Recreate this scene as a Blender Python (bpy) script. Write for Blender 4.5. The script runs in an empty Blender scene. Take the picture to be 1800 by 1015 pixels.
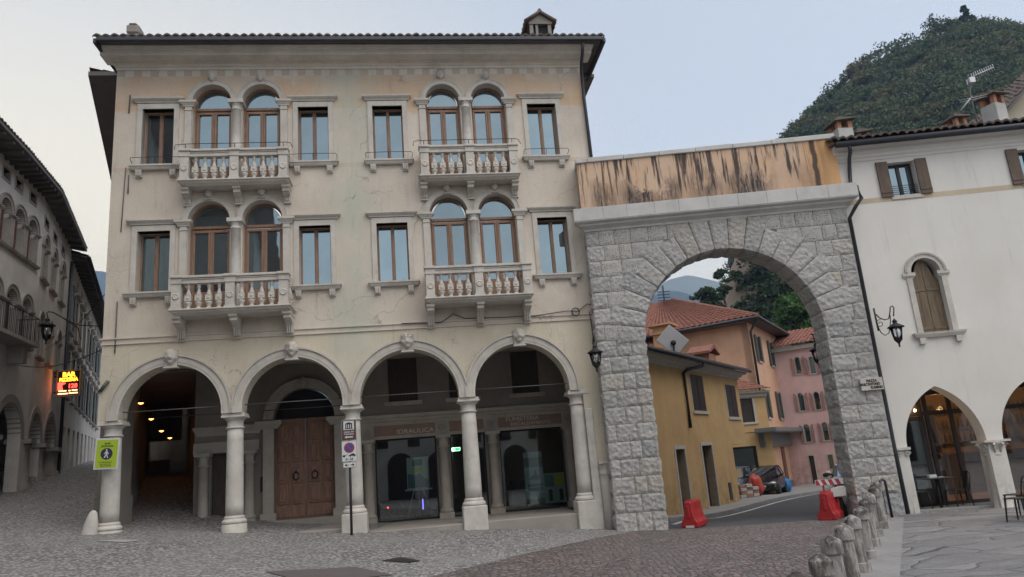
import bpy, bmesh, math, random
import numpy as np
from mathutils import Vector, Matrix, noise as mnoise
from mathutils.geometry import delaunay_2d_cdt
R = math.radians
random.seed(7); rng = np.random.default_rng(7)
sc = bpy.context.scene
COL = sc.collection

# ---------------------------------------------------------------- camera
cam = bpy.data.cameras.new('camera'); co = bpy.data.objects.new('camera', cam); COL.objects.link(co)
PITCH, ROLL, HC = .23863, -.08044, 1.65
fw = Vector((0, math.cos(PITCH), math.sin(PITCH))); up0 = Vector((0, -math.sin(PITCH), math.cos(PITCH))); rt0 = Vector((1, 0, 0))
rt = math.cos(ROLL)*rt0 + math.sin(ROLL)*up0; up = -math.sin(ROLL)*rt0 + math.cos(ROLL)*up0
co.matrix_world = Matrix(((rt.x, up.x, -fw.x, 0), (rt.y, up.y, -fw.y, 0), (rt.z, up.z, -fw.z, HC), (0, 0, 0, 1)))
cam.sensor_width = 36; cam.lens = 1292.9/1800*36; cam.clip_start = .1; cam.clip_end = 20000
sc.camera = co

# ---------------------------------------------------------------- sky, sun, exposure
SUN_EL, SUN_AZ = R(60), R(140)        # azimuth measured to the right of the view direction
w = bpy.data.worlds.new('World'); sc.world = w; w.use_nodes = True
nt = w.node_tree; bg = nt.nodes['Background']
sky = nt.nodes.new('ShaderNodeTexSky'); sky.sky_type = 'NISHITA'; sky.sun_disc = False
sky.sun_elevation = SUN_EL; sky.sun_rotation = SUN_AZ
sky.altitude = 200; sky.air_density = 1.0; sky.dust_density = 1.6; sky.ozone_density = 1.0
bg.inputs[1].default_value = .13
_g = nt.nodes.new('ShaderNodeGamma'); _g.inputs[1].default_value = .6
_h = nt.nodes.new('ShaderNodeHueSaturation'); _h.inputs['Saturation'].default_value = .42
nt.links.new(sky.outputs[0], _g.inputs[0]); nt.links.new(_g.outputs[0], _h.inputs['Color'])
_tc = nt.nodes.new('ShaderNodeTexCoord'); _vm = nt.nodes.new('ShaderNodeVectorMath'); _vm.operation = 'DOT_PRODUCT'
_vm.inputs[1].default_value = Vector((-.6, .78, .12)).normalized(); nt.links.new(_tc.outputs['Generated'], _vm.inputs[0])
_mr = nt.nodes.new('ShaderNodeMapRange'); _mr.interpolation_type = 'SMOOTHSTEP'; _mr.inputs[1].default_value = .62; _mr.inputs[2].default_value = 1
nt.links.new(_vm.outputs['Value'], _mr.inputs[0])
_mx = nt.nodes.new('ShaderNodeMix'); _mx.data_type = 'RGBA'; _mx.blend_type = 'MIX'
_sx = nt.nodes.new('ShaderNodeSeparateXYZ'); nt.links.new(_tc.outputs['Generated'], _sx.inputs[0])
def _map(s, a, b, c, d):
    m = nt.nodes.new('ShaderNodeMapRange'); m.interpolation_type = 'SMOOTHSTEP'; nt.links.new(s, m.inputs[0])
    for i, v in enumerate((a, b, c, d)): m.inputs[1+i].default_value = v
    return m.outputs[0]
def _op(o, a, b):
    m = nt.nodes.new('ShaderNodeMath'); m.operation = o; nt.links.new(a, m.inputs[0]); nt.links.new(b, m.inputs[1]) if hasattr(b, 'is_linked') else setattr(m.inputs[1], 'default_value', b); return m.outputs[0]
_low = _op('MULTIPLY', _map(_sx.outputs[2], .12, .42, .85, 0), _map(_sx.outputs[1], .0, .6, 0, 1))
_f = _op('MULTIPLY', _op('MAXIMUM', _op('MULTIPLY', _mr.outputs[0], _map(_sx.outputs[2], .2, .7, 1, .25)), _low), .88); nt.links.new(_f, _mx.inputs[0])
nt.links.new(_h.outputs[0], _mx.inputs[6]); _mx.inputs[7].default_value = (3.35, 2.9, 2.0, 1)      # afterglow low on the left
nt.links.new(_mx.outputs[2], bg.inputs[0])
sun = bpy.data.lights.new('sun', 'SUN'); so = bpy.data.objects.new('sun', sun); COL.objects.link(so)
sun.energy = .5; sun.angle = R(60); sun.color = (1, .92, .82)   # pale dusk light, almost no shadow edge
sd = Vector((math.sin(SUN_AZ)*math.cos(SUN_EL), math.cos(SUN_AZ)*math.cos(SUN_EL), math.sin(SUN_EL)))
so.rotation_euler = sd.to_track_quat('Z', 'Y').to_euler()
vs = sc.view_settings; vs.view_transform = 'Standard'; vs.look = 'None'; vs.gamma = 1; vs.exposure = 1.75

# ---------------------------------------------------------------- node helpers and materials
class NT:
    def __init__(s, name):
        s.m = bpy.data.materials.new(name); s.m.use_nodes = True; s.t = s.m.node_tree; s.b = s.t.nodes['Principled BSDF']; s._c = None
    def n(s, typ, **k):
        o = s.t.nodes.new('ShaderNode'+typ)
        for a, v in k.items(): setattr(o, a, v)
        return o
    def l(s, a, b): s.t.links.new(a, b)
    def set(s, sock, v):
        if hasattr(v, 'is_linked'): s.l(v, sock)
        elif isinstance(v, (tuple, list)) and len(v) == 3 and sock.type == 'RGBA': sock.default_value = (*v, 1)
        else: sock.default_value = v
    def co(s, scale=(1, 1, 1), loc=(0, 0, 0), kind='Object'):
        if s._c is None: s._c = s.n('TexCoord')
        mp = s.n('Mapping'); mp.inputs[3].default_value = scale; mp.inputs[1].default_value = loc
        s.l(s._c.outputs[kind], mp.inputs[0]); return mp.outputs[0]
    def xyz(s):
        if s._c is None: s._c = s.n('TexCoord')
        x = s.n('SeparateXYZ'); s.l(s._c.outputs['Object'], x.inputs[0]); return x.outputs
    def noise(s, scale=5, det=4, rough=.55, sc=(1, 1, 1), loc=(0, 0, 0), dist=0, out=0):
        o = s.n('TexNoise'); s.l(s.co(sc, loc), o.inputs['Vector'])
        o.inputs['Scale'].default_value = scale; o.inputs['Detail'].default_value = det; o.inputs['Roughness'].default_value = rough; o.inputs['Distortion'].default_value = dist
        return o.outputs[out]
    def voro(s, scale, feature='F1', sc=(1, 1, 1), rnd=1, out='Distance'):
        o = s.n('TexVoronoi', feature=feature); s.l(s.co(sc), o.inputs['Vector']); o.inputs['Scale'].default_value = scale; o.inputs['Randomness'].default_value = rnd
        return o.outputs[out]
    def ramp(s, f, lo, hi, a=0., b=1.):
        o = s.n('MapRange'); s.set(o.inputs[0], f); o.inputs[1].default_value = lo; o.inputs[2].default_value = hi; o.inputs[3].default_value = a; o.inputs[4].default_value = b
        return o.outputs[0]
    def mix(s, f, a, b, mode='MIX'):
        o = s.n('Mix', data_type='RGBA', blend_type=mode); s.set(o.inputs[0], f); s.set(o.inputs[6], a); s.set(o.inputs[7], b); return o.outputs[2]
    def math(s, op, a, b=0.):
        o = s.n('Math', operation=op); s.set(o.inputs[0], a); s.set(o.inputs[1], b); return o.outputs[0]
    def bump(s, h, st=.3, d=.02):
        o = s.n('Bump'); o.inputs[0].default_value = st; o.inputs[1].default_value = d; s.l(h, o.inputs['Height']); s.l(o.outputs[0], s.b.inputs['Normal'])
    def fin(s, col=None, rough=.85, metal=0, spec=None):
        if col is not None: s.set(s.b.inputs['Base Color'], col)
        s.set(s.b.inputs['Roughness'], rough); s.b.inputs['Metallic'].default_value = metal
        if spec is not None: s.b.inputs['Specular IOR Level'].default_value = spec
        return s.m
def mulc(c, k): return tuple(min(1, x*k) for x in c)

def m_plain(name, c, rough=.6, metal=0, var=.15, bump=.0):
    t = NT(name); f = t.noise(3, 5, .6)
    col = t.mix(f, mulc(c, 1-var), mulc(c, 1+var))
    if bump: t.bump(t.noise(40, 4), bump, .01)
    return t.fin(col, rough, metal)
def m_plaster(name, c, dark=.8, stain=.35, scol=None, bump=.15):
    t = NT(name); scol = scol or mulc(c, .55)
    f = t.ramp(t.noise(.9, 7, .62), .32, .68)
    col = t.mix(f, mulc(c, dark), mulc(c, 1.06))
    f2 = t.ramp(t.noise(6, 6, .7, sc=(1, 1, .35)), .52, .8, 0, stain)
    col = t.mix(f2, col, scol)
    col = t.mix(t.ramp(t.noise(38, 3, .7), .35, .75, 0, .25), col, mulc(c, .75))
    t.bump(t.noise(25, 6, .65), bump, .02)
    return t.fin(col, .9, spec=.25)
def m_stone(name, c, dirt=.45, scale=6, bump=.3, warm=None):
    t = NT(name); dk = mulc(c, .5)
    col = t.mix(t.ramp(t.noise(scale*.35, 5, .6), .3, .7), mulc(c, .84), mulc(c, 1.08))
    if warm: col = t.mix(t.ramp(t.noise(scale*.18, 3), .5, .7, 0, .6), col, warm)
    col = t.mix(t.ramp(t.noise(scale, 7, .72, sc=(1, 1, .6)), .5, .78, 0, dirt), col, dk)
    t.bump(t.noise(scale*5, 6, .7), bump, .015)
    return t.fin(col, .82, spec=.3)
def m_emit(name, c, st):
    t = NT(name); t.b.inputs['Emission Color'].default_value = (*c, 1); t.b.inputs['Emission Strength'].default_value = st
    return t.fin(c, .5)
def m_glass(name, tint=(.9, .95, 1), refl=.12, dark=0.0):
    t = NT(name); tr = t.n('BsdfTransparent'); tr.inputs[0].default_value = (*tint, 1)
    gl = t.n('BsdfGlossy'); gl.inputs['Roughness'].default_value = .01; gl.inputs[0].default_value = (1, 1, 1, 1)
    lw = t.n('LayerWeight'); lw.inputs[0].default_value = .35
    f = t.ramp(lw.outputs['Fresnel'], 0, 1, refl, 1)
    mx = t.n('MixShader'); t.l(f, mx.inputs[0]); t.l(tr.outputs[0], mx.inputs[1]); t.l(gl.outputs[0], mx.inputs[2])
    t.l(mx.outputs[0], t.t.nodes['Material Output'].inputs[0]); return t.m
def m_mirrorpane(name, refl=.25, tint=(.66, .88, .96), base=(.012, .014, .016)):
    t = NT(name); gl = t.n('BsdfGlossy'); gl.inputs['Roughness'].default_value = .015; gl.inputs[0].default_value = (*tint, 1)
    bmp = t.n('Bump'); bmp.inputs[0].default_value = .06; bmp.inputs[1].default_value = .02; t.l(t.noise(1.6, 2), bmp.inputs['Height']); t.l(bmp.outputs[0], gl.inputs['Normal'])
    lw = t.n('LayerWeight'); lw.inputs[0].default_value = .3
    oi = t.n('ObjectInfo'); f = t.ramp(lw.outputs['Fresnel'], 0, 1, refl, 1); f = t.math('MULTIPLY', f, t.ramp(oi.outputs['Random'], 0, 1, .72, 1.12)); f = t.math('MULTIPLY', f, t.ramp(t.noise(1.1, 4, .6), .3, .7, .88, 1.08))
    t.fin(base, .3)
    mx = t.n('MixShader'); t.l(f, mx.inputs[0]); t.l(t.b.outputs[0], mx.inputs[1]); t.l(gl.outputs[0], mx.inputs[2])
    t.l(mx.outputs[0], t.t.nodes['Material Output'].inputs[0]); return t.m
def m_wood(name, c, rough=.55, sc=(8, 8, .8)):
    t = NT(name); f = t.noise(4, 6, .65, sc=sc, dist=.6)
    col = t.mix(t.ramp(f, .3, .7), mulc(c, .55), mulc(c, 1.25)); t.bump(f, .25, .01)
    return t.fin(col, rough)
def m_tile(name, c1, c2, c3):
    t = NT(name); col = t.mix(t.ramp(t.noise(2.2, 4, .7), .3, .7), c1, c2)
    col = t.mix(t.ramp(t.noise(7, 5, .7), .5, .72), col, c3); t.bump(t.noise(30, 4), .3, .02)
    return t.fin(col, .9)

M = {}
def mk_facade():
    t = NT('palazzo_plaster'); x, y, z = t.xyz()
    base = t.mix(t.ramp(t.noise(.55, 7, .62), .33, .67), (.49, .43, .365), (.62, .555, .475))
    low = t.mix(t.ramp(t.noise(.6, 6, .6), .3, .7), (.50, .445, .345), (.60, .545, .435))
    col = t.mix(t.ramp(z, 5.15, 5.25), low, base)
    # older pinkish render left in a ragged band under the cornice, and the thin painted band at sill level
    wob = t.math('ADD', z, t.ramp(t.noise(1.1, 5, .7), .3, .7, -.25, .25))
    up = t.math('MULTIPLY', t.ramp(wob, 11.22, 11.34), t.ramp(wob, 12.3, 12.1))
    col = t.mix(t.math('MULTIPLY', up, t.ramp(t.noise(.5, 4, .6, loc=(4, 0, 0)), .36, .56, .15, .8)), col, (.56, .40, .27))
    sharp = t.math('MULTIPLY', t.ramp(z, 11.26, 11.28), t.ramp(z, 11.54, 11.52))
    col = t.mix(t.math('MULTIPLY', sharp, .55), col, (.52, .37, .245))
    b2 = t.math('MULTIPLY', t.ramp(z, 9.58, 9.6), t.ramp(z, 9.72, 9.7))
    col = t.mix(t.math('MULTIPLY', b2, .5), col, (.50, .37, .27))
    # painted false dentils right under the cornice
    fr = t.math('FRACT', t.math('MULTIPLY', x, 2.42)); chk = t.math('GREATER_THAN', fr, .5)
    dent = t.math('MULTIPLY', t.ramp(z, 12.24, 12.25), t.ramp(t.noise(2.2, 3), .3, .45, .4, 1))
    col = t.mix(t.math('MULTIPLY', dent, .75), col, t.mix(chk, (.45, .38, .32), (.62, .585, .53)))
    # greenish wash running down the middle of the front and grey streaks
    mid = t.math('MULTIPLY', t.ramp(x, 4.9, 5.9), t.ramp(x, 6.9, 6.0))
    mid = t.math('MULTIPLY', mid, t.ramp(t.noise(1.0, 5, .65), .35, .6, .1, .75))
    col = t.mix(mid, col, (.44, .46, .385))
    col = t.mix(t.ramp(t.noise(3.2, 6, .72, sc=(1.6, 1.6, .28)), .52, .8, 0, .42), col, (.33, .30, .25))
    col = t.mix(t.ramp(t.noise(14, 5, .75), .58, .8, 0, .35), col, (.36, .33, .27))
    col = t.mix(t.math('MULTIPLY', t.ramp(z, 2.2, .2), t.ramp(t.noise(2.5, 5, .7), .35, .65)), col, (.30, .28, .25))
    # runs of dirt from the cornice and sills, hairline cracks, worn patches
    run = t.ramp(t.noise(5.5, 5, .75, sc=(1, 1, .07)), .56, .70); run = t.math('MULTIPLY', run, t.ramp(t.noise(.9, 3, .6, loc=(2, 2, 9)), .42, .62)); col = t.mix(t.math('MULTIPLY', run, .55), col, (.27, .245, .21))
    wv = t.n('TexVoronoi', feature='DISTANCE_TO_EDGE'); ww = t.n('VectorMath', operation='MULTIPLY_ADD'); nn = t.n('TexNoise'); nn.inputs['Scale'].default_value = 1.7; nn.inputs['Detail'].default_value = 6; c0 = t.co(); t.l(c0, nn.inputs[0]); t.l(nn.outputs['Color'], ww.inputs[0]); ww.inputs[1].default_value = (.9, .9, .9); t.l(c0, ww.inputs[2]); t.l(ww.outputs[0], wv.inputs['Vector']); wv.inputs['Scale'].default_value = .55
    crk = t.math('MULTIPLY', t.ramp(wv.outputs['Distance'], .006, .002), t.ramp(t.noise(.8, 3, loc=(1, 8, 3)), .48, .6)); col = t.mix(t.math('MULTIPLY', crk, .6), col, (.2, .18, .155))
    pt = t.ramp(t.noise(1.9, 8, .8, loc=(11, 0, 2)), .60, .64, 0, .4); col = t.mix(pt, col, (.66, .62, .55)); pt = t.ramp(t.noise(2.4, 8, .8, loc=(3, 7, 12)), .61, .65, 0, .4); col = t.mix(pt, col, (.36, .325, .27))
    t.bump(t.noise(18, 7, .7), .3, .03)
    return t.fin(col, .92, spec=.2)
M['facade'] = mk_facade()
M['cornice'] = m_stone('brightened_cornice', (.64, .595, .53), .4, 5, .2)  # stone colour lightened to offset the shade under the eave
M['trim'] = m_stone('weathered_limestone', (.52, .485, .435), .6, 5, .25)
M['column'] = m_stone('column_stone', (.55, .52, .475), .55, 7, .4)
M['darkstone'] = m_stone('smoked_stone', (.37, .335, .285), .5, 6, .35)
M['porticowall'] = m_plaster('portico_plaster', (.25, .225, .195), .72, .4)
M['frieze'] = m_plain('frieze_paint', (.23, .155, .12), .9, var=.3)
M['letter'] = m_plain('worn_letter_paint', (.50, .46, .40), .9, var=.35)
M['oak'] = m_wood('varnished_window_wood', (.27, .155, .10), .5)
M['door'] = m_wood('old_door_wood', (.25, .14, .10), .75)
M['doordark'] = m_wood('dark_door_wood', (.06, .04, .035), .7)
M['pane'] = m_mirrorpane('sky_reflecting_pane')
M['shopglass'] = m_glass('shop_glass', (.80, .86, .86), .06)
M['clear'] = m_glass('clear_glass', (.92, .94, .95), .06)
M['iron'] = m_plain('black_iron', (.018, .018, .02), .55, .3)
M['wire'] = m_plain('steel_wire', (.10, .10, .10), .6, .4)
M['gutter'] = m_plain('dark_gutter_metal', (.04, .042, .05), .5, .3)
M['soffit'] = m_plain('eave_boards', (.115, .105, .10), .9, var=.3)
M['tilegrey'] = m_tile('weathered_backlit_tile', (.085, .068, .06), (.15, .115, .095), (.05, .048, .046))  # weathered tile, its tones darkened to stand for backlit eave edges
M['tilered'] = m_tile('red_roof_tile', (.21, .078, .055), (.29, .13, .09), (.10, .05, .042))
M['black'] = m_plain('dark_interior', (.012, .012, .014), .9)
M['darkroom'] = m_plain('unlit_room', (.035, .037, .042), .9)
M['asphalt_'] = None

# ---------------------------------------------------------------- mesh helpers
class MB:
    def __init__(s): s.v = []; s.f = []; s.mi = []; s.cur = 0; s.sm = []
    def add(s, vs, fs, smooth=False):
        n = len(s.v); s.v += [tuple(v) for v in vs]
        for f in fs: s.f.append(tuple(i+n for i in f)); s.mi.append(s.cur); s.sm.append(smooth)
    def box(s, x0, x1, y0, y1, z0, z1):
        s.add([(x, y, z) for x in (x0, x1) for y in (y0, y1) for z in (z0, z1)],
              [(0, 1, 3, 2), (4, 6, 7, 5), (0, 4, 5, 1), (2, 3, 7, 6), (0, 2, 6, 4), (1, 5, 7, 3)]); return s
    def ext(s, pts, y0, y1, smooth=False):              # polygon in (x,z) pushed from y0 to y1
        n = len(pts); s.add([(x, y0, z) for x, z in pts]+[(x, y1, z) for x, z in pts], [])
        b = len(s.v)-2*n
        fs = [tuple(range(b, b+n)), tuple(range(b+2*n-1, b+n-1, -1))]
        for f in fs: s.f.append(f); s.mi.append(s.cur); s.sm.append(False)
        for i in range(n):
            j = (i+1) % n; s.f.append((b+i, b+n+i, b+n+j, b+j)); s.mi.append(s.cur); s.sm.append(smooth)
        return s
    def lathe(s, prof, cx=0, cy=0, n=20, a0=0, a1=2*math.pi, sq=1):   # prof: (r,z)
        full = abs(a1-a0-2*math.pi) < 1e-6; k = n if full else n+1; vs = []
        for r, z in prof:
            for i in range(k):
                a = a0+(a1-a0)*i/n; vs.append((cx+r*math.cos(a), cy+r*math.sin(a)*sq, z))
        fs = []
        for p in range(len(prof)-1):
            for i in range(n):
                j = (i+1) % k; fs.append((p*k+i, p*k+j, (p+1)*k+j, (p+1)*k+i))
        s.add(vs, fs, True)
        if full:
            b = len(s.v)-len(vs); s.f += [tuple(range(b+k-1, b-1, -1)), tuple(range(b+(len(prof)-1)*k, b+len(prof)*k))]; s.mi += [s.cur]*2; s.sm += [False]*2
        return s
    def tube(s, path, r, n=6, closed=False):
        P = [Vector(p) for p in path]; vs = []; m = len(P); prev = None
        for i in range(m):
            d = (P[(i+1) % m if closed else min(i+1, m-1)]-P[i-1 if closed else max(i-1, 0)]).normalized()
            u = d.cross(Vector((0, 0, 1)));
            if u.length < .05: u = d.cross(Vector((0, 1, 0)))
            u.normalize()
            if prev is not None and u.dot(prev) < 0 and abs(u.dot(prev)) > .5: u = -u
            prev = u; v = d.cross(u); rr = r[i] if isinstance(r, (list, tuple)) else r
            for k in range(n):
                a = 2*math.pi*k/n; vs.append(P[i]+u*rr*math.cos(a)+v*rr*math.sin(a))
        fs = []
        for i in range(m if closed else m-1):
            for k in range(n):
                j = (i+1) % m; fs.append((i*n+k, i*n+(k+1) % n, j*n+(k+1) % n, j*n+k))
        if not closed: fs += [tuple(range(n-1, -1, -1)), tuple(range((m-1)*n, m*n))]
        s.add(vs, fs, True); return s
    def band(s, cx, zs, r0, r1, y0, y1, n=24, a0=0, a1=math.pi, legs=0, kz=1.):  # arch ring in (x,z)
        A = [a0+(a1-a0)*i/n for i in range(n+1)]
        o = [(cx+r1*math.cos(a), zs+r1*math.sin(a)*kz) for a in A]; q = [(cx+r0*math.cos(a), zs+r0*math.sin(a)*kz) for a in A]
        if legs: o = [(o[0][0], zs-legs)]+o+[(o[-1][0], zs-legs)]; q = [(q[0][0], zs-legs)]+q+[(q[-1][0], zs-legs)]
        for i in range(len(o)-1): s.ext([q[i], o[i], o[i+1], q[i+1]], y0, y1)
        return s
    def mold(s, prof, x0, x1, ret=True, y=0, rs=1.):       # prof: (out,z) from bottom to top; mitred returns at both ends
        vs = []; n = len(prof)
        for o, z in prof:
            e = o*rs if ret else 0
            vs += [(x0-e, y, z), (x0-e, y-o, z), (x1+e, y-o, z), (x1+e, y, z)]
        fs = []
        for i in range(n-1):
            for k in range(3): fs.append((4*i+k, 4*i+k+1, 4*i+k+5, 4*i+k+4))
        fs += [(3, 2, 1, 0), tuple(4*(n-1)+k for k in range(4))]
        s.add(vs, fs); return s
    def sphere(s, c, r, n=10, m=7, sc=(1, 1, 1)):
        vs = [(c[0]+r*sc[0]*math.sin(math.pi*j/m)*math.cos(2*math.pi*i/n), c[1]+r*sc[1]*math.sin(math.pi*j/m)*math.sin(2*math.pi*i/n), c[2]+r*sc[2]*math.cos(math.pi*j/m)) for j in range(m+1) for i in range(n)]
        s.add(vs, [(j*n+i, j*n+(i+1) % n, (j+1)*n+(i+1) % n, (j+1)*n+i) for j in range(m) for i in range(n)], True); return s
    def tf(s, mat, start=0):
        for i in range(start, len(s.v)): s.v[i] = tuple(mat @ Vector(s.v[i]))
        return s
    def build(s, name, mat, parent=None, bevel=0, fix=True):
        me = bpy.data.meshes.new(name); me.from_pydata(s.v, [], s.f)
        for m in (mat if isinstance(mat, (list, tuple)) else [mat]): me.materials.append(m)
        me.polygons.foreach_set('material_index', s.mi); me.polygons.foreach_set('use_smooth', s.sm)
        if fix:
            b = bmesh.new(); b.from_mesh(me); bmesh.ops.recalc_face_normals(b, faces=b.faces); b.to_mesh(me); b.free()
        me.update(); o = bpy.data.objects.new(name, me); COL.objects.link(o)
        if parent: o.parent = parent
        if bevel:
            md = o.modifiers.new('bevel', 'BEVEL'); md.width = bevel; md.segments = 1; md.limit_method = 'ANGLE'; md.angle_limit = R(40)
        return o
def tag(o, label, cat, group=None, kind=None):
    if label: o['label'] = label
    if cat: o['category'] = cat
    if group: o['group'] = group
    if kind: o['kind'] = kind
    return o
def root(name, loc, yaw, label, cat, group=None):
    o = bpy.data.objects.new(name, None); COL.objects.link(o); o.location = loc; o.rotation_euler = (0, 0, yaw); o.empty_display_size = .2
    return tag(o, label, cat, group)
def struct(o): o['kind'] = 'structure'; return o
def dup(o, parent=None):
    c = o.copy(); COL.objects.link(c)
    if parent: c.parent = parent
    for ch in list(o.children): dup(ch, c)
    return c
def inpoly(x, y, P):
    c = False; j = len(P)-1
    for i in range(len(P)):
        if (P[i][1] > y) != (P[j][1] > y) and x < (P[j][0]-P[i][0])*(y-P[i][1])/(P[j][1]-P[i][1])+P[i][0]: c = not c
        j = i
    return c
def arch_pts(cx, zs, r, n=20, kz=1., a0=0, a1=math.pi): return [(cx+r*math.cos(a0+(a1-a0)*i/n), zs+r*kz*math.sin(a0+(a1-a0)*i/n)) for i in range(n+1)]
def rect(x0, x1, z0, z1): return [(x0, z0), (x1, z0), (x1, z1), (x0, z1)]
def arched(cx, z0, zs, r, kz=1., n=20): return [(cx-r, z0), (cx+r, z0)]+arch_pts(cx, zs, r, n, kz)
def wall(mb, outline, holes, y0, y1, back=True):      # flat wall in (x,z) with openings; front at y0, reveals to y1
    pts = []; edges = []
    for L in [outline]+holes:
        b = len(pts); pts += [Vector(p) for p in L]; edges += [(b+i, b+(i+1) % len(L)) for i in range(len(L))]
    V, E, F, *_ = delaunay_2d_cdt(pts, edges, [], 0, 1e-5)
    keep = []
    for f in F:
        cx = sum(V[i].x for i in f)/len(f); cz = sum(V[i].y for i in f)/len(f)
        if inpoly(cx, cz, outline) and not any(inpoly(cx, cz, h) for h in holes): keep.append(tuple(f))
    mb.add([(v.x, y0, v.y) for v in V], keep)
    if back: mb.add([(v.x, y1, v.y) for v in V], [k[::-1] for k in keep])
    for L in [outline]+holes:
        n = len(L); mb.add([(x, y0, z) for x, z in L]+[(x, y1, z) for x, z in L], [(i, (i+1) % n, n+(i+1) % n, n+i) for i in range(n)])
    return mb
def text(name, body, size, mat, parent, loc, rot=(math.pi/2, 0, 0), ext=.002, align='CENTER', sx=1., bold=0, label=None):
    c = bpy.data.curves.new(name, 'FONT'); c.body = body; c.size = size; c.extrude = ext; c.align_x = align; c.align_y = 'CENTER'; c.offset = bold; c.resolution_u = 2
    o = bpy.data.objects.new(name+'_curve', c); COL.objects.link(o); bpy.context.view_layer.update()
    me = bpy.data.meshes.new_from_object(o); COL.objects.unlink(o); bpy.data.objects.remove(o); bpy.data.curves.remove(c)
    me.materials.clear(); me.materials.append(mat); me.name = name
    o = bpy.data.objects.new(name, me); COL.objects.link(o); o.parent = parent; o.location = loc; o.rotation_euler = rot; o.scale = (sx, 1, 1)
    return o
def tile_roof(mb, a, b, c, d, tw=.2, rows=None, amp=.05):   # a,b: eave ends; d,c: the ridge above a,b. half-round tiles in courses
    a, b, c, d = map(Vector, (a, b, c, d)); L = max((b-a).length, (c-d).length); H = ((d-a).length+(c-b).length)/2
    nrm = (b-a).cross(d-a).normalized()
    if nrm.z < 0: nrm = -nrm
    nt_ = max(2, int(L/tw)); rows = rows or max(2, int(H/.35)); per = 4; nx = nt_*per
    vs = []; fs = []
    for r in range(rows):
        vs = []; fs = []
        for e in (0, 1):
            v = r/rows if e == 0 else min(1, (r+1.12)/rows)
            for i in range(nx+1):
                h = amp*abs(math.sin(math.pi*(i % per)/per)) + (.03 if e == 0 else 0)
                p = a.lerp(b, i/nx).lerp(d.lerp(c, i/nx), v)
                vs.append(p+nrm*(h+mnoise.noise(Vector((i//per*1.7, r*2.3, L)))*.02))
        vs += [vs[i]-nrm*.05 for i in range(nx+1)]
        for i in range(nx): fs += [(i, i+1, nx+2+i, nx+1+i), (i, i+1, 2*nx+3+i, 2*nx+2+i)]
        mb.add(vs, fs)
    return mb

# ---------------------------------------------------------------- ground: one sheet cut into its pavings
GC = np.array([(-9.7, 17, .95), (-6.8, 17.35, .73), (-4.1, 17.75, .48), (-1.3, 18.1, .32), (1.3, 18.5, .10), (2, 18.1, .03), (6.5, 17.9, -.05), (8.7, 17.9, -.09),
  (14, 17.2, -.12), (5, 12, -.2), (2, 6.5, -.2), (9, 12, -.2), (14, 12, -.18), (0, 0, 0), (6, 2, -.15), (-6, 4, .2), (-12, 6, .6), (-6, 11, .4), (-1, 12.5, .12), (-13, 14, 1.15),
  (-16.9, 25, 2.15), (-17.2, 26.1, 2.36), (-18, 28, 2.6), (-19.4, 31.4, 2.92), (-28, 50, 4.2), (-14.4, 27, 2.3), (-18, 35, 3.05), (-24.7, 49, 4.1), (-9.5, 25, 1.9), (-6, 22, .7), (-1, 21, .3), (-2, 25, .3),
  (3.5, 20, -.1), (4.6, 26, -.45), (7.2, 20, -.1), (9.1, 33, -.6), (14, 44, -.98), (17, 49, -.9), (24, 55, -.9), (10, 24, -.4), (16, 36, -.75), (0, 40, .4), (0, -15, 0), (-20, -10, .7), (20, -10, -.2), (30, 15, -.2), (30, 40, -.7), (-35, 60, 4.8), (-40, 30, 3.5), (0, 65, .5), (35, 70, -.8)], float)
def _k(d2): return np.where(d2 > 1e-9, .5*d2*np.log(np.maximum(d2, 1e-9)), 0)
_n = len(GC); _A = np.zeros((_n+3, _n+3)); _d = ((GC[:, None, :2]-GC[None, :, :2])**2).sum(-1)
_A[:_n, :_n] = _k(_d)+np.eye(_n)*2.; _A[:_n, _n] = 1; _A[:_n, _n+1:] = GC[:, :2]; _A[_n:, :_n] = _A[:_n, _n:].T
_w = np.linalg.solve(_A, np.concatenate([GC[:, 2], [0, 0, 0]]))
def gz(x, y):
    x = max(-60, min(60, x)); y = max(-25, min(85, y))
    d2 = (GC[:, 0]-x)**2+(GC[:, 1]-y)**2
    return float(_k(d2) @ _w[:_n]+_w[_n]+_w[_n+1]*x+_w[_n+2]*y)

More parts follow.
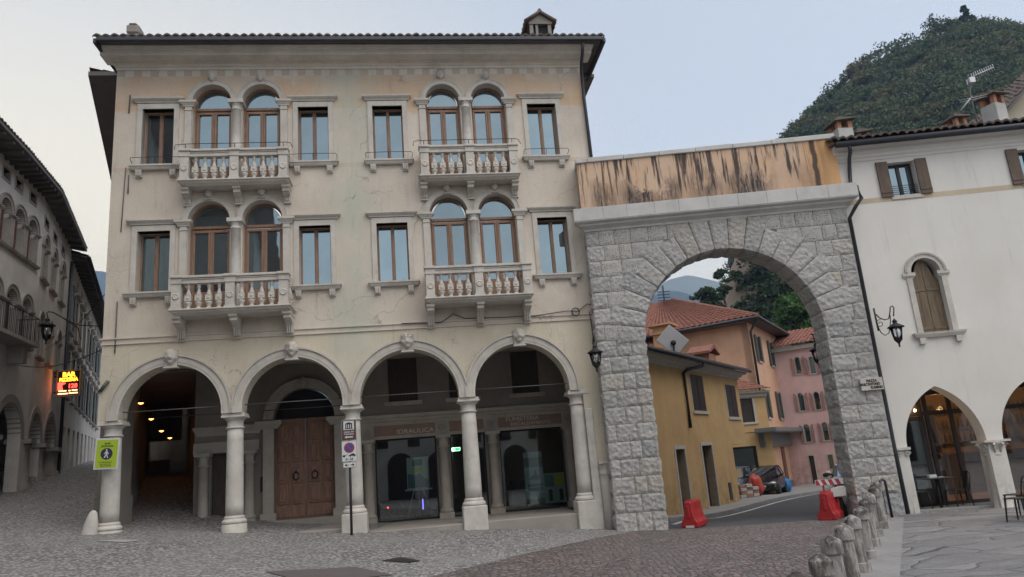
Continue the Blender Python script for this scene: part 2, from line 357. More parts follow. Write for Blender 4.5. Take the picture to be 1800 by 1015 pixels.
def mk_cobble():
    t = NT('river_cobbles'); v = t.voro(15, 'F1', sc=(1, 1.4, 1)); cc = t.n('TexVoronoi'); t.l(t.co((1, 1.4, 1)), cc.inputs['Vector']); cc.inputs['Scale'].default_value = 15
    rnd = t.n('SeparateColor'); t.l(cc.outputs['Color'], rnd.inputs[0])
    st = t.mix(rnd.outputs[0], (.13, .13, .135), (.56, .55, .54)); st = t.mix(t.ramp(rnd.outputs[1], .7, 1), st, (.33, .29, .25))
    col = t.mix(t.ramp(v, .40, .62), st, (.10, .097, .094))
    col = t.mix(t.ramp(t.noise(.5, 5, .6), .4, .7, 0, .5), col, (.26, .255, .25))
    t.bump(t.ramp(v, .1, .6, 1, 0), .8, .03); return t.fin(col, .7, spec=.35)
def mk_porphyry():
    t = NT('porphyry_setts'); v = t.voro(9, 'DISTANCE_TO_EDGE', rnd=.75); cc = t.n('TexVoronoi'); t.l(t.co(), cc.inputs['Vector']); cc.inputs['Scale'].default_value = 9; cc.inputs['Randomness'].default_value = .75
    rnd = t.n('SeparateColor'); t.l(cc.outputs['Color'], rnd.inputs[0])
    st = t.mix(rnd.outputs[0], (.10, .082, .076), (.235, .185, .165)); st = t.mix(t.ramp(rnd.outputs[1], .6, 1, 0, .7), st, (.155, .15, .15))
    col = t.mix(t.ramp(v, .03, .09), (.05, .046, .044), st); col = t.mix(t.ramp(t.noise(.4, 5), .42, .7, 0, .45), col, (.12, .11, .11))
    t.bump(t.ramp(v, .0, .2), .7, .03); return t.fin(col, .62, spec=.4)
def mk_flags():
    t = NT('worn_flagstones'); mp = t.co((1, 1, 1)); nz = t.n('TexNoise'); nz.inputs['Scale'].default_value = 1.3; nz.inputs['Detail'].default_value = 5; t.l(mp, nz.inputs[0])
    ad = t.n('VectorMath', operation='MULTIPLY_ADD'); t.l(nz.outputs['Color'], ad.inputs[0]); ad.inputs[1].default_value = (.5, .5, 0); t.l(mp, ad.inputs[2])
    rot = t.n('Mapping'); rot.inputs[2].default_value = (0, 0, R(-14)); rot.inputs[3].default_value = (.55, 1.25, 1); t.l(ad.outputs[0], rot.inputs[0])
    def v(f, o):
        n = t.n('TexVoronoi', feature=f); t.l(rot.outputs[0], n.inputs['Vector']); n.inputs['Scale'].default_value = 1.25; n.inputs['Randomness'].default_value = .85; return n.outputs[o]
    sp = t.n('SeparateColor'); t.l(v('F1', 'Color'), sp.inputs[0]); e = v('DISTANCE_TO_EDGE', 'Distance')
    c = t.mix(sp.outputs[0], (.15, .15, .158), (.22, .217, .218)); c = t.mix(t.ramp(t.noise(2.6, 8, .75, sc=(.8, 1.6, 1)), .50, .70, 0, .6), c, (.30, .293, .285)); c = t.mix(t.ramp(t.noise(1.8, 7, .75, loc=(9, 3, 0), sc=(.7, 1.8, 1)), .52, .7, 0, .8), c, (.10, .10, .105))
    c = t.mix(t.ramp(t.noise(28, 5, .8), .5, .7, 0, .55), c, (.38, .37, .36)); c = t.mix(t.ramp(t.noise(22, 5, .8, loc=(5, 5, 5)), .54, .7, 0, .5), c, (.09, .09, .095)); c = t.mix(t.ramp(e, .012, .004, 0, .85), c, (.04, .04, .04)); t.bump(t.math('ADD', t.ramp(e, 0, .05), t.math('MULTIPLY', t.noise(8, 8, .75), .9)), .8, .03); return t.fin(c, .6, spec=.4)
def mk_asphalt():
    t = NT('asphalt'); col = t.mix(t.ramp(t.noise(90, 3, .7), .3, .7), (.035, .036, .04), (.075, .075, .08)); col = t.mix(t.ramp(t.noise(.7, 5), .4, .7, 0, .6), col, (.085, .085, .09))
    t.bump(t.noise(120, 3), .3, .01); return t.fin(col, .75, spec=.4)
M['cobble'] = mk_cobble(); M['porph'] = mk_porphyry(); M['flags'] = mk_flags(); M['asphalt'] = mk_asphalt()
M['kerb'] = m_stone('kerb_stone', (.27, .265, .26), .7, 3, .4); M['floor'] = m_stone('portico_flags', (.30, .275, .245), .5, 3, .2); M['earth'] = m_plain('earth', (.10, .095, .075), .95, var=.4)
REG = {   # plan outlines; whatever lies in none of them is river-pebble cobble
 'porphyry_paving': [(-12.2, -4), (-9.6, 0), (-.9, 13), (2.5, 18.15), (3.2, 18.0), (7.3, 17.85), (7.62, 17.2), (2.05, 6.5), (-1.45, 0), (-3.6, -4)],
 'kerb_strip': [(7.62, 17.2), (2.05, 6.5), (-1.45, 0), (-3.6, -4), (-2.75, -4), (-.7, 0), (2.75, 6.5), (8.25, 17.2)],
 'flagstone_terrace': [(8.25, 17.2), (2.75, 6.5), (-.7, 0), (-2.75, -4), (30, -4), (30, 17.0), (8.4, 17.75)],
 'asphalt_road': [(3.2, 18.0), (7.3, 17.85), (8.2, 20), (14, 29), (22, 41), (34, 54), (60, 70), (58, 76), (28, 58), (17.9, 47.6), (13.8, 41.2), (6.3, 27.5), (3.7, 22.0), (2.6, 20)],
}
GB = 70
gp = []; ge = []
for L in REG.values():
    b = len(gp); dens = []
    for i in range(len(L)):
        p, q = Vector(L[i]), Vector(L[(i+1) % len(L)]); k = max(1, int((q-p).length/1.2)); dens += [p.lerp(q, j/k) for j in range(k)]
    gp += dens; ge += [(b+i, b+(i+1) % len(dens)) for i in range(len(dens))]
for x in np.arange(-31, 31.1, 1.0):
    for y in np.arange(-4, 61, 1.0): gp.append(Vector((x+.013, y+.017)))
for x in np.arange(-GB, GB+1, 7.0):
    for y in np.arange(-28, 92, 7.0):
        if not (-32 < x < 32 and -5 < y < 61): gp.append(Vector((x+.4, y+.3)))
V, E, F, *_ = delaunay_2d_cdt(gp, ge, [], 0, 1e-4)
zs = [gz(v.x, v.y) for v in V]
bags = {k: [] for k in REG}; bags['cobbled_square'] = []
for f in F:
    cx = sum(V[i].x for i in f)/len(f); cy = sum(V[i].y for i in f)/len(f)
    for k, L in REG.items():
        if inpoly(cx, cy, L): bags[k].append(tuple(f)); break
    else: bags['cobbled_square'].append(tuple(f))
for k, mt in (('porphyry_paving', 'porph'), ('kerb_strip', 'kerb'), ('flagstone_terrace', 'flags'), ('asphalt_road', 'asphalt'), ('cobbled_square', 'cobble')):
    used = sorted({i for f in bags[k] for i in f}); ix = {v: i for i, v in enumerate(used)}
    mb = MB(); mb.add([(V[i].x, V[i].y, zs[i]) for i in used], [tuple(ix[i] for i in f) for f in bags[k]], True)
    o = mb.build(k, M[mt]); struct(o)
    bm = bmesh.new(); bm.from_mesh(o.data)
    for f in bm.faces:
        if f.normal.z < 0: f.normal_flip()
    bm.to_mesh(o.data); bm.free()
# far ground out to the hills
mb = MB(); S = 5000; g = [(-S, -S), (S, -S), (S, S), (-S, S)]; q = [(-69, -27), (69, -27), (69, 90), (-69, 90)]
mb.add([(x, y, -6) for x, y in g]+[(x, y, gz(x, y)-.6) for x, y in q], [(0, 1, 5, 4), (1, 2, 6, 5), (2, 3, 7, 6), (3, 0, 4, 7)]); struct(mb.build('valley_ground', M['earth']))
# strip of pavement with a real kerb along the yellow house, and the painted line beside it
def ribbon(name, pts, w, h, mat, kind=True, drop=.2):
    mb = MB(); vs = []
    for i, p in enumerate(pts):
        p = Vector(p); d = (Vector(pts[min(i+1, len(pts)-1)])-Vector(pts[max(i-1, 0)])).normalized(); nn = Vector((-d.y, d.x))
        a = p; b = p+nn*w; za = gz(a.x, a.y)+h; zb = za
        vs += [(a.x, a.y, za-drop-h), (a.x, a.y, za), (b.x, b.y, zb), (b.x, b.y, zb-drop-h)]
    fs = [(4*i+k, 4*i+k+1, 4*i+5+k, 4*i+4+k) for i in range(len(pts)-1) for k in range(3)]+[(0, 1, 2, 3), tuple(4*len(pts)-4+k for k in (3, 2, 1, 0))]
    mb.add(vs, fs); o = mb.build(name, mat); struct(o); return o
def along(pts, step=1.5):
    r = []
    for i in range(len(pts)-1):
        p, q = Vector(pts[i]), Vector(pts[i+1]); k = max(1, int((q-p).length/step)); r += [tuple(p.lerp(q, j/k)) for j in range(k)]
    return r+[tuple(pts[-1])]
KL = along([(3.9, 21.6), (6.5, 26.6), (10.6, 33.4), (15.0, 40.5), (18.6, 46.3), (26, 55.5), (34, 62)])
ribbon('pavement', KL, 2.6, .13, M['kerb'])
PL = along([(3.75, 20.0), (4.35, 21.8), (6.95, 26.6), (11.05, 33.4), (15.4, 40.3), (19.0, 46.0)])
M['roadpaint'] = m_plain('road_paint', (.5, .5, .5), .7, var=.3)
mb = MB(); vs = []
for i, p in enumerate(PL):
    p = Vector(p); d = (Vector(PL[min(i+1, len(PL)-1)])-Vector(PL[max(i-1, 0)])).normalized(); nn = Vector((-d.y, d.x))
    for s in (0, .14): q = p+nn*s; vs.append((q.x, q.y, gz(q.x, q.y)+.012))
mb.add(vs, [(2*i, 2*i+1, 2*i+3, 2*i+2) for i in range(len(PL)-1)]); struct(mb.build('road_line', M['roadpaint']))
def patch(name, quad, mat, h=.008, label=None, cat=None):
    mb = MB(); n = 6; a, b, c, d = [Vector(p) for p in quad]; vs = []
    for i in range(n+1):
        for j in range(n+1):
            p = a.lerp(b, i/n).lerp(d.lerp(c, i/n), j/n); vs.append((p.x, p.y, gz(p.x, p.y)+h))
    mb.add(vs, [(i*(n+1)+j, i*(n+1)+j+1, (i+1)*(n+1)+j+1, (i+1)*(n+1)+j) for i in range(n) for j in range(n)])
    o = mb.build(name, mat)
    return tag(o, label, cat) if label else struct(o)

# ---------------------------------------------------------------- the palazzo (u along the front, y into the building, z up)
PZ = root('palazzo', (-9.748, 17, 0), .13863, 'three storey beige palazzo with stone balconies over a four arched portico', 'building')
WN = [(.68, 1.45), (4.54, 5.32), (6.47, 7.26), (10.65, 11.45)]
BIF = {0: [(2.38, .48), (3.61, .475)], 1: [(8.355, .46), (9.59, .465)]}
LOWB = {0: [(2.36, .5), (3.65, .485)], 1: [(8.34, .495), (9.605, .485)]}
AR = [(1.585, 1.14), (4.355, 1.165), (7.125, 1.195), (9.905, 1.185)]; AZ = 3.5
out = [(0, 12.45), (0, 3.42)]
for c, r in AR: out += [(c-r, 3.42)]+arch_pts(c, AZ, r, 28, 1., math.pi, 0)+[(c+r, 3.42)]
out += [(11.42, 3.42), (11.42, -.35), (12.27, -.35), (12.27, 12.45)]
holes = []
for a, b in WN: holes += [rect(a, b, 9.74, 11.31), rect(a, b, 6.44, 8.0)]
for k in (0, 1):
    for c, r in BIF[k]: holes.append(arched(c, 9.12, 11.5, r))
    for c, r in LOWB[k]: holes.append(arched(c, 5.82, 8.24, r))
wall(MB(), out, holes, 0, .5).build('wall', M['facade'], PZ)
mb = MB()       # the walls the street front does not show: sides, back, ceiling of the portico
SL = -.31
mb.add([(0, .5, 4.95), (0, .5, 12.5), (SL*24, 24, 13.2), (SL*24, 24, 4.95), (12.27, .5, -.4), (12.27, .5, 12.5), (12.27, 16, 12.5), (12.27, 16, -.4), (12.0, 24, -.4), (12.0, 24, 12.5)],
       [(0, 1, 2, 3), (4, 5, 6, 7), (7, 6, 9, 8)])
mb.build('side_wall', M['facade'], PZ)
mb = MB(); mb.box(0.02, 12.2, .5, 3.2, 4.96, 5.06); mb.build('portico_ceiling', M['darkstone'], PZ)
# cornice, gutter, eave, roof
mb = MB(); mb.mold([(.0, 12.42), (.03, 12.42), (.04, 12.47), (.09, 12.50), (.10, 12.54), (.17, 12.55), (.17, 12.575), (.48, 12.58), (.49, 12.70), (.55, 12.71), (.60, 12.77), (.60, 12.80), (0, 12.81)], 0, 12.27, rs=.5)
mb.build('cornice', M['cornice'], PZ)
mb = MB(); mb.box(-.17, 12.75, -.93, -.82, 12.72, 12.83); mb.box(12.75, 12.83, -.9, 1.2, 12.66, 12.8); mb.box(-.25, -.17, -.9, 1.2, 12.66, 12.80); mb.build('gutter', M['gutter'], PZ, .015)
mb = MB(); mb.box(-.2, 12.75, -.82, 1.0, 12.815, 12.85); mb.box(-1.05, 0, .8, 3, 12.76, 12.88)
mb.add([(-1.05, .8, 12.76), (-1.05+SL*22, 23, 13.3), (.3+SL*22, 23, 13.3), (.3, .8, 12.76), (-1.05, .8, 12.92), (-1.05+SL*22, 23, 13.46)], [(0, 1, 2, 3), (0, 4, 5, 1)])
mb.box(12.27, 12.95, 1.0, 14, 12.7, 12.8); mb.build('eave', M['soffit'], PZ)
mb = MB(); tile_roof(mb, (-.28, -.86, 12.86), (12.82, -.86, 12.86), (9.5, 6, 14.9), (2.5, 6, 14.9), .205, amp=.06)
tile_roof(mb, (-.95+SL*22, 23, 13.5), (-1.02, .8, 12.98), (2.5, 6, 14.9), (2.5+SL*18, 23, 15.4), .4)
tile_roof(mb, (12.82, -.86, 12.86), (12.82, 16, 12.86), (9.5, 16, 14.9), (9.5, 6, 14.9), .4)
rf = mb.build('roof', M['tilegrey'], PZ)
# chimneys
def chimney_house(x, y, z, wd, h, mat, parent, name='chimney', hat='tilegrey', yaw=0):
    mb = MB(); a = wd/2; mb.box(-a*.92, a*.92, -a*.92, a*.92, -1.5, h*.42); mb.box(-a, a, -a, a, h*.42, h*.5)
    for sx in (-1, 1):
        for sy in (-1, 1): mb.box(sx*a*.92-.05*(sx+1), sx*a*.92+.05*(1-sx), sy*a*.92-.05*(sy+1), sy*a*.92+.05*(1-sy), h*.5, h*.78)
    mb.box(-.09*wd-a*.25, .02*wd-a*.25, -a*.9, -a*.78, h*.5, h*.78); mb.box(-a, a, -a, a, h*.78, h*.84)
    mb.ext([(-a, h*.84), (a, h*.84), (0, h*.97)], -a*.98, a*.98)
    mb.box(-a*.75, a*.75, -a*.75, a*.75, h*.5, h*.52)
    o = mb.build(name, mat, parent); o.location = (x, y, z); o.rotation_euler.z = yaw
    m2 = MB(); k = 5
    for i in range(-k, k+1):
        yy = i/k*a*1.15
        for s in (-1, 1): m2.tube([(0, yy, h*1.0), (s*a*1.35, yy, h*.80+.02*math.sin(i*2.1))], [.045, .055], 6)
    m2.tube([(0, -a*1.2, h*1.02), (0, a*1.2, h*1.02)], .06, 6); m2.sphere((0, 0, h*1.07), .06)
    b = m2.build('chimney_hat', M[hat], o)
    mi = MB(); mi.box(-a*.7, a*.7, -a*.7, a*.7, h*.52, h*.77); mi.build('flue', M['black'], o)
    return o
M['chimney'] = m_plaster('chimney_plaster', (.33, .30, .27), .6, .6)
chimney_house(11.45, 1.2, 13.02, .70, 1.75, M["chimney"], PZ)
mb = MB(); mb.box(-.18, .18, -.18, .18, -1, .55); mb.box(-.17, .16, -.2, .2, .55, .8); mb.box(-.12, .1, -.2, .2, .8, .86); o = mb.build('chimney', M["chimney"], PZ, .03); o.location = (.02, 1.0, 13.52)
M['moss'] = m_plain('mossy_mortar', (.08, .10, .05), .95, var=.5)
mb = MB(); mb.box(-.17, .17, -.2, .2, -.8, .17); mb.box(-.12, .12, -.15, .15, .17, .22); o = mb.build('chimney_stub', M["moss"], PZ, .03); o.location = (5.78, 1.0, 13.73)
# rain pipe at the right corner
mb = MB(); mb.tube([(12.2, -.82, 12.68), (12.2, -.72, 12.5), (12.24, -.3, 12.35), (12.27, -.1, 12.2), (12.275, -.07, 11.5), (12.31, -.07, 7.9)], .045, 8); mb.build('downpipe', M['gutter'], PZ)
# string course
mb = MB(); mb.mold([(0, 5.2), (.035, 5.2), (.035, 5.225), (.015, 5.23), (.015, 5.315), (.05, 5.33), (.05, 5.36), (0, 5.37)], 0, 12.2); mb.build('string_course', M['facade'], PZ)

# rectangular windows
def rect_window(a, b, z0, z1, rail):
    mb = MB(); y0, y1 = .24, .31; f = .042
    for q in ((a+.0, a+f, z0, z1), (b-f, b, z0, z1), (a+f, b-f, z1-f, z1), (a+f, b-f, z0, z0+f)): mb.box(q[0], q[1], y0, y1, q[2], q[3])
    c = (a+b)/2; mb.box(c-.045, c+.045, y0-.012, y1, z0+f, z1-f); mb.box(c-.018, c+.018, y0-.03, y0-.012, z0+f, z1-f)
    w_ = mb.build('window', M['oak'], PZ, .006)
    p = MB(); p.box(a+f, c-.045, .272, .28, z0+f, z1-f); p.box(c+.045, b-f, .272, .28, z0+f, z1-f); p.build('pane', M['pane'], w_)
    s = MB(); t = .125
    s.box(a-t, a, -.035, .2, z0, z1); s.box(b, b+t, -.035, .2, z0, z1); s.box(a-t, b+t, -.035, .2, z1, z1+.14); s.build('surround', M['trim'], w_)
    s = MB(); s.mold([(0, z1+.16), (.05, z1+.16), (.06, z1+.19), (.10, z1+.22), (.13, z1+.25), (.13, z1+.285), (0, z1+.30)], a-.13, b+.13); s.build('window_cornice', M['trim'], w_)
    s = MB(); s.mold([(0, z0-.13), (.09, z0-.13), (.11, z0-.10), (.13, z0-.05), (.15, z0-.045), (.15, z0-.004), (0, z0-.002)], a-.10, b+.10)
    s.box(a, b, -.002, .24, z0-.05, z0+.004)
    for x in (a-.02, b+.02):
        s.mold([(0, z0-.32), (.05, z0-.32), (.06, z0-.28), (.10, z0-.17), (.10, z0-.132), (0, z0-.131)], x-.075, x+.075, False)
        for k in (-.04, 0, .04): s.box(x+k-.012, x+k+.012, -.108, -.06, z0-.29, z0-.15)
    s.build('sill', M['trim'], w_, .006)
    if rail:
        r = MB(); zz = z0+.16
        r.tube([(a-.2, -.03, zz-.1), (a-.2, -.16, zz-.02), (a-.19, -.17, zz), ((a+b)/2, -.17, zz+.01), (b+.19, -.17, zz), (b+.22, -.16, zz-.04), (b+.2, -.03, zz-.12)], .008, 5); r.tube([((a+b)/2, -.17, zz), ((a+b)/2, -.10, z0)], .007, 4)
        r.build('window_rail', M['iron'], w_)
for a, b in WN: rect_window(a, b, 9.74, 11.31, True); rect_window(a, b, 6.44, 8.0, False)

# carved heads, one mesh shaped like a face, with three kinds of headdress
def head_mesh(style, seed):
    mb = MB(); n, m = 22, 18; vs = []; rg = random.Random(seed)
    def g(u, v, a, b, s): return math.exp(-((u-a)**2+(v-b)**2)/(2*s*s))
    for j in range(m+1):
        th = math.pi*j/m; z = math.cos(th)
        for i in range(n):
            ph = 2*math.pi*i/n; x = math.sin(th)*math.cos(ph); y = -math.sin(th)*math.sin(ph)*-1
            y = math.sin(th)*math.sin(ph)
            X, Y, Z = x*.78, y*.85, z*1.12
            if Z < -.3: X *= 1-.32*min(1, (-Z-.3)/.8); 
            if y < .1:
                Y -= .46*g(X, Z, 0, -.12, .12)+.26*g(X, Z, 0, .08, .09)          # nose
                Y += .34*(g(X, Z, .28, .10, .10)+g(X, Z, -.28, .10, .10))        # eye hollows
                Y -= .20*(g(X, Z, .28, .27, .12)+g(X, Z, -.28, .27, .12))        # brows
                Y -= .09*(g(X, Z, .38, -.22, .16)+g(X, Z, -.38, -.22, .16))      # cheeks
                Y += .26*g(X, Z, 0, -.47, .11)*(1.6 if style == 'laugh' else 1); Y -= .10*g(X, Z, 0, -.62, .10)-.07*g(X, Z, 0, -.38, .08); Y -= .16*g(X, Z, 0, -.86, .16)
            if Z > .42 or (abs(X) > .62 and Z > -.6) or y > .35:
                k = 1.16+.17*math.sin(9*ph+seed)*math.sin(8*th)+rg.uniform(-.09, .09); X *= k; Y *= k; Z *= 1.04+.05*rg.random()
            vs.append((X, Y, Z))
    mb.add(vs, [(j*n+i, j*n+(i+1) % n, (j+1)*n+(i+1) % n, (j+1)*n+i) for j in range(m) for i in range(n)], True)
    if style == 'helmet': mb.lathe([(.98, .45), (1.0, .55), (.86, .6), (.80, .85), (.55, 1.15), (.22, 1.4), (.12, 1.45), (.16, 1.6), (.10, 1.75), (.0, 1.8)], 0, .05, 16)
    if style == 'crown':
        mb.lathe([(.86, .55), (.93, .62), (.92, .78), (.70, .98)], 0, .05, 16)
        for a in range(9): mb.sphere((.85*math.cos(a*.7), .05+.85*math.sin(a*.7), .98), .16, 6, 5)
    return mb
def keystone(u, z, s, style, seed, block=True):
    mb = head_mesh(style, seed); mb.tf(Matrix.Translation((u, -.10*s/.17, z)) @ Matrix.Diagonal((s, s, s, 1)))
    if block: mb.ext([(u-s*.75, z-s*1.45), (u+s*.75, z-s*1.45), (u+s*.95, z-s*.2), (u+s*.8, z+s*1.0), (u-s*.8, z+s*1.0), (u-s*.95, z-s*.2)], -.09*s/.17, .05); mb.box(u-s*.95, u+s*.95, -.16*s/.17, .05, z-s*1.6, z-s*1.38)
    return mb.build('keystone_mask', M['trim'], PZ, fix=True)
# twin arched windows with their balconies
def bifora(k, z0, zs, arches, balc, masks, upper):
    cx = (arches[0][0]+arches[1][0])/2
    for i, (c, r) in enumerate(arches):
        f = .045; y0, y1 = .22, .30; mb = MB()
        mb.band(c, zs, r-.045, r, y0, y1, 20); mb.box(c-r, c-r+f, y0, y1, z0, zs); mb.box(c+r-f, c+r, y0, y1, z0, zs)
        tz = zs-.16; mb.box(c-r+f, c+r-f, y0-.02, y1, tz, tz+.075); mb.box(c-r+f, c+r-f, y0-.012, y1, tz-.10, tz-.03)
        mb.box(c-.068, c+.068, y0-.02, y1, z0, tz-.1); mb.box(c-.018, c+.018, y0-.045, y0-.02, z0, tz-.1)
        for s in (-1, 1): mb.box(c+s*(r-f-.03)-.032, c+s*(r-f-.03)+.032, y0-.01, y1, z0, tz-.1)
        w_ = mb.build('arched_window', M['oak'], PZ, .008)
        p = MB(); p.ext(arch_pts(c, tz+.07, r-.05, 18, (zs+r-.06-tz-.07)/(r-.05)), .262, .268); p.box(c-r+f+.06, c-.068, .262, .268, z0+.62, tz-.1); p.box(c+.068, c+r-f-.06, .262, .268, z0+.62, tz-.1); p.build('pane', M['pane'], w_)
        p = MB(); p.box(c-r+f, c+r-f, .25, .275, z0, z0+.62); p.build('door_panel', M['oak'], w_)
        a = MB(); a.band(c, zs, r, r+.125, -.05, .22, 24); a.band(c, zs, r+.11, r+.135, -.065, -.0, 24); a.build('archivolt', M['trim'], PZ)
        keystone(c-.02, masks[i][0], masks[i][1], masks[i][2], i*3+k*7+int(z0), block=upper is False)
    for s, (c, r) in ((-1, arches[0]), (1, arches[1])):          # side pilasters
        x = c+s*(r+.10); mb = MB(); mb.box(x-.085, x+.085, -.055, .2, z0, zs-.16); mb.mold([(0, zs-.16), (.07, zs-.16), (.075, zs-.13), (.10, zs-.10), (.11, zs-.08), (.14, zs-.06), (.14, zs), (0, zs)], x-.07, x+.07); mb.box(x-.1, x+.1, -.075, .1, zs-.27, zs-.25)
        mb.build('pilaster', M['trim'], PZ, .006)
    r0 = (arches[1][0]-arches[1][1]-arches[0][0]-arches[0][1])/2+.005
    mb = MB(); mb.lathe([(.14, z0), (.135, z0+.2), (.128, z0+1.2), (.115, zs-.27), (.135, zs-.262), (.135, zs-.24), (.118, zs-.235), (.118, zs-.15), (.16, zs-.1)], cx, -.0, 20); mb.box(cx-.19, cx+.19, -.17, .2, zs-.10, zs-.0)
    mb.build('window_column', M['column'], PZ)
    u0, u1, bz0, bz1, pr, bal, piers = balc
    mb = MB(); mb.mold([(pr-.14, bz0), (pr-.10, bz0+.03), (pr-.06, bz0+.05), (pr-.04, bz0+.085), (pr, bz0+.10), (pr, bz0+.135), (0, bz0+.135)], u0+pr, u1-pr)
    # flat underside back to the wall
    mb.box(u0+.15, u1-.15, -pr+.16, 0, bz0+.005, bz0+.06)
    B = mb.build('balcony', M['trim'], PZ, .006); base = bz0+.135; top = bz1
    h = top-.19-base; yb = -pr+.13
    bp = [(.075, 0), (.075, .04), (.05, .05), (.04, .09), (.062, .17), (.082, .24), (.082, .27), (.05, .31)]; tp = [(.06, .54), (.066, .57), (.045, .66), (.032, .76), (.028, .84), (.045, .87), (.045, .9), (.03, .92), (.06, .96), (.06, 1.0)]
    proto = None
    for (px, py) in [(x, yb) for x in bal]+([(u0+.1, -pr*.42), (u1-.1, -pr*.42)] if not upper else []):
        if proto is None:
            mb = MB(); mb.lathe([(r, z*h) for r, z in bp], 0, 0, 12); mb.box(-.072, .072, -.072, .072, .31*h, .54*h); mb.lathe([(r, z*h) for r, z in tp], 0, 0, 12); mb.sphere((0, -.072, .425*h), .035, 8, 5, (1, .4, 1))
            proto = mb.build('baluster', M['trim'], B)
            o = proto
        else: o = proto.copy(); COL.objects.link(o); o.parent = B
        o.location = (px, py, base)
    for x in piers:
        mb = MB(); mb.box(x-.105, x+.105, yb-.10, yb+.10, base, top-.16); mb.box(x-.125, x+.125, yb-.12, yb+.12, base, base+.05)
        mb.lathe([(.085, 0), (.085, .01), (.055, .02), (.05, .012), (.02, .02), (.0, .025)], 0, 0, 10); nn = 6*10
        mb.tf(Matrix.Translation((x, yb-.10, base+h*.5)) @ Matrix.Rotation(math.pi/2, 4, 'X'), len(mb.v)-60)
        mb.build('balcony_pier', M['trim'], B)
    mb = MB(); mb.box(u0+.10, u1-.10, yb-.09, yb+.09, top-.19, top-.10); mb.box(u0+.07, u1-.07, yb-.11, yb+.1, top-.1, top-.07); mb.box(u0+.03, u1-.03, yb-.135, yb+.12, top-.06, top)
    for x in piers: mb.box(x-.14, x+.14, yb-.16, yb+.13, top-.055, top+.006); mb.box(x-.125, x+.125, yb-.12, yb+.11, top-.195, top-.06)
    for x in (piers[0], piers[2]): mb.box(x-.1, x+.1, yb+.1, 0, top-.19, top-.001)
    mb.build('handrail', M['trim'], B, .008)
    for x in (u0+.13, (u0+u1)/2+.02, u1-.13):
        D = pr*.75 if not upper else pr*.62; H = .48 if not upper else .36
        prof = [(0, bz0), (-D, bz0), (-D-.02, bz0-.05), (-D+.03, bz0-.09), (-D+.02, bz0-.15), (-D*.72, bz0-.17), (-D*.42, bz0-.22), (-D*.3, bz0-H*.62), (-D*.22, bz0-H*.9), (-.07, bz0-H), (0, bz0-H)]
        mb = MB(); st = len(mb.v); mb.ext([(y, z) for y, z in prof], x-.085, x+.085)
        mb.v = [(b, a, z) for a, b, z in mb.v]
        for kx in (-.05, 0, .05): mb.box(x+kx-.014, x+kx+.014, -D*.34, -.02, bz0-H*.95, bz0-.3*H)
        mb.box(x-.10, x+.10, -D-.04, 0, bz0-.06, bz0-.002); mb.box(x-.095, x+.095, -.085, 0, bz0-H-.03, bz0-H+.005); mb.build('bracket', M['trim'], B, .006)
    if upper:
        r = MB(); zt = top+.17; yy = yb-.05
        r.tube([(u0-.1, yy, zt-.15), (u0-.08, yy, zt-.02), (u0+.2, yy, zt), (u1-.1, yy, zt), (u1+.02, yy, zt-.02), (u1+.08, yy, zt-.15)], .009, 5)
        for x in piers: r.tube([(x, yy, zt), (x, yb, top)], .009, 4)
        r.build('wire_rail', M['iron'], B)
bifora(0, 9.14, 11.5, BIF[0], (1.72, 4.40, 9.0, 9.93, .55, [2.13, 2.35, 2.57, 2.79, 3.31, 3.53, 3.75, 3.96], [1.88, 3.06, 4.24]), [(12.17, .105, 'hair'), (12.15, .105, 'hair')], True)
bifora(1, 9.10, 11.47, BIF[1], (7.60, 10.24, 8.96, 9.90, .55, [8.02, 8.24, 8.46, 8.67, 9.19, 9.40, 9.62, 9.83], [7.78, 8.95, 10.09]), [(12.18, .115, 'crown'), (12.15, .105, 'hair')], True)
bifora(0, 5.84, 8.24, LOWB[0], (1.68, 4.45, 5.69, 6.62, .75, [2.10, 2.33, 2.56, 2.79, 3.30, 3.53, 3.76, 3.99], [1.84, 3.05, 4.27]), [(8.93, .105, 'helmet'), (8.94, .105, 'helmet')], False)
bifora(1, 5.84, 8.23, LOWB[1], (7.60, 10.28, 5.68, 6.59, .75, [8.02, 8.24, 8.46, 8.68, 9.20, 9.42, 9.64, 9.86], [7.75, 8.95, 10.15]), [(8.90, .105, 'helmet'), (8.90, .105, 'helmet')], False)

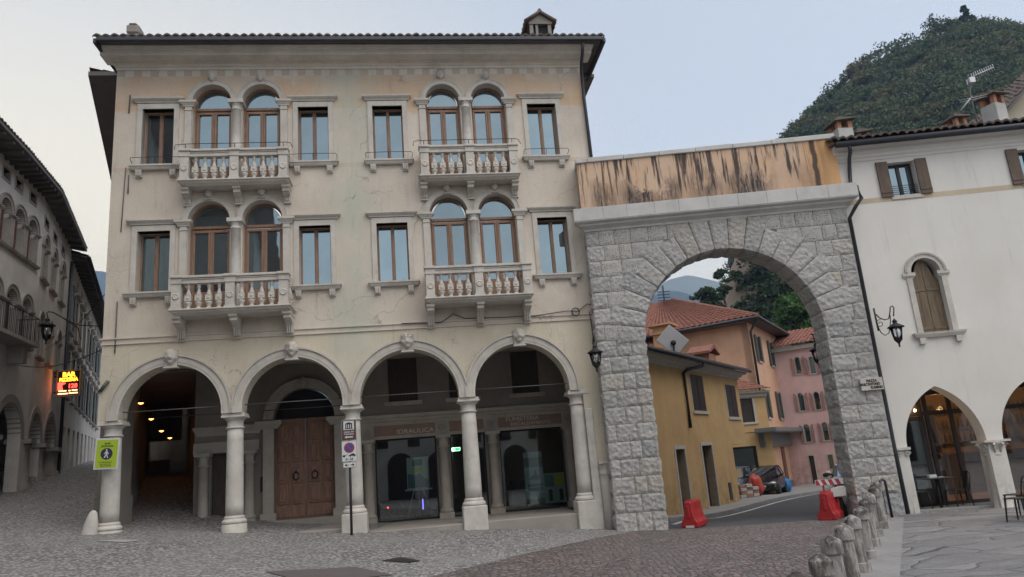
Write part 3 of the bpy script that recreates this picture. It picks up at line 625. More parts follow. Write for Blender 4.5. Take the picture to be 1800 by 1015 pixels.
# portico arches and columns
for i, (c, r) in enumerate(AR):
    mb = MB(); mb.band(c, AZ, r, r+.2, -.045, .5, 36, legs=.08); mb.band(c, AZ, r+.2, r+.245, -.085, .0, 36, legs=.08); mb.band(c, AZ, r+.06, r+.075, -.055, -.04, 36); mb.build('archivolt', M['trim'], PZ)
    keystone(c, AZ+r+.18, .165, ['laugh', 'hair', 'crown', 'hair'][i], 3+i)
def column(u, zb, zblock, ztop=3.42, wblock=.56, block=True, rt_=.182, rb_=.205):
    mb = MB(); sh = zb; prof = [(rb_, sh)]
    for k in range(1, 9): t = k/8; prof.append((rb_-(rb_-rt_)*t**1.6, sh+(ztop-.36-sh)*t))
    mb.lathe(prof, u, .25, 28); c = mb.build('column', M['column'], PZ)
    mb = MB(); z = ztop-.36; mb.lathe([(rt_+.005, z), (rt_+.035, z+.015), (rt_+.035, z+.04), (rt_+.004, z+.05), (rt_+.004, z+.19), (rt_+.02, z+.2), (rt_+.07, z+.245), (rt_+.08, z+.26)], u, .25, 28); mb.box(u-.27, u+.27, -.02, .52, z+.26, z+.31); mb.box(u-.255, u+.255, -.005, .505, z+.31, z+.358); mb.build('capital', M['column'], c, .006)
    mb = MB(); mb.lathe([(rb_+.07, zb-.17), (rb_+.085, zb-.13), (rb_+.07, zb-.09), (rb_+.03, zb-.08), (rb_+.03, zb-.05), (rb_+.045, zb-.03), (rb_+.01, zb-.0), (rb_, zb+.02)], u, .25, 28)
    if block: mb.box(u-wblock/2, u+wblock/2, .25-wblock/2, .25+wblock/2, zblock-.5, zb-.17)
    else: mb.lathe([(rb_+.10, zblock-.5), (rb_+.08, zb-.17)], u, .25, 20)
    mb.build('base', M['column'], c, .02)
    return c
column(.25, 1.16, .95, block=False); column(2.985, 1.08, .73, block=False, rt_=.18, rb_=.2); column(5.72, 1.08, .48, wblock=.58); column(8.54, 1.02, .32, wblock=.58); column(11.30, .92, .1, wblock=.58)
mb = MB(); mb.lathe([(.15, -.2), (.15, 1.2), (.155, 1.32), (.175, 1.34), (.15, 1.36), (.15, 1.5), (.19, 1.58)], 11.78, 0, 16); mb.box(11.60, 11.96, -.2, .05, 1.58, 1.64); mb.build('half_column', M['column'], PZ)
mb = MB(); mb.box(11.42, 11.62, -.03, .1, -.3, 2.95); mb.build('corner_strip', M['column'], PZ, .02)
# iron tie rods across the arches
mb = MB()
for (c, r) in AR: mb.tube([(c-r-.1, .22, 3.62), (c+r+.1, .22, 3.62)], .013, 5)
mb.build('tie_rod', M['wire'], PZ)
mb = MB()
for (c, r) in AR[:2]: mb.tube([(c-r, 2.4, 3.66), (c+r, 2.4, 3.66)], .013, 5)
mb.build('tie_rod', M['wire'], PZ)
# floor of the portico, steps
mb = MB(); mb.box(5.75, 11.2, .06, 3.1, -.4, .47); mb.build('portico_floor', M['floor'], PZ, .02)
mb = MB(); mb.box(2.95, 5.745, .12, 3.1, -.2, .60); mb.build('portico_floor', M['floor'], PZ, .02)
mb = MB(); mb.box(3.0, 5.4, 2.55, 3.1, .55, .785); mb.build('door_step', M['floor'], PZ, .02)
# back wall of the portico
door_h = arched(4.18, .79, 3.45, .82); ho = [door_h, rect(1.72, 2.58, .7, 2.64), rect(6.06, 7.77, .47, 2.7), rect(8.15, 9.15, .47, 2.7), rect(9.54, 11.4, .47, 2.7), rect(6.5, 7.32, 3.72, 5.0), rect(8.22, 8.98, 3.72, 5.0), rect(10.04, 10.84, 3.72, 5.0)]
mb = MB(); mb.box(12.02, 12.2, .51, 3.0, -.3, 4.96); mb.build('portico_end_wall', M['porticowall'], PZ)
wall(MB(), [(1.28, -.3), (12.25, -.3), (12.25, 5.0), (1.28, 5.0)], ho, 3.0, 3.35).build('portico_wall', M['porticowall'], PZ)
for a, b in ((6.5, 7.32), (8.22, 8.98), (10.04, 10.84)):
    w_ = MB().box(a, b, 3.12, 3.15, 3.72, 5.0).build('portico_window', M['doordark'], PZ); MB().box(a-.12, b+.12, 2.93, 3.0, 3.6, 3.72).build('sill', M['darkstone'], w_)
mb = MB(); mb.mold([(0, 3.1), (.04, 3.1), (.05, 3.16), (.09, 3.19), (.10, 3.24), (.15, 3.28), (.16, 3.36), (0, 3.4)], 5.7, 12.2, False, 3.0); mb.box(5.7, 12.2, 2.95, 3.0, 2.7, 2.76); mb.box(5.7, 12.2, 2.965, 3.0, 2.76, 3.1); mb.build('entablature', M['darkstone'], PZ)
for a, b in ((6.06, 7.76), (8.16, 9.12), (9.54, 11.38)):
    mb = MB(); mb.box(a, b, 2.95, 2.97, 2.785, 3.07); f = mb.build('frieze_panel', M['frieze'], PZ)
    if a < 7: text('lettering', 'IDRAULICA', .17, M['letter'], f, (7.2, 2.948, 2.87), sx=1.2)
    if a > 9: text('lettering', 'FUMISTERIA', .15, M['letter'], f, (10.25, 2.948, 2.995), sx=1.2); text('lettering', 'RISCALDAMENTO', .125, M['letter'], f, (10.48, 2.948, 2.855), sx=1.15)
for x in (5.89, 7.96, 9.33, 11.55):
    mb = MB(); mb.box(x-.155, x+.155, 2.945, 2.97, 2.775, 3.085)
    for k in range(8): a = k*math.pi/4; mb.sphere((x+.075*math.cos(a), 2.94, 2.93+.075*math.sin(a)), .036, 6, 4, (1, .5, 1))
    mb.sphere((x, 2.94, 2.93), .035, 6, 4, (1, .5, 1)); mb.build('rosette', M['darkstone'], PZ)
def small_column(x, zb, zt, y=2.86, r=.135, mat='darkstone'):
    mb = MB(); mb.box(x-.2, x+.2, y-.2, y+.2, zb, zb+.15); mb.lathe([(r+.05, zb+.15), (r+.055, zb+.2), (r+.02, zb+.24), (r, zb+.28), (r-.012, zt-.35), (r+.02, zt-.34), (r+.02, zt-.31), (r-.012, zt-.3), (r-.01, zt-.15), (r+.05, zt-.08)], x, y, 18); mb.box(x-.2, x+.2, y-.2, y+.2, zt-.08, zt); mb.build('shop_column', M[mat], PZ)
for x in (5.89, 7.96, 9.345, 11.55): small_column(x, .47, 2.7)
M['midstone'] = m_stone('portico_stone', (.38, .355, .31), .5, 5, .3)
small_column(1.56, .75, 2.66, mat='midstone'); small_column(2.74, .75, 2.66, mat='midstone')
mb = MB(); mb.box(1.28, 2.98, 2.9, 3.0, 2.66, 2.95); mb.mold([(0, 3.1), (.05, 3.12), (.08, 3.2), (.14, 3.3), (.14, 3.36), (0, 3.4)], 1.4, 2.95, True, 3.0); mb.box(1.72, 2.58, 3.28, 3.3, .6, 2.66); mb.build('side_door_frame', M['midstone'], PZ)
mb = MB(); mb.box(1.75, 2.55, 3.15, 3.2, .7, 2.64)
for x in (1.85, 2.2): 
    for z in (.9, 1.75): mb.box(x, x+.26, 3.13, 3.15, z, z+.7)
mb.build('side_door', M['doordark'], PZ)
# great wooden door with its stone frame
mb = MB(); mb.band(4.18, 3.45, .82, 1.06, 2.9, 3.02, 28); mb.band(4.18, 3.45, 1.0, 1.08, 2.85, 2.95, 28)
for s in (-1, 1):
    x = 4.18+s*.95; mb.box(x-.14, x+.14, 2.88, 3.02, .79, 3.2); mb.mold([(.10, 3.2), (.12, 3.24), (.2, 3.34), (.2, 3.42), (0, 3.45)], x-.15, x+.15, True, 3.02); mb.box(x-.2, x+.2, 2.82, 3.02, .70, .98)
mb.sphere((4.18, 2.85, 4.42), .13, 10, 8, (.8, .8, 1.2)); mb.build('door_surround', M['midstone'], PZ)
mb = MB(); mb.ext(arch_pts(4.18, 3.45, .8, 20), 3.14, 3.17); mb.build('fanlight', M['black'], PZ)
for s in (-1, 1):
    mb = MB(); x0, x1 = (3.36, 4.175) if s < 0 else (4.185, 5.0); mb.box(x0, x1, 3.14, 3.2, .79, 3.46)
    xs = [x0+.04, (x0+x1)/2-.015, (x0+x1)/2+.015, x1-.04]
    for r_ in range(4):
        z0 = 1.17+r_*.56
        for c_ in range(2):
            a, b = xs[2*c_]+.03, xs[2*c_+1]-.03
            mb.box(a, b, 3.10, 3.14, z0, z0+.5); mb.box(a+.07, b-.07, 3.06, 3.10, z0+.07, z0+.43)
    mb.box(x0+.02, x1-.02, 3.115, 3.14, .83, 1.1); d = mb.build('door_leaf', M['door'], PZ, .008)
    k = MB(); cx = 4.18+s*.25; k.tube([(cx+.075*math.sin(a), 3.07, 1.90-.10*math.cos(a)) for a in [i*math.pi/8 for i in range(16)]], .022, 6, True); k.sphere((cx, 3.09, 2.0), .05, 8, 6); k.build('door_knocker', M['iron'], d)
mb = MB(); mb.box(3.02, 3.16, 2.93, 3.0, 1.55, 1.95); mb.build('letter_box', M['iron'], PZ, .01)
# shop rooms behind the glass
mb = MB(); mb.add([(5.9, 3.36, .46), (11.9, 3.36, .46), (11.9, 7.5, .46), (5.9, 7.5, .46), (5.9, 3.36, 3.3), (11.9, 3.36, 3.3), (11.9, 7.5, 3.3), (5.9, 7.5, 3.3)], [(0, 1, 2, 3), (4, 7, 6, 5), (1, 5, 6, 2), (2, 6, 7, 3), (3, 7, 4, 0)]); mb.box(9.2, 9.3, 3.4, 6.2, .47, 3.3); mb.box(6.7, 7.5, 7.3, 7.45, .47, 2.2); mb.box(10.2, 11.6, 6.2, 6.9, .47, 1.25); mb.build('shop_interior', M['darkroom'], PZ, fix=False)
for a, b in ((6.06, 7.77), (8.15, 9.15), (9.54, 11.4)):
    mb = MB(); f = .045
    for q in ((a, a+f, .47, 2.7), (b-f, b, .47, 2.7), (a+f, b-f, 2.7-f, 2.7), (a+f, b-f, .47, .47+f)): mb.box(q[0], q[1], 3.12, 3.18, q[2], q[3])
    if a == 8.15: mb.box(8.62, 8.68, 3.12, 3.18, .5, 2.65)
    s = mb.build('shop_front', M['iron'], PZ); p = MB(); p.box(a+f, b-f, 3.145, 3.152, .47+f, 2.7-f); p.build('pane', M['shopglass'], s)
# dark passage running back along the street on the left, with its row of piers
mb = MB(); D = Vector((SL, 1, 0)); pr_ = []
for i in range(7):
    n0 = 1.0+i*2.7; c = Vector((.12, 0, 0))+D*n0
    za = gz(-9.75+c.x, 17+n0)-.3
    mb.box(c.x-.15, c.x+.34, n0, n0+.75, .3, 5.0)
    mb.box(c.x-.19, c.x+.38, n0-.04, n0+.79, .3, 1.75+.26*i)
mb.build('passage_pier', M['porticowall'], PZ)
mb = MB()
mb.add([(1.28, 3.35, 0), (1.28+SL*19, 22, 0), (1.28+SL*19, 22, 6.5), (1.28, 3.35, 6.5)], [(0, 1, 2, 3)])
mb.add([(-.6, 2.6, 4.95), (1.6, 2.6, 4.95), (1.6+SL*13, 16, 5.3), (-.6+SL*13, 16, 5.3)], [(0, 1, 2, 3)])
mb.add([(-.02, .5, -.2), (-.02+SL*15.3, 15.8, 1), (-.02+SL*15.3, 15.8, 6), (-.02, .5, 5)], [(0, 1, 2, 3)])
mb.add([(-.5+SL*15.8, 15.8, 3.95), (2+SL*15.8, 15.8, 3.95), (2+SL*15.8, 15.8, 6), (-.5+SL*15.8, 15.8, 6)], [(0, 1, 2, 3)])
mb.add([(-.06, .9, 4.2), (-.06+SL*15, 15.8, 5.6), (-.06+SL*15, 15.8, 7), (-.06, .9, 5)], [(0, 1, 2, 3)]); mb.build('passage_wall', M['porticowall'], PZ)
mb = MB(); n0 = 15.5; c = SL*n0; mb.box(c-.1, c+1.5, n0, n0+.2, 1.6, 3.15); mb.build('passage_parapet', M['darkstone'], PZ)
mb = MB(); c = SL*21; mb.box(c-.2, c+5, 20, 20.3, 1, 9); mb.box(c+2.0, c+2.6, 19.95, 20, 2.2, 4.6); mb.box(c+.6, c+1.3, 19.95, 20, 3.0, 4.4); mb.build('courtyard_wall', M['midstone'], PZ)
# iron wall clamps, cables
mb = MB()
for x, za, zb in ((.42, 9.0, 11.8), (.30, 5.0, 6.2)): mb.tube([(x, -.03, za), (x, -.03, za+.5)], .014, 5)
mb.tube([(.34, -.03, 9.7), (.3, -.03, 8.0)], .011, 5); mb.tube([(.30, -.03, 6.25), (.3, -.03, 5.0)], .013, 5); mb.tube([(.36, -.03, 11.7), (.35, -.03, 11.2)], .016, 5); mb.tube([(.02, -.06, 4.1), (.2, -.06, 4.35)], .04, 6); mb.build('wall_iron', M['wire'], PZ)

# ---------------------------------------------------------------- town gate of rock-faced blocks
def mk_rock(name, pits):
    t = NT(name); g = t.n('NewGeometry'); r = g.outputs['Random Per Island']
    c = t.mix(r, (.365, .355, .335), (.505, .485, .45)); c = t.mix(t.ramp(r, .85, .95), c, (.45, .41, .35)); c = t.mix(t.ramp(r, .0, .08, .8, 0), c, (.33, .345, .37))
    c = t.mix(t.ramp(t.noise(9, 8, .75), .46, .66, 0, .55), c, (.53, .525, .515)); c = t.mix(t.ramp(t.noise(13, 8, .78, loc=(3, 1, 7)), .56, .74, 0, .55), c, (.20, .20, .205)); c = t.mix(t.ramp(t.noise(.8, 5, .6), .45, .7, 0, .35), c, (.27, .27, .275))
    if pits:
        v = t.voro(22, sc=(1, 1, 1.3)); hole = t.math('MULTIPLY', t.ramp(v, .36, .22), t.ramp(t.noise(7, 3), .3, .42)); c = t.mix(hole, mulc_mix(t, c), (.15, .145, .138))
        h = t.math('ADD', t.noise(30, 6, .7), t.math('MULTIPLY', hole, -2.)); t.bump(h, .5, .02)
    else: c = t.mix(t.ramp(t.noise(30, 6, .8), .5, .66, 0, .6), c, (.60, .59, .57)); c = t.mix(t.ramp(t.noise(34, 6, .8, loc=(4, 9, 2)), .53, .66, 0, .6), c, (.16, .16, .16)); t.bump(t.math('ADD', t.noise(11, 9, .8), t.math('MULTIPLY', t.voro(9), .9)), 1., .06)
    return t.fin(c, .88, spec=.25)
def mulc_mix(t, c): return t.mix(.55, c, (.37, .355, .33))
M['rock'] = mk_rock('rock_faced_limestone', False); M['pitted'] = mk_rock('punched_limestone', True)
M['mortar'] = m_plain('gate_mortar', (.34, .335, .325), .95, var=.3)
M['slab'] = m_stone('cornice_slabs', (.50, .49, .47), .45, 4, .2)
def mk_streaks():
    t = NT('stained_orange_plaster'); x, y, z = t.xyz()
    base = t.mix(t.ramp(t.noise(1.2, 6, .65), .3, .7), (.56, .36, .22), (.58, .44, .34)); base = t.mix(t.ramp(t.noise(.7, 4, loc=(5, 0, 0)), .45, .65, 0, .5), base, (.48, .33, .23)); base = t.mix(t.ramp(x, 5.6, 6.2), base, (.60, .35, .17))
    zz = t.ramp(z, 7.95, 9.27)
    fade = t.math('MULTIPLY', t.ramp(x, 6.6, 5.5), t.ramp(x, -.1, 1.0, .7, 1))
    drip = t.ramp(t.noise(6.0, 4, .7, sc=(1, 1, .06)), .485, .56); reach = t.ramp(t.noise(3.4, 2, .5, sc=(1, 1, .02), loc=(7, 0, 0)), .36, .62, .25, 1.3)
    top = t.math('MULTIPLY', drip, t.ramp(t.math('SUBTRACT', t.math('SUBTRACT', 1, zz), reach), .08, -.12))
    mld = t.ramp(t.math('ADD', t.noise(2.1, 7, .72, sc=(1, 1, .5), loc=(2, 0, 4)), t.math('MULTIPLY', zz, -.28)), .33, .39)
    fine = t.ramp(t.noise(9, 5, .7, sc=(1.5, 1, .22)), .35, .62, .35, 1)
    px_ = t.ramp(t.noise(.75, 2, .5, sc=(1, 0, 0), loc=(3.3, 0, 0)), .40, .54, .12, 1.25); low = t.math('MULTIPLY', t.math('MULTIPLY', mld, fine), px_); low = t.math('MULTIPLY', low, t.ramp(zz, .8, .3))
    f = t.math('MULTIPLY', t.math('MAXIMUM', top, low), fade)
    c = t.mix(t.math('MULTIPLY', f, .93), base, (.05, .043, .045)); c = t.mix(t.ramp(t.noise(6, 6, .75, sc=(1, 1, .6)), .55, .75, 0, .45), c, (.40, .37, .34))
    edge = t.ramp(t.math('ABSOLUTE', t.math('SUBTRACT', x, t.math('ADD', 6.0, t.math('MULTIPLY', t.noise(3, 3, sc=(0, 0, 1)), .12)))), .09, .045); c = t.mix(t.math('MULTIPLY', edge, .9), c, (.055, .045, .045))
    t.bump(t.noise(22, 6, .7), .25, .02); return t.fin(c, .93, spec=.15)
M['streak'] = mk_streaks()
GT = root('town_gate', (2.0, 18.1, 0), -.046, 'grey rusticated stone gate with a single round arch and a stained orange parapet', 'gate')
def rock(mb, a, b, c, d, nrm, amp, seed, N=6, depth=.06, edge=.16):
    a, b, c, d = map(Vector, (a, b, c, d)); nrm = Vector(nrm).normalized(); sd = Vector((seed*3.17, seed*1.3, seed*.7)); vs = []; fs = []
    for j in range(N+1):
        for i in range(N+1):
            u, v = i/N, j/N; p = a.lerp(b, u).lerp(d.lerp(c, u), v)
            m = min(u, 1-u, v, 1-v); e = min(1, m/edge)
            h = (.35+.65*e)*amp*(.55+.9*mnoise.noise(p*3.1+sd)+.6*mnoise.noise(p*8.3+sd)) if m > 0 else -amp*.05
            vs.append(p+nrm*(h+(.012 if m > 0 else .0)))
    for j in range(N):
        for i in range(N): o = j*(N+1)+i; fs.append((o, o+1, o+N+2, o+N+1))
    ring = [i for i in range(N+1)]+[j*(N+1)+N for j in range(1, N+1)]+[N*(N+1)+i for i in range(N-1, -1, -1)]+[j*(N+1) for j in range(N-1, 0, -1)]
    k = len(vs); vs += [vs[i]-nrm*depth for i in ring]; L = len(ring)
    fs += [(ring[i], ring[(i+1) % L], k+(i+1) % L, k+i) for i in range(L)]
    mb.add(vs, fs, False)
CX, ZS, RI, RO, TH = 3.375, 4.42, 2.195, 2.90, .85
wall(MB(), [(0.02, -.5), (CX-RI-.02, -.5), (CX-RI-.02, ZS)]+arch_pts(CX, ZS, RI+.02, 30, 1, math.pi, 0)+[(CX+RI+.02, -.5), (6.58, -.5), (6.58, 7.42), (.02, 7.42)], [], .035, TH).build('core_wall', M['mortar'], GT)
mr = MB(); rg = random.Random(3); H = 7.40/18; G = .006; sd = 0
for row in range(18):
    z0, z1 = row*H, (row+1)*H; zm = (z0+z1)/2
    if row == 0: z0 = -.35
    for side in (0, 1):
        if zm < ZS: e0, e1 = (0, CX-RI) if side == 0 else (CX+RI, 6.6)
        else:
            dz = (zm-.02)-ZS
            if dz >= RO-.2: hw = .45
            else: hw = max(.45, math.sqrt(max(0, (RO-.16)**2-dz*dz)))
            hw = max(hw, .9) if zm > 6.9 else hw
            e0, e1 = (0, CX-hw) if side == 0 else (CX+hw, 6.6)
        if e1-e0 < .1: continue
        n = max(1, round((e1-e0)/(.47 if zm < 4.5 else .42)))
        if n == 1 and e1-e0 > .5 and row % 2: n = 2
        ws = [rg.uniform(.75, 1.25)+(.5 if (i == 0) == (row % 2 == 0) else 0) for i in range(n)]; t = sum(ws); x = e0
        for i in range(n):
            x1 = x+(e1-e0)*ws[i]/t; sd += 1
            corner = (side == 0 and i == 0) or (side == 1 and i == n-1)
            pit = zm > 4.55 and not corner and not (side == 1 and i == 0 and zm < 5.6)
            mr.cur = int(pit); rock(mr, (x+G, 0, z0+G), (x1-G, 0, z0+G), (x1-G, 0, z1-G), (x+G, 0, z1-G), (0, -1, 0), .014 if pit else (.018 if row == 0 else .016), sd, 5 if pit else 7)
            x = x1
mr.cur = 0; NV = 19
for i in range(NV):
    a0, a1 = math.pi*i/NV, math.pi*(i+1)/NV; am = (a0+a1)/2; sd += 1
    ro = RO+(.16 if i % 2 else -.04)
    def P(r, a, y=-.022):
        z = ZS+r*math.sin(a); x = CX+r*math.cos(a)
        if z > 7.40: f = (7.40-ZS)/(r*math.sin(a)); x = CX+r*f*math.cos(a); z = 7.40
        return (x, y, z)
    g = .004
    if abs(am-math.pi/2) < .42: ro = 3.1
    rock(mr, P(RI, a1-g), P(RI, a0+g), P(ro, a0+g), P(ro, a1-g), (0, -1, 0), .020, sd+400, 8)
    ym = .0
    for k, (ya, yb) in enumerate(((-.02, .42), (.43, TH))):
        n_ = (-math.cos(am), 0, -math.sin(am)); rock(mr, P(RI, a0+g, ya), P(RI, a1-g, ya), P(RI, a1-g, yb), P(RI, a0+g, yb), n_, .028, sd+900+k, 5)
for s in (-1, 1):
    x = CX+s*RI
    for row in range(11):
        z0, z1 = row*H, min(ZS, (row+1)*H); z0 = -.35 if row == 0 else z0
        sp = .35 if row % 2 else .5; sd += 1
        for ya, yb in ((-.02, sp), (sp+.01, TH)): rock(mr, (x, ya, z0+G), (x, yb, z0+G), (x, yb, z1-G), (x, ya, z1-G), (-s, 0, 0), .035, sd+77+yb, 5)
for s, x in ((-1, 0), (1, 6.6)):
    for row in range(18): rock(mr, (x, 0, row*H+G), (x, TH, row*H+G), (x, TH, row*H+H-G), (x, 0, row*H+H-G), (s, 0, 0), .05, row+3000+s, 4)
mr.build('stonework', [M['rock'], M['pitted']], GT, fix=True)
mb = MB(); mb.mold([(0, 7.38), (.03, 7.38), (.04, 7.43), (.10, 7.47), (.16, 7.50), (.17, 7.54), (.25, 7.57), (.27, 7.58)], 0, 6.6); mb.mold([(.27, 7.58), (.27, 7.93), (.25, 7.945), (0, 7.96)], 0, 6.6); mb.box(.0, 6.6, 0, TH, 7.38, 7.95)
mb.build('gate_cornice', M['slab'], GT)
mb = MB(); x = -.27
for wd in (.75, .6, .7, .62, .74, .75, .72, .74, .78, .74): mb.box(x+.004, min(6.87, x+wd)-.004, -.282, -.2, 7.60, 7.94); x += wd
mb.build('cornice_slab', M['slab'], GT, .006)
mb = MB(); mb.box(-.04, 6.62, .0, .5, 7.95, 9.28); mb.build('parapet', M['streak'], GT)
mb = MB(); x = -.08
for wd in (.32, .95, .93, .95, .97, 1.0, 1.62): mb.box(x+.004, x+wd-.004, -.05, .6, 9.28, 9.40+.012*(int(x*7) % 2)); x += wd
mb.build('coping', M['slab'], GT, .012)
# lanterns
M['lampglass'] = m_glass('lantern_glass', (.85, .88, .9), .10)
def lantern(name, loc, yaw, label, s=.85, arm=None, group='iron street lanterns'):
    L = root(name, loc, yaw, label, 'lantern', group); n = 6; mb = MB()
    def hexa(r, z, k=0): return [(r*math.cos(2*math.pi*i/n+k), r*math.sin(2*math.pi*i/n+k), z) for i in range(n)]
    for i in range(n): a = hexa(.17*s, .0)[i]; b = hexa(.105*s, -.36*s)[i]; mb.tube([a, b], .011*s, 5)
    mb.tube(hexa(.172*s, 0), .014*s, 5, True); mb.tube(hexa(.105*s, -.36*s), .014*s, 5, True)
    mb.lathe([(.10*s, -.36*s), (.075*s, -.40*s), (.03*s, -.45*s), (.022*s, -.5*s), (.03*s, -.53*s), (.0, -.57*s)], 0, 0, 8); mb.build('frame', M['iron'], L)
    mb = MB(); mb.lathe([(.225*s, -.01*s), (.22*s, .015*s), (.12*s, .075*s), (.06*s, .11*s), (.055*s, .15*s), (.07*s, .16*s), (.05*s, .2*s), (.015*s, .24*s), (.0, .27*s)], 0, 0, 12); mb.build('cap', M['iron'], L)
    mb = MB(); mb.lathe([(.160*s, -.005), (.098*s, -.355*s)], 0, 0, 6); mb.build('glass', M['lampglass'], L)
    if arm:
        mb = MB()
        for p, r in arm: mb.tube(p, r, 6)
        mb.build('bracket', M['iron'], L)
    return L
def spiral(cx, cz, r, a0, a1, n=16, y=0): return [(cx+r*(1-.75*i/n)*math.cos(a0+(a1-a0)*i/n), y, cz+r*(1-.75*i/n)*math.sin(a0+(a1-a0)*i/n)) for i in range(n+1)]
def at_gate(u, y, z): p = GT.matrix_world @ Vector((u, y, z)) if False else Vector((2.0+u*math.cos(-.046)-y*math.sin(-.046), 18.1+u*math.sin(-.046)+y*math.cos(-.046), z)); return p
ARM = [([(-.40, 0, .36), (-.33, 0, .26), (-.22, 0, .2), (-.12, 0, .22), (-.06, 0, .38), (-.03, 0, .50), (.02, 0, .52), (.045, 0, .46), (.03, 0, .38), (0, 0, .27)], .014), (spiral(-.34, .12, .10, 1.2, 9.5), .009), ([(-.40, 0, .05), (-.36, 0, -.1), (-.28, 0, -.17), (-.18, 0, -.12), (-.10, 0, .12), (-.07, 0, .3)], .011), ([(-.42, 0, .5), (-.41, 0, -.05)], .022)]
lantern('street_lantern', at_gate(7.02, -.45, 4.17), -.046, 'black iron lantern on a scrolled bracket between gate and white house', .85, ARM)
lantern('street_lantern', at_gate(-.10, -.40, 4.20), -.046, 'black iron lantern hanging left of the stone gate beside the palazzo', .85, [([(0, 0, .27), (0, .0, .36), (.0, .2, .40), (0, .6, .30)], .014), ([(0, 0, .5), (0, 0, .27)], .02)])
lantern('street_lantern', at_gate(5.86, 1.7, 4.05), -.046, 'black iron lantern under the gate arch against the pink house', .85, [([(0, 0, .27), (-.02, 0, .4), (-.08, 0, .44), (.3, 0, .38), (-.1, 0, .3)], .014)])
# street name plaque
pq = root('street_plaque', at_gate(6.37, -.10, 2.92), -.046, 'pale stone street name plaque on the right pier of the gate', 'plaque')
mb = MB(); mb.box(-.26, .26, 0, .05, -.145, .145); mb.build('tablet', M['trim'], pq, .006)
M['ink'] = m_plain('black_paint', (.015, .015, .016), .6)
text('lettering', 'PIAZZA', .085, M['ink'], pq, (.0, -.004, .075), sx=.85, bold=.004); text('lettering', "MARC'ANTONIO", .085, M['ink'], pq, (-.045, -.004, -.005), sx=.72, bold=.004); text('lettering', 'FLAMINIO', .085, M['ink'], pq, (.10, -.004, -.085), sx=.75, bold=.004)

# ---------------------------------------------------------------- white house with the bar
WO, WY = (8.75, 17.9, 0), -.0556
WB = root('white_house', WO, WY, 'white plastered house with brown shutters above a pointed arcade and bar', 'building')
def wpt(u, y, z): return Vector((WO[0]+u*math.cos(WY)-y*math.sin(WY), WO[1]+u*math.sin(WY)+y*math.cos(WY), z))
def mk_white():
    t = NT('white_plaster'); x, y, z = t.xyz(); c = t.mix(t.ramp(t.noise(.6, 6, .6), .3, .7), (.60, .575, .53), (.67, .65, .605))
    c = t.mix(t.ramp(t.noise(5, 5, .7, sc=(1, 1, .4)), .55, .8, 0, .2), c, (.47, .46, .43)); c = t.mix(t.math('MULTIPLY', t.ramp(z, 1.6, -.1), t.ramp(t.noise(2.2, 6, .75), .35, .65)), c, (.36, .345, .32)); run = t.math('MULTIPLY', t.ramp(t.noise(4.5, 5, .75, sc=(1, 1, .06)), .55, .72), t.ramp(t.noise(.7, 3, loc=(4, 4, 4)), .42, .62)); c = t.mix(t.math('MULTIPLY', run, .6), c, (.40, .385, .35)); c = t.mix(t.ramp(t.noise(1.7, 8, .8, loc=(7, 3, 1)), .58, .64, 0, .3), c, (.55, .53, .49)); t.bump(t.noise(14, 6, .7), .12, .02); return t.fin(c, .92, spec=.2)
M['white'] = mk_white(); M['tan'] = m_plaster('tan_band_paint', (.52, .43, .32), .85, .3); M['shutter'] = m_wood('brown_shutter_paint', (.105, .068, .045), .6, (3, 3, .5)); M['shutter2'] = m_wood('olive_brown_shutter', (.16, .115, .07), .65, (3, 3, .5))
M['bronze'] = m_plain('dark_bar_wood', (.022, .016, .014), .5)
def pointed(cx, a, zs, h, z0, n=14):
    Rr = (a*a+h*h)/(2*a); P = [(cx-a, z0), (cx+a, z0)]
    am = math.asin(h/Rr)
    right = [(cx+a-Rr+Rr*math.cos(am*i/n), zs+Rr*math.sin(am*i/n)) for i in range(n+1)]; left = [(2*cx-x, z) for x, z in right[::-1]]
    return P+right+left[1:]
hol = [rect(1.12, 1.80, 7.6, 8.5), rect(4.36, 5.0, 7.6, 8.5), rect(7.6, 8.3, 7.6, 8.5), arched(1.49, 4.05, 5.56, .35)]
arc = [pointed(cx, .91, 1.40, 1.36, -.3) for cx in (1.14, 3.34, 5.54, 7.74)]
outl = [(-.25, -.3)]
for P in arc: outl += [P[0]]+P[2:][::-1]+[P[1]]
outl += [(12, -.3), (12, 9.05), (-.25, 9.05)]
wall(MB(), outl, hol, 0, .42).build('wall', M['white'], WB)
mb = MB(); mb.box(-.25, 12, .43, 1.6, 2.95, 3.05); mb.add([(-.25, .42, -.3), (5.5, 9, -.3), (5.5, 9, 9.05), (-.25, .42, 9.05), (12, .42, -.3), (12, 9, -.3), (12, 9, 9.05), (12, .42, 9.05)], [(0, 1, 2, 3), (4, 5, 6, 7), (1, 5, 6, 2)]); mb.build('side_wall', M['white'], WB)
mb = MB(); mb.box(-.25, 12, -.004, .0, 7.47, 7.6); mb.build('painted_band', M['tan'], WB)
mb = MB(); mb.mold([(0, 8.62), (.02, 8.62), (.03, 8.68), (.07, 8.72), (.08, 8.78), (.14, 8.83), (.15, 8.9), (.24, 8.95), (.25, 9.0), (0, 9.03)], -.2, 12, False); mb.build('cornice', M['white'], WB)
mb = MB(); mb.tube([(-.2, -.40, 8.98), (12.2, -.40, 8.98)], .085, 8); mb.tube([(.12, -.40, 8.95), (.14, -.36, 8.8), (.16, -.15, 8.65), (.15, -.08, 8.4), (.10, -.08, 8.0), (.14, -.30, 7.85), (.16, -.40, 7.5), (-.02, -.40, 7.3), (-.10, -.10, 7.1), (-.10, -.08, 1.5), (-.08, -.08, -.1)], .05, 8); mb.build('gutter', M['gutter'], WB)
mb = MB(); mb.box(-.3, 12.2, -.36, 5, 9.03, 9.07); mb.build('eave', M['soffit'], WB)
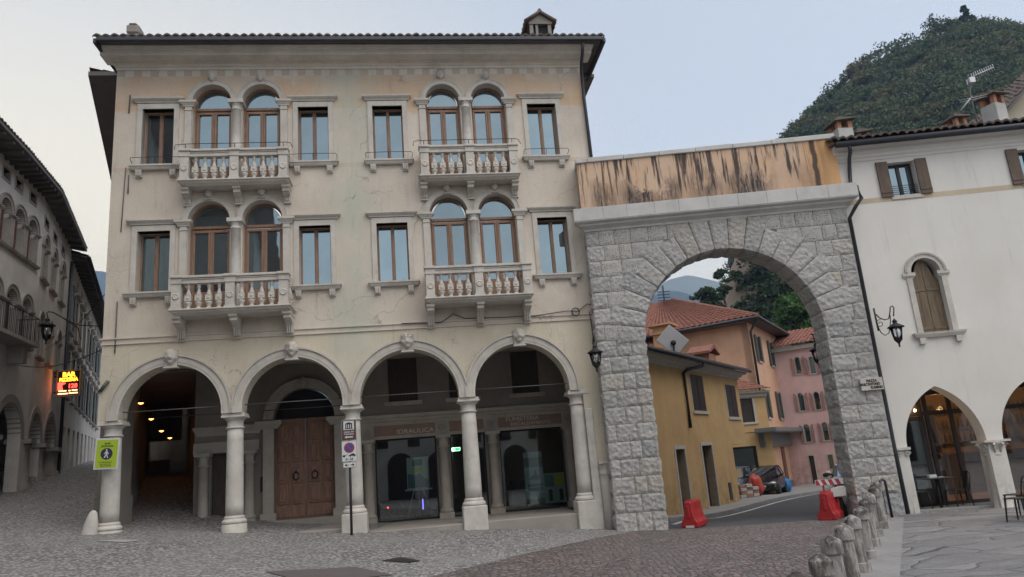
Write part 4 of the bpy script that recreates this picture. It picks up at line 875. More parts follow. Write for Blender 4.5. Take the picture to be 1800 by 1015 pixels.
mb = MB(); tile_roof(mb, (-.35, -.45, 9.10), (12.2, -.45, 9.10), (12.2, 4.8, 10.75), (-.35, 4.8, 10.75), .21, amp=.065); mb.build('roof', M['tilegrey'], WB)
for a, b in ((1.12, 1.80), (4.36, 5.0), (7.6, 8.3)):
    mb = MB(); f = .05; z0, z1 = 7.6, 8.5
    for q in ((a, a+f, z0, z1), (b-f, b, z0, z1), (a+f, b-f, z1-f, z1), (a+f, b-f, z0, z0+f)): mb.box(q[0], q[1], .2, .26, q[2], q[3])
    mb.box((a+b)/2-.04, (a+b)/2+.04, .19, .26, z0+f, z1-f); w_ = mb.build('window', M['bronze'], WB); p = MB(); p.box(a+f, b-f, .225, .23, z0+f, z1-f); p.build('pane', M['pane'], w_)
    r = MB()
    for k in range(5): r.tube([(a, .06, z0+.06+k*.055), (b, .06, z0+.06+k*.055)], .008, 4)
    r.build('window_bars', M['iron'], w_); s = MB(); s.box(a-.05, b+.05, -.03, .2, z0-.1, z0); s.build('sill', M['trim'], w_)
    for s_, x in ((-1, a), (1, b)):
        s = MB(); x0, x1 = (x-.29, x-.005) if s_ < 0 else (x+.005, x+.29); s.box(x0, x1, -.06, -.02, z0-.02, z1+.03); s.box(x0+.13, x0+.136, -.064, -.06, z0, z1)
        s.box(x0, x1, -.075, -.06, z0+.08, z0+.13); s.build('shutter', M['shutter'], w_, .005)
# pointed arched window with closed shutters
mb = MB(); mb.band(1.49, 5.56, .35, .44, -.05, .3, 24); mb.band(1.49, 5.56, .44, .50, -.075, 0, 24)
for i in range(26): a = math.pi*(i+.5)/26; mb.sphere((1.49+.47*math.cos(a), -.078, 5.56+.47*math.sin(a)), .018, 5, 4)
for s in (-1, 1):
    x = 1.49+s*.415; mb.box(x-.065, x+.065, -.04, .3, 4.05, 5.42); mb.mold([(.02, 5.42), (.04, 5.46), (.06, 5.48), (.06, 5.56), (0, 5.56)], x-.09, x+.09)
mb.mold([(0, 3.92), (.08, 3.93), (.12, 4.0), (.13, 4.045), (0, 4.05)], 1.0, 1.98)
for x in (1.06, 1.92): mb.box(x-.07, x+.07, -.1, 0, 3.78, 3.92)
aw = mb.build('arched_window', M['trim'], WB)
for s in (-1, 1):
    mb = MB(); pts = [(0.004, 4.06), (.345, 4.06), (.345, 5.36), (.30, 5.42), (.24, 5.47), (.2, 5.6), (.13, 5.80), (.05, 5.88), (.004, 5.88)]; mb.ext([(1.49+s*x, z) for x, z in pts], .14, .18)
    for z in (4.14, 5.1): mb.box(1.49+min(s*.02, s*.33), 1.49+max(s*.02, s*.33), .125, .14, z, z+.05)
    mb.box(1.49+s*.18-.004, 1.49+s*.18+.004, .132, .14, 4.08, 5.3)
    mb.build('shutter', M['shutter2'], aw, .004)
mb = MB(); mb.box(1.1, 1.9, .32, .34, 4.0, 6.0); mb.build('dark_opening', M['black'], aw)
# columns of the arcade
mb = MB(); mb.lathe([(.105, -.3), (.10, .3), (.088, 1.02), (.10, 1.03), (.10, 1.06), (.09, 1.07)], .10, .1, 16); c = mb.build('column', M['column'], WB); mb = MB(); mb.lathe([(.09, 1.07), (.10, 1.15), (.09, 1.25), (.14, 1.34)], .10, .1, 14); mb.box(-.06, .27, -.07, .3, 1.34, 1.40)
for s in (-1, 1): mb.tube(spiral(.10+s*.10, 1.25, .07, 0, 9, 14, -.03), .016, 5)
mb.build('capital', M['column'], c)
proto = None
for cx in (2.24, 4.44, 6.64, 8.84):
    if proto: dup(proto, WB).location.x = cx-2.24; continue
    mb = MB(); mb.lathe([(.26, -.4), (.255, -.16), (.225, -.14), (.215, .1), (.20, 1.05), (.225, 1.06), (.225, 1.09), (.20, 1.1)], cx, .21, 24); proto = mb.build('column', M['column'], WB)
    mb = MB(); mb.lathe([(.20, 1.1), (.215, 1.2), (.25, 1.3), (.31, 1.36)], cx, .21, 20)
    for i in range(10): a = i*.628; mb.tube([(cx+.2*math.cos(a), .21+.2*math.sin(a), 1.12), (cx+.25*math.cos(a), .21+.25*math.sin(a), 1.24), (cx+.32*math.cos(a), .21+.32*math.sin(a), 1.33), (cx+.34*math.cos(a), .21+.34*math.sin(a), 1.28)], [.03, .035, .03, .02], 5)
    mb.box(cx-.30, cx+.30, -.09, .51, 1.36, 1.41); mb.build('capital', M['column'], proto)
# bar front and its warm room
mb = MB(); y0, y1 = 1.15, 1.22
def bars(X, Z):
    for a, b, c, d in X: mb.box(a, b, y0, y1, c, d)
bars([(-.3, 7.5, 2.62, 2.8), (-.3, 7.5, 2.12, 2.22), (-.3, 9, -.12, .02)], 0)
for x in (-.3, .27, 1.22, 1.36, 1.95, 2.9, 3.9, 4.9, 5.9, 6.9): mb.box(x-.04, x+.04, y0-.012, y1, -.1, 2.7)
sf = mb.build('bar_front', M['bronze'], WB)
mb = MB(); mb.box(-.3, 7.5, 1.18, 1.185, 0, 2.65); mb.build('pane', M['clear'], sf)
mb = MB(); x0, x1 = .40, 1.20
for q in ((x0, x0+.09, 0, 2.1), (x1-.09, x1, 0, 2.1), (x0, x1, 2.0, 2.11), (x0, x1, 0, .35)): mb.box(q[0], q[1], 1.08, 1.13, q[2], q[3])
d = mb.build('bar_door', M['bronze'], WB); mb = MB(); mb.box(x0+.09, x1-.09, 1.10, 1.105, .35, 2.0); mb.build('pane', M['shopglass'], d); mb = MB(); mb.tube([(x0+.05, 1.08, .85), (x0+.05, 1.0, .9), (x0+.05, 1.0, 1.3), (x0+.05, 1.08, 1.35)], .02, 6); mb.build('handle', M['wire'], d)
M['barwall'] = m_plaster('bar_wall', (.30, .18, .09), .7, .4); M['barwood'] = m_wood('bar_wood', (.09, .05, .03), .5)
mb = MB(); mb.add([(.3, 1.3, 0), (9, 1.3, 0), (9, 5.2, 0), (3.15, 5.2, 0), (.3, 1.3, 2.93), (9, 1.3, 2.93), (9, 5.2, 2.93), (3.15, 5.2, 2.93)], [(0, 1, 2, 3), (4, 7, 6, 5), (2, 6, 7, 3), (3, 7, 4, 0), (1, 5, 6, 2)]); mb.build('bar_room', M['barwall'], WB, fix=False)
mb = MB(); mb.box(2.6, 7.5, 3.4, 4.0, 0.01, 1.05); mb.box(2.5, 7.6, 3.3, 4.05, 1.05, 1.1)
for z in (1.35, 1.75, 2.15): mb.box(3.3, 7.8, 4.9, 5.18, z, z+.035)
for x in (3.3, 4.8, 6.3, 7.77): mb.box(x, x+.03, 4.88, 5.19, 1.1, 2.5)
mb.box(1.3, 1.38, 1.5, 3.0, 0.01, 2.1); mb.build('bar_counter', M['barwood'], WB)
M['bottle'] = m_plain('bottle_glass', (.05, .02, .015), .2, var=.5); mb = MB()
for z in (1.385, 1.785, 2.185):
    for i in range(30):
        x = 3.4+i*.145+rg.uniform(-.03, .03); h = rg.uniform(.22, .32); mb.lathe([(.035, z), (.035, z+h*.6), (.014, z+h*.75), (.014, z+h)], x, 5.0, 7)
o = mb.build('bottles', M['bottle'], WB); o['kind'] = 'stuff'
M['bulb'] = m_emit('warm_bulb', (1, .62, .25), 14)
mb = MB(); lam = [(.20, .95, 2.55), (.24, 1.0, 2.42), (1.02, 1.0, 2.26), (2.6, 2.6, 2.2), (3.3, 2.9, 2.3), (3.4, 2.2, 2.05), (1.75, 3.2, 2.5)]
for p in lam: mb.sphere(p, .032, 8, 6)
mb.build('lamp_bulb', M['bulb'], WB)
mb = MB()
for p in lam: mb.tube([(p[0], p[1], p[2]+.03), (p[0], p[1], 2.92)], .006, 4)
mb.build('lamp_cord', M['iron'], WB)
for i, (u, y, z, e) in enumerate(((2.6, 3.0, 2.3, 9), (5.0, 3.0, 2.2, 12), (.22, 1.0, 2.4, 1))):
    l = bpy.data.lights.new('bar_lamp', 'POINT'); l.energy = e; l.color = (1, .55, .22); l.shadow_soft_size = .08; o = bpy.data.objects.new('bar_lamp_light', l); COL.objects.link(o); o.location = wpt(u, y, z)
mb = MB(); mb.box(.2, 9, .3, 1.2, -.35, -.06); mb.build('threshold', M['kerb'], WB, .01)
mb = MB(); mb.box(3.93, 4.05, -.03, 0, 4.97, 5.10); mb.box(3.95, 4.03, -.045, -.03, 4.99, 5.08); mb.build('alarm_box', M['trim'], WB, .006)
# chimneys with sloping slab hats, brick posts
M['brick'] = m_plain('chimney_brick', (.30, .15, .095), .9, var=.35); M['chimwhite'] = m_plaster('chimney_white', (.45, .44, .42), .7, .4)
def wchim(X, Y, z, wd, hb, ht, yaw, tilt):
    mb = MB(); a = wd/2; mb.box(-a, a, -a, a, -1.6, hb); c = mb.build('chimney', M['chimwhite'], WB); p = Vector((X, Y, 0))-Vector((WO[0], WO[1], 0)); p.rotate(Matrix.Rotation(-WY, 3, 'Z')); c.location = (p.x, p.y, z); c.rotation_euler.z = yaw
    for sx in (-1, 1):
        for sy in (-1, 1): MB().box(min(sx*a*.45, sx*a), max(sx*a*.45, sx*a), min(sy*a*.45, sy*a), max(sy*a*.45, sy*a), hb, hb+ht).build('brick_post', M['brick'], c)
    mb = MB(); n0 = len(mb.v); mb.box(-a*1.5, a*1.5, -a*1.5, a*1.5, 0, .05)
    for i in range(4): mb.box(-a*(1.1-.25*i), a*(1.1-.25*i), -a*(1.1-.25*i), a*(1.1-.25*i), .05+.045*i, .095+.045*i)
    mb.tf(Matrix.Translation((0, 0, hb+ht)) @ Matrix.Rotation(tilt, 4, 'Y')); mb.build('chimney_hat', M['tilegrey'], c, .01)
wchim(10.75, 21.6, 11.02, .50, .12, .24, .2, -.12); wchim(11.5, 21.9, 10.85, .40, .05, .18, .1, -.12); wchim(14.66, 22, 10.95, .42, .16, .26, .25, -.05); wchim(16.1, 22.2, 11.3, .50, .55, .3, .45, -.08)
# aerial
an = root('tv_aerial', (15.35, 22, 10.2), 0, 'tall grey rooftop aerial with a long toothed boom over the white house', 'aerial'); mb = MB(); mb.tube([(.0, 0, 0), (-.02, 0, 1.9), (.06, 0, 2.75)], .028, 6); mb.build('mast', M['wire'], an)
M['alu'] = m_plain('aluminium', (.45, .46, .48), .5, .8)
mb = MB(); P0, P1 = Vector((.08, 0, 2.62)), Vector((.95, .0, 2.93)); mb.tube([P0, P1], .016, 5)
for i in range(11): p = P0.lerp(P1, .12+.088*i); mb.tube([p+Vector((.03, .02, -.11)), p+Vector((-.03, -.02, .11))], .009, 4)
mb.box(.03, .2, -.1, .1, 2.42, 2.6); mb.build('boom', M['alu'], an)
mb = MB(); mb.tube([(-.45, 0, 1.5), (.02, 0, 1.95)], .025, 5); mb.build('cross_arm', M['chimwhite'], an); mb = MB()
for z in (1.9, 1.83): mb.tube([(-.35, .1, z), (.45, -.1, z+.04)], .008, 4)
mb.build('dipole', M['alu'], an)
# gabled house higher up behind
GH = root('gabled_house', (17.15, 25.5, -.5), -.1, 'cream gabled house rising behind the white house roof at far right', 'building'); M['cream'] = m_plaster('cream_plaster', (.55, .50, .38), .8, .3)
mb = MB(); mb.ext([(0, 4), (9, 4), (9, 12.2), (4.5, 16.2), (0, 12.0)], 0, 7); mb.build('wall', M['cream'], GH)
mb = MB(); tile_roof(mb, (-.5, -.6, 11.65), (-.5, 7.5, 11.65), (4.5, 7.5, 16.35), (4.5, -.6, 16.35), .25); tile_roof(mb, (9.5, -.6, 11.8), (9.5, 7.5, 11.8), (4.5, 7.5, 16.35), (4.5, -.6, 16.35), .25); mb.build('roof', M['tilegrey'], GH)
mb = MB(); mb.add([(-.5, -.6, 11.5), (4.5, -.6, 16.2), (4.5, -.6, 16.34), (-.5, -.6, 11.64), (-.5, 0, 11.5), (4.5, 0, 16.2)], [(0, 1, 2, 3), (0, 4, 5, 1)]); mb.build('verge', M['soffit'], GH)

# ---------------------------------------------------------------- old houses of the street climbing on the left
AO, AY = (-16.917, 25, 0), R(103.7)
AH = root('arcade_house', AO, AY, 'old pale house with rows of arched windows over a low arcade on the left street', 'building')
MB_ = Matrix.Translation((.447, 0, 0)) @ Matrix.Rotation(R(9.3), 4, 'Z')       # second stretch of the front, turned with the street
M['oldwall'] = m_plaster('old_grey_plaster', (.66, .63, .59), .75, .5); M['oldtrim'] = m_stone('old_window_stone', (.33, .31, .285), .5, 6, .3); M['redwood'] = m_wood('red_brown_shutter', (.17, .075, .06), .7); M['greenshut'] = m_wood('dark_green_shutter', (.02, .045, .045), .6)
A_W = [(-5.05, .40), (-3.85, .40), (-2.65, .40), (-1.58, .40), (-.48, .40)]; A_R = [(-5.4, .42), (-4.2, .42), (-2.95, .42), (-1.68, .42), (-.46, .38)]
B_W = [.68, 2.42, 4.25]
gA = [(-6.6, 1.3), (-3.75, 1.25), (-1.05, .98)]; gB = [(1.25, .98), (3.98, 1.08)]
hA = [arched(c, 9.97, 11.12, r) for c, r in A_W]+[arched(c, 7.0, 8.28, r) for c, r in A_R]+[rect(x, x+.5, 12.14, 12.46) for x in (-5.2, -4.1, -3.05, -2.05, -.85)]+[arched(c, .5, 3.9, r, 1.15) for c, r in gA]
hB = [arched(c, 9.75, 11.0, .36) for c in B_W]+[arched(c, 6.9, 8.1, .34) for c in (.80, 2.52, 4.32)]+[rect(x, x+.7, 11.78, 12.06) for x in (.25, 2.0, 3.8)]+[arched(c, .5, 3.9, r, 1.05) for c, r in gB]
wall(MB(), rect(-9, .447, .3, 12.85), hA, 0, .4).build('wall', M['oldwall'], AH); wall(MB(), rect(0, 6.0, .3, 12.7), hB, 0, .4).tf(MB_).build('wall', M['oldwall'], AH)
mb = MB(); mb.box(-9, .45, .41, 9, 0, 12.7); st = len(mb.v)
mb2 = MB(); mb2.box(.0, 6.0, 3.5, 9, 0, 12.3); mb2.tf(MB_); mb.box(-9.2, -9, 0, 9, 0, 12.7)
mb = MB(); mb.box(-9, .3, 3.2, 9, 0, 12.7); mb.box(-9.1, -9, 0, 9, 0, 12.7); mb.build('rear_wall', M['oldwall'], AH); mb2.build('rear_wall', M['oldwall'], AH)
mb = MB(); mb.box(-9, .4, .41, 3.2, 5.4, 5.5); mb.build('arcade_ceiling', M['darkstone'], AH); mb = MB(); mb.box(0, 6, .41, 3.5, 5.2, 5.3); mb.tf(MB_); mb.build('arcade_ceiling', M['darkstone'], AH)
def arch_win(c, z0, zs, r, xf, shut, parent, deep=.2):
    mb = MB(); mb.band(c, zs, r, r+.12, -.05, .3, 18); mb.band(c, zs, r+.12, r+.16, -.08, 0, 18)
    for s in (-1, 1): x = c+s*(r+.05); mb.box(x-.07, x+.07, -.04, .3, z0, zs-.14); mb.mold([(.04, zs-.14), (.06, zs-.10), (.10, zs-.05), (.10, zs), (0, zs)], x-.08, x+.08)
    mb.mold([(0, z0-.12), (.10, z0-.10), (.13, z0-.02), (0, z0)], c-r-.12, c+r+.12)
    if xf: mb.tf(xf)
    w_ = mb.build('arched_window', M['oldtrim'], parent); mb = MB(); mb.ext(arched(c, z0, zs, r, 1, 12), deep, deep+.04)
    mb.box(c-.012, c+.012, deep-.02, deep, z0, zs)
    for s in (-1, 1):
        for k in range(4): mb.box(c+s*r*.5-r*.38, c+s*r*.5+r*.38, deep-.012, deep, z0+.06+k*(zs-z0)/4, z0+(k+.86)*(zs-z0)/4)
    if xf: mb.tf(xf)
    mb.build('shutter', M[shut], w_)
for c, r in A_W: arch_win(c, 9.97, 11.12, r, None, 'redwood', AH)
for c, r in A_R: arch_win(c, 7.0, 8.28, r, None, 'doordark', AH)
for c in B_W: arch_win(c, 9.75, 11.0, .36, MB_, 'shutter', AH)
for c in (.80, 2.52, 4.32): arch_win(c, 6.9, 8.1, .34, MB_, 'doordark', AH)
def attic(xs, z0, z1, wd, xf):
    for x in xs:
        mb = MB(); mb.box(x-.08, x, -.02, .2, z0, z1); mb.box(x+wd, x+wd+.08, -.02, .2, z0, z1); mb.box(x-.08, x+wd+.08, -.02, .2, z1, z1+.08); mb.box(x-.08, x+wd+.08, -.02, .2, z0-.08, z0)
        mb.box(x, x+wd, .22, .25, z0, z1)
        if xf: mb.tf(xf)
        mb.build('attic_opening', M['oldtrim'], AH)
attic((-5.2, -4.1, -3.05, -2.05, -.85), 12.14, 12.46, .5, None); attic((.25, 2.0, 3.8), 11.78, 12.06, .7, MB_)
for L, xf in ((gA, None), (gB, MB_)):
    for c, r in L:
        mb = MB(); kz = 1.15 if L is gA else 1.05; mb.band(c, 3.9, r, r+.22, -.03, .4, 24, kz=kz)
        if xf: mb.tf(xf)
        mb.build('archivolt', M['oldtrim'], AH)
for L, xf in (([-5.17, -2.35], None), ([.12, 2.58, 5.25], MB_)):
    for x in L:
        p = Vector((x, .2, 0)); p = (xf @ p) if xf else p; q = Matrix.Rotation(AY, 4, 'Z') @ p+Vector(AO); zb = gz(q.x, q.y)
        mb = MB(); mb.lathe([(.40, zb-.3), (.40, zb+.1), (.31, zb+.2), (.28, 3.6), (.34, 3.65), (.36, 3.75)], x, .2, 18); mb.box(x-.42, x+.42, -.2, .6, 3.75, 3.9)
        if xf: mb.tf(xf)
        mb.build('arcade_column', M['oldtrim'], AH)
# balcony with iron railing
mb = MB(); mb.box(-4.9, -1.1, -.75, 0, 6.78, 6.9); mb.ext([(-4.7, 6.2), (-4.4, 6.2), (-4.4, 6.78), (-4.7, 6.78)], -.5, 0); mb.ext([(-1.7, 6.2), (-1.4, 6.2), (-1.4, 6.78), (-1.7, 6.78)], -.5, 0); b = mb.build('balcony', M['oldtrim'], AH)
mb = MB(); mb.tube([(-4.85, 0, 7.75), (-4.85, -.7, 7.75), (-1.15, -.7, 7.75), (-1.15, 0, 7.75)], .018, 5)
for i in range(32): x = -4.85+3.7*i/31; mb.tube([(x, -.7, 6.9), (x, -.7, 7.75)], .009, 4)
for i in range(6): mb.tube([(-1.15, -.7+.115*i, 6.9), (-1.15, -.7+.115*i, 7.75)], .009, 4)
mb.build('railing', M['iron'], b)
# eave with rafters
def eave(x0, x1, zi, zo, ov, xf, parent, step=.55):
    mb = MB(); mb.ext([(-ov, zo), (0, zi), (0, zi+.05), (-ov, zo+.05)], x0, x1); mb.v = [(b_, a, z) for a, b_, z in mb.v]
    k = int((x1-x0)/step)
    for i in range(k): x = x0+step*(i+.5); mb.add([(x-.05, -ov+.05, zo-.10), (x+.05, -ov+.05, zo-.10), (x+.05, 0, zi-.16), (x-.05, 0, zi-.16), (x-.05, -ov+.05, zo), (x+.05, -ov+.05, zo), (x+.05, 0, zi), (x-.05, 0, zi)], [(0, 1, 2, 3), (0, 4, 5, 1), (0, 3, 7, 4), (1, 5, 6, 2)])
    if xf: mb.tf(xf)
    mb.build('eave', M['soffit'], parent); m2 = MB(); tile_roof(m2, (x0, -ov-.05, zo+.08), (x1, -ov-.05, zo+.08), (x1, 5, zo+.08+(5+ov)*.36), (x0, 5, zo+.08+(5+ov)*.36), .22)
    if xf: m2.tf(xf)
    m2.build('roof', M['tilegrey'], parent)
    m3 = MB(); m3.tube([(x0, -ov-.1, zo+.02), (x1, -ov-.1, zo+.02)], .07, 6)
    if xf: m3.tf(xf)
    m3.build('gutter', M['gutter'], parent)
def bl(u, y, z): return tuple(MB_ @ Vector((u, y, z)))
outp = [(-9.3, -.8, 12.86), (-3.2, -.8, 12.82), bl(-.5, -.62, 12.76), bl(6.1, -.6, 12.52)]; inn = [(-9.3, .1, 12.84), (-3.2, .1, 12.84), (.40, .1, 12.8), bl(6.1, .1, 12.66)]; bk = [(-9.3, 5, 14.9), (-3.2, 5, 14.9), (.6, 5, 14.8), bl(6.1, 5, 14.6)]
mb = MB(); mb.add(outp+inn+[(x, y, z+.1) for x, y, z in outp], [(i, i+1, 5+i, 4+i) for i in range(3)]+[(i, 8+i, 9+i, i+1) for i in range(3)])
for i in range(3):
    for k in range(9):
        a, b_ = Vector(outp[i]).lerp(Vector(outp[i+1]), (k+.5)/9), Vector(inn[i]).lerp(Vector(inn[i+1]), (k+.5)/9); e_ = (Vector(outp[i+1])-Vector(outp[i])).normalized()*.05; dz = Vector((0, 0, -.11)); a = a.lerp(b_, .08)
        mb.add([a-e_+dz, a+e_+dz, b_+e_+dz, b_-e_+dz, a-e_, a+e_, b_+e_, b_-e_], [(0, 1, 2, 3), (0, 4, 5, 1), (0, 3, 7, 4), (1, 5, 6, 2)])
mb.build('eave', M['soffit'], AH); mb = MB()
for i in range(3): tile_roof(mb, *[Vector(p)+Vector((0, 0, .12)) for p in (outp[i], outp[i+1], bk[i+1], bk[i])], .22)
mb.build('roof', M['tilegrey'], AH)
mb = MB(); mb.tube([(5.95, -.08, 12), (5.95, -.08, 2.6)], .07, 6); mb.tf(MB_); mb.build('downpipe', M['gutter'], AH)
# second house of the street
NO, NY = (-19.373, 30.97, 0), R(115.7)
NH = root('street_house', NO, NY, 'narrow grey house with tall shuttered windows farther up the left street', 'building')
hl = []; wl = []
for i in range(9): u = .9+i*2.05; zz = .072*u; hl += [rect(u, u+.85, 9.1, 10.9), rect(u, u+.85, 6.2, 8.2), rect(u+.05, u+1.0, 1.5+zz, 4.9+zz*.5), rect(u, u+.7, 11.5, 11.9)]; wl += [(u, 9.1, 10.9, i), (u, 6.2, 8.2, i+2)]
wall(MB(), rect(0.02, 24, .5, 12.4), hl, 0, .35).build('wall', M['oldwall'], NH)
mb = MB()
for i in range(9): u = .9+i*2.05; mb.box(u, u+1.0, .25, .3, 1.5, 5.2); mb.box(u, u+.7, .25, .3, 11.4, 12)
mb.build('shadowed_doorway', M['doordark'], NH)
for u, z0, z1, k in wl:
    mb = MB(); mb.box(u, u+.85, .2, .24, z0, z1); mb.mold([(0, z1+.12), (.16, z1+.22), (.18, z1+.3), (0, z1+.33)], u-.1, u+.95); mb.mold([(0, z0-.12), (.13, z0-.1), (.13, z0), (0, z0)], u-.1, u+.95); mb.box(u-.1, u, -.04, .2, z0, z1); mb.box(u+.85, u+.95, -.04, .2, z0, z1); mb.box(u-.1, u+.95, -.04, .2, z1, z1+.12)
    w_ = mb.build('window', M['oldtrim'], NH); mb = MB(); mb.box(u+.04, u+.81, .185, .2, z0+.04, z1-.04); mb.build('pane', M['pane'], w_)
    if k in (0, 5, 7, 9):
        for x0 in (u-.5, u+.9): MB().box(x0, x0+.45, -.09, -.05, z0, z1).build('shutter', M['greenshut'], w_)
mb = MB(); mb.box(.02, 24, 3, 9, 0, 12.4); mb.build('rear_wall', M['oldwall'], NH)
eave(.05, 24, 12.4, 12.25, .6, None, NH, .7)
# lantern, sign, wires across the street
lantern('street_lantern', (-15.66, 24, 7.50), R(8), 'iron lantern on a long curved arm over the climbing left street', 1.15, [([(0, 0, .3), (-.05, 0, .42), (.0, 0, .48), (.12, .05, .47), (.30, .3, .34), (.45, 1.2, .15), (-.2, 3.0, .1)], .02), ([(.3, .3, .34), (.7, .6, .10), (1.2, 1.0, .12), (1.7, 1.5, .3)], .016)])
sg = root('neon_sign', (-17.9, 29, 6.30), R(4), 'lit orange and red bar sign on dark board over the left street', 'sign')
M['signblack'] = m_plain('sign_black', (.012, .008, .008), .4); M['signframe'] = m_plain('sign_frame', (.38, .27, .17), .5); M['amber'] = m_emit('amber_tube', (1, .33, .02), 1.7); M['redtube'] = m_emit('red_tube', (1, .045, .03), 1.6); M['paletube'] = m_emit('pale_tube', (1, .5, .25), .9)
mb = MB(); mb.box(-.42, .42, 0, .16, -.48, .48); mb.build('board', M['signblack'], sg)
mb = MB(); mb.box(-.45, .45, -.02, .18, .48, .52); mb.box(-.45, .45, -.02, .18, -.52, -.48); mb.box(-.46, -.42, -.02, .18, -.5, .5); mb.box(.42, .46, -.02, .18, -.5, .5); mb.build('frame', M['signframe'], sg)
text('lettering', 'BAR', .25, M['amber'], sg, (0, -.012, .34), sx=1.05, bold=.012); text('lettering', 'PIZZERIA', .19, M['amber'], sg, (0, -.012, .14), sx=.92, bold=.008); text('lettering', '128', .24, M['redtube'], sg, (.17, -.012, -.12), sx=1.0, bold=.008)
mb = MB(); mb.ext([(-.4, -.26), (-.2, -.26), (-.22, -.16), (-.25, -.12), (-.2, -.04), (-.12, -.02), (-.1, .02), (-.2, .05), (-.4, .04)], -.02, 0); mb.build('logo', M['redtube'], sg)
mb = MB()
for x0, x1, z in ((-.36, -.06, -.30), (.02, .1, -.3), (.15, .36, -.29), (-.38, .0, -.41), (.04, .38, -.40)): mb.box(x0, x1, -.015, 0, z-.025, z+.025)
mb.build('small_print', M['paletube'], sg)
mb = MB(); mb.tube([(-.46, .1, .3), (-1.0, .6, .4)], .03, 5); mb.tube([(-.46, .1, -.3), (-1.0, .6, -.3)], .03, 5); mb.build('arm', M['iron'], sg)
for i, (p, q, lb) in enumerate((((-17.0, 24.6, 6.35), (-9.9, 17.6, 5.3), 'thin cable strung across the left street under the lantern'), ((-18.0, 27.5, 7.4), (-9.95, 18.0, 7.2), 'thin upper cable strung across the left street at window height'))):
    mb = MB(); P, Q = Vector(p), Vector(q); mb.tube([P.lerp(Q, t/10)+Vector((0, 0, -.25*math.sin(math.pi*t/10))) for t in range(11)], .012, 4); tag(mb.build('cable', M['iron']), lb, 'cable', 'cables across the left street')
# houses closing the square behind the viewer (only reflected in the glass)
def back_house(name, x0, x1, y0, y1, h, label, mat):
    H = root(name, (0, 0, 0), 0, label, 'building'); mb = MB(); mb.box(x0, x1, y0, y1, -1, h); mb.build('wall', M[mat], H); mb = MB(); mb.box(x0-.9, x1+.9, y0-.9, y1+.9, h, h+.3); mb.ext([(x0-.9, h+.3), (x1+.9, h+.3), ((x0+x1)/2, h+2)], y0, y1); mb.build('roof', M['tilegrey'], H)
    mb = MB()
    for z in (3.8, 6.8, 9.6):
        if z+1.6 > h: continue
        x = x0+1
        while x < x1-1.2: mb.box(x, x+.9, y1, y1+.03, z, z+1.6); x += 2.4
    for i in range(int((x1-x0)/3)): mb.ext(arched(x0+1.6+3*i, 0, 2.4, 1.0, 1, 10), y1, y1+.04)
    mb.build('window_row', M['doordark'], H)
back_house('plain_house', -30, -7.6, -9, 1.5, 14.2, 'tall plain house at the near left corner of the square', 'oldwall')
back_house('side_house', -24, -10.5, 1.6, 10.3, 14.4, 'tall house beyond the left edge of the square', 'oldwall')
back_house('long_house', -7.0, 34, -24, -15, 9.5, 'long plain house closing the square behind the viewer', 'oldwall')

# ---------------------------------------------------------------- street beyond the gate
def mk_yellow(name, c):
    t = NT(name); x, y, z = t.xyz(); k = t.mix(t.ramp(t.noise(.7, 6, .65), .3, .7), mulc(c, .82), mulc(c, 1.08)); k = t.mix(t.ramp(t.noise(1.6, 5, .7, sc=(1.6, 1, .18)), .55, .75, 0, .35), k, mulc(c, 1.4)); k = t.mix(t.math('MULTIPLY', t.ramp(z, 1.2, -.7), t.ramp(t.noise(2.2, 6, .7), .4, .65)), k, mulc(c, .45)); k = t.mix(t.ramp(t.noise(12, 5, .7), .55, .8, 0, .3), k, mulc(c, .6)); t.bump(t.noise(16, 6, .7), .2, .02); return t.fin(k, .92, spec=.2)
M['yellow'] = mk_yellow('ochre_plaster', (.52, .35, .175)); M['orange'] = mk_yellow('apricot_plaster', (.62, .39, .265)); M['pink'] = mk_yellow('pink_plaster', (.66, .45, .43)); M['palestone'] = m_stone('pale_frame_stone', (.46, .44, .40), .35, 6, .2); M['greyshut'] = m_wood('grey_green_shutter', (.10, .105, .095), .7, (3, 3, .5)); M['pinkshut'] = m_wood('faded_pink_shutter', (.34, .19, .175), .7, (3, 3, .5)); M['brownshut'] = m_wood('dark_brown_shutter', (.035, .022, .02), .6, (3, 3, .5)); M['greymetal'] = m_plain('grey_metal', (.16, .165, .165), .5)
YH = root('yellow_house', (4.628, 26, 0), R(58), 'ochre yellow house with dark shutters and grey cornice just beyond the gate', 'building')
holes = [rect(4.0, 5.6, 3.28, 4.74), rect(8.5, 10.1, 3.1, 4.55), rect(1.42, 2.35, -1.2, 1.84), rect(4.3, 5.5, -1.2, 1.92)]
wall(MB(), [(-3, -1.2), (8.37, -1.2), (8.37, 1.9), (10.6, 1.9), (10.6, 5.2), (-3, 5.2)], holes, 0, .4).build('wall', M['yellow'], YH)
mb = MB(); mb.box(8.0, 8.37, .4, 7, -1.2, 5.1); mb.box(10.3, 10.6, .4, 7, 1.9, 5.1); mb.box(8.37, 10.3, .4, 7, 1.9, 2.0); mb.box(-3, -2.8, .4, 7, -1.2, 5.1); mb.box(-2.8, 8, 6.8, 7, -1.2, 5.1); mb.build('side_wall', M['yellow'], YH)
mb = MB(); mb.mold([(0, 4.85), (.04, 4.86), (.08, 4.93), (.2, 4.98), (.22, 5.05), (.38, 5.1), (.40, 5.18), (0, 5.2)], -3, 10.6); mb.build('cornice', M['palestone'], YH)
mb = MB(); tile_roof(mb, (-3.2, -.55, 5.24), (11.1, -.55, 5.24), (10.4, 4, 6.15), (-3.2, 4, 6.15), .2); mb.build('roof', M['tilegrey'], YH)
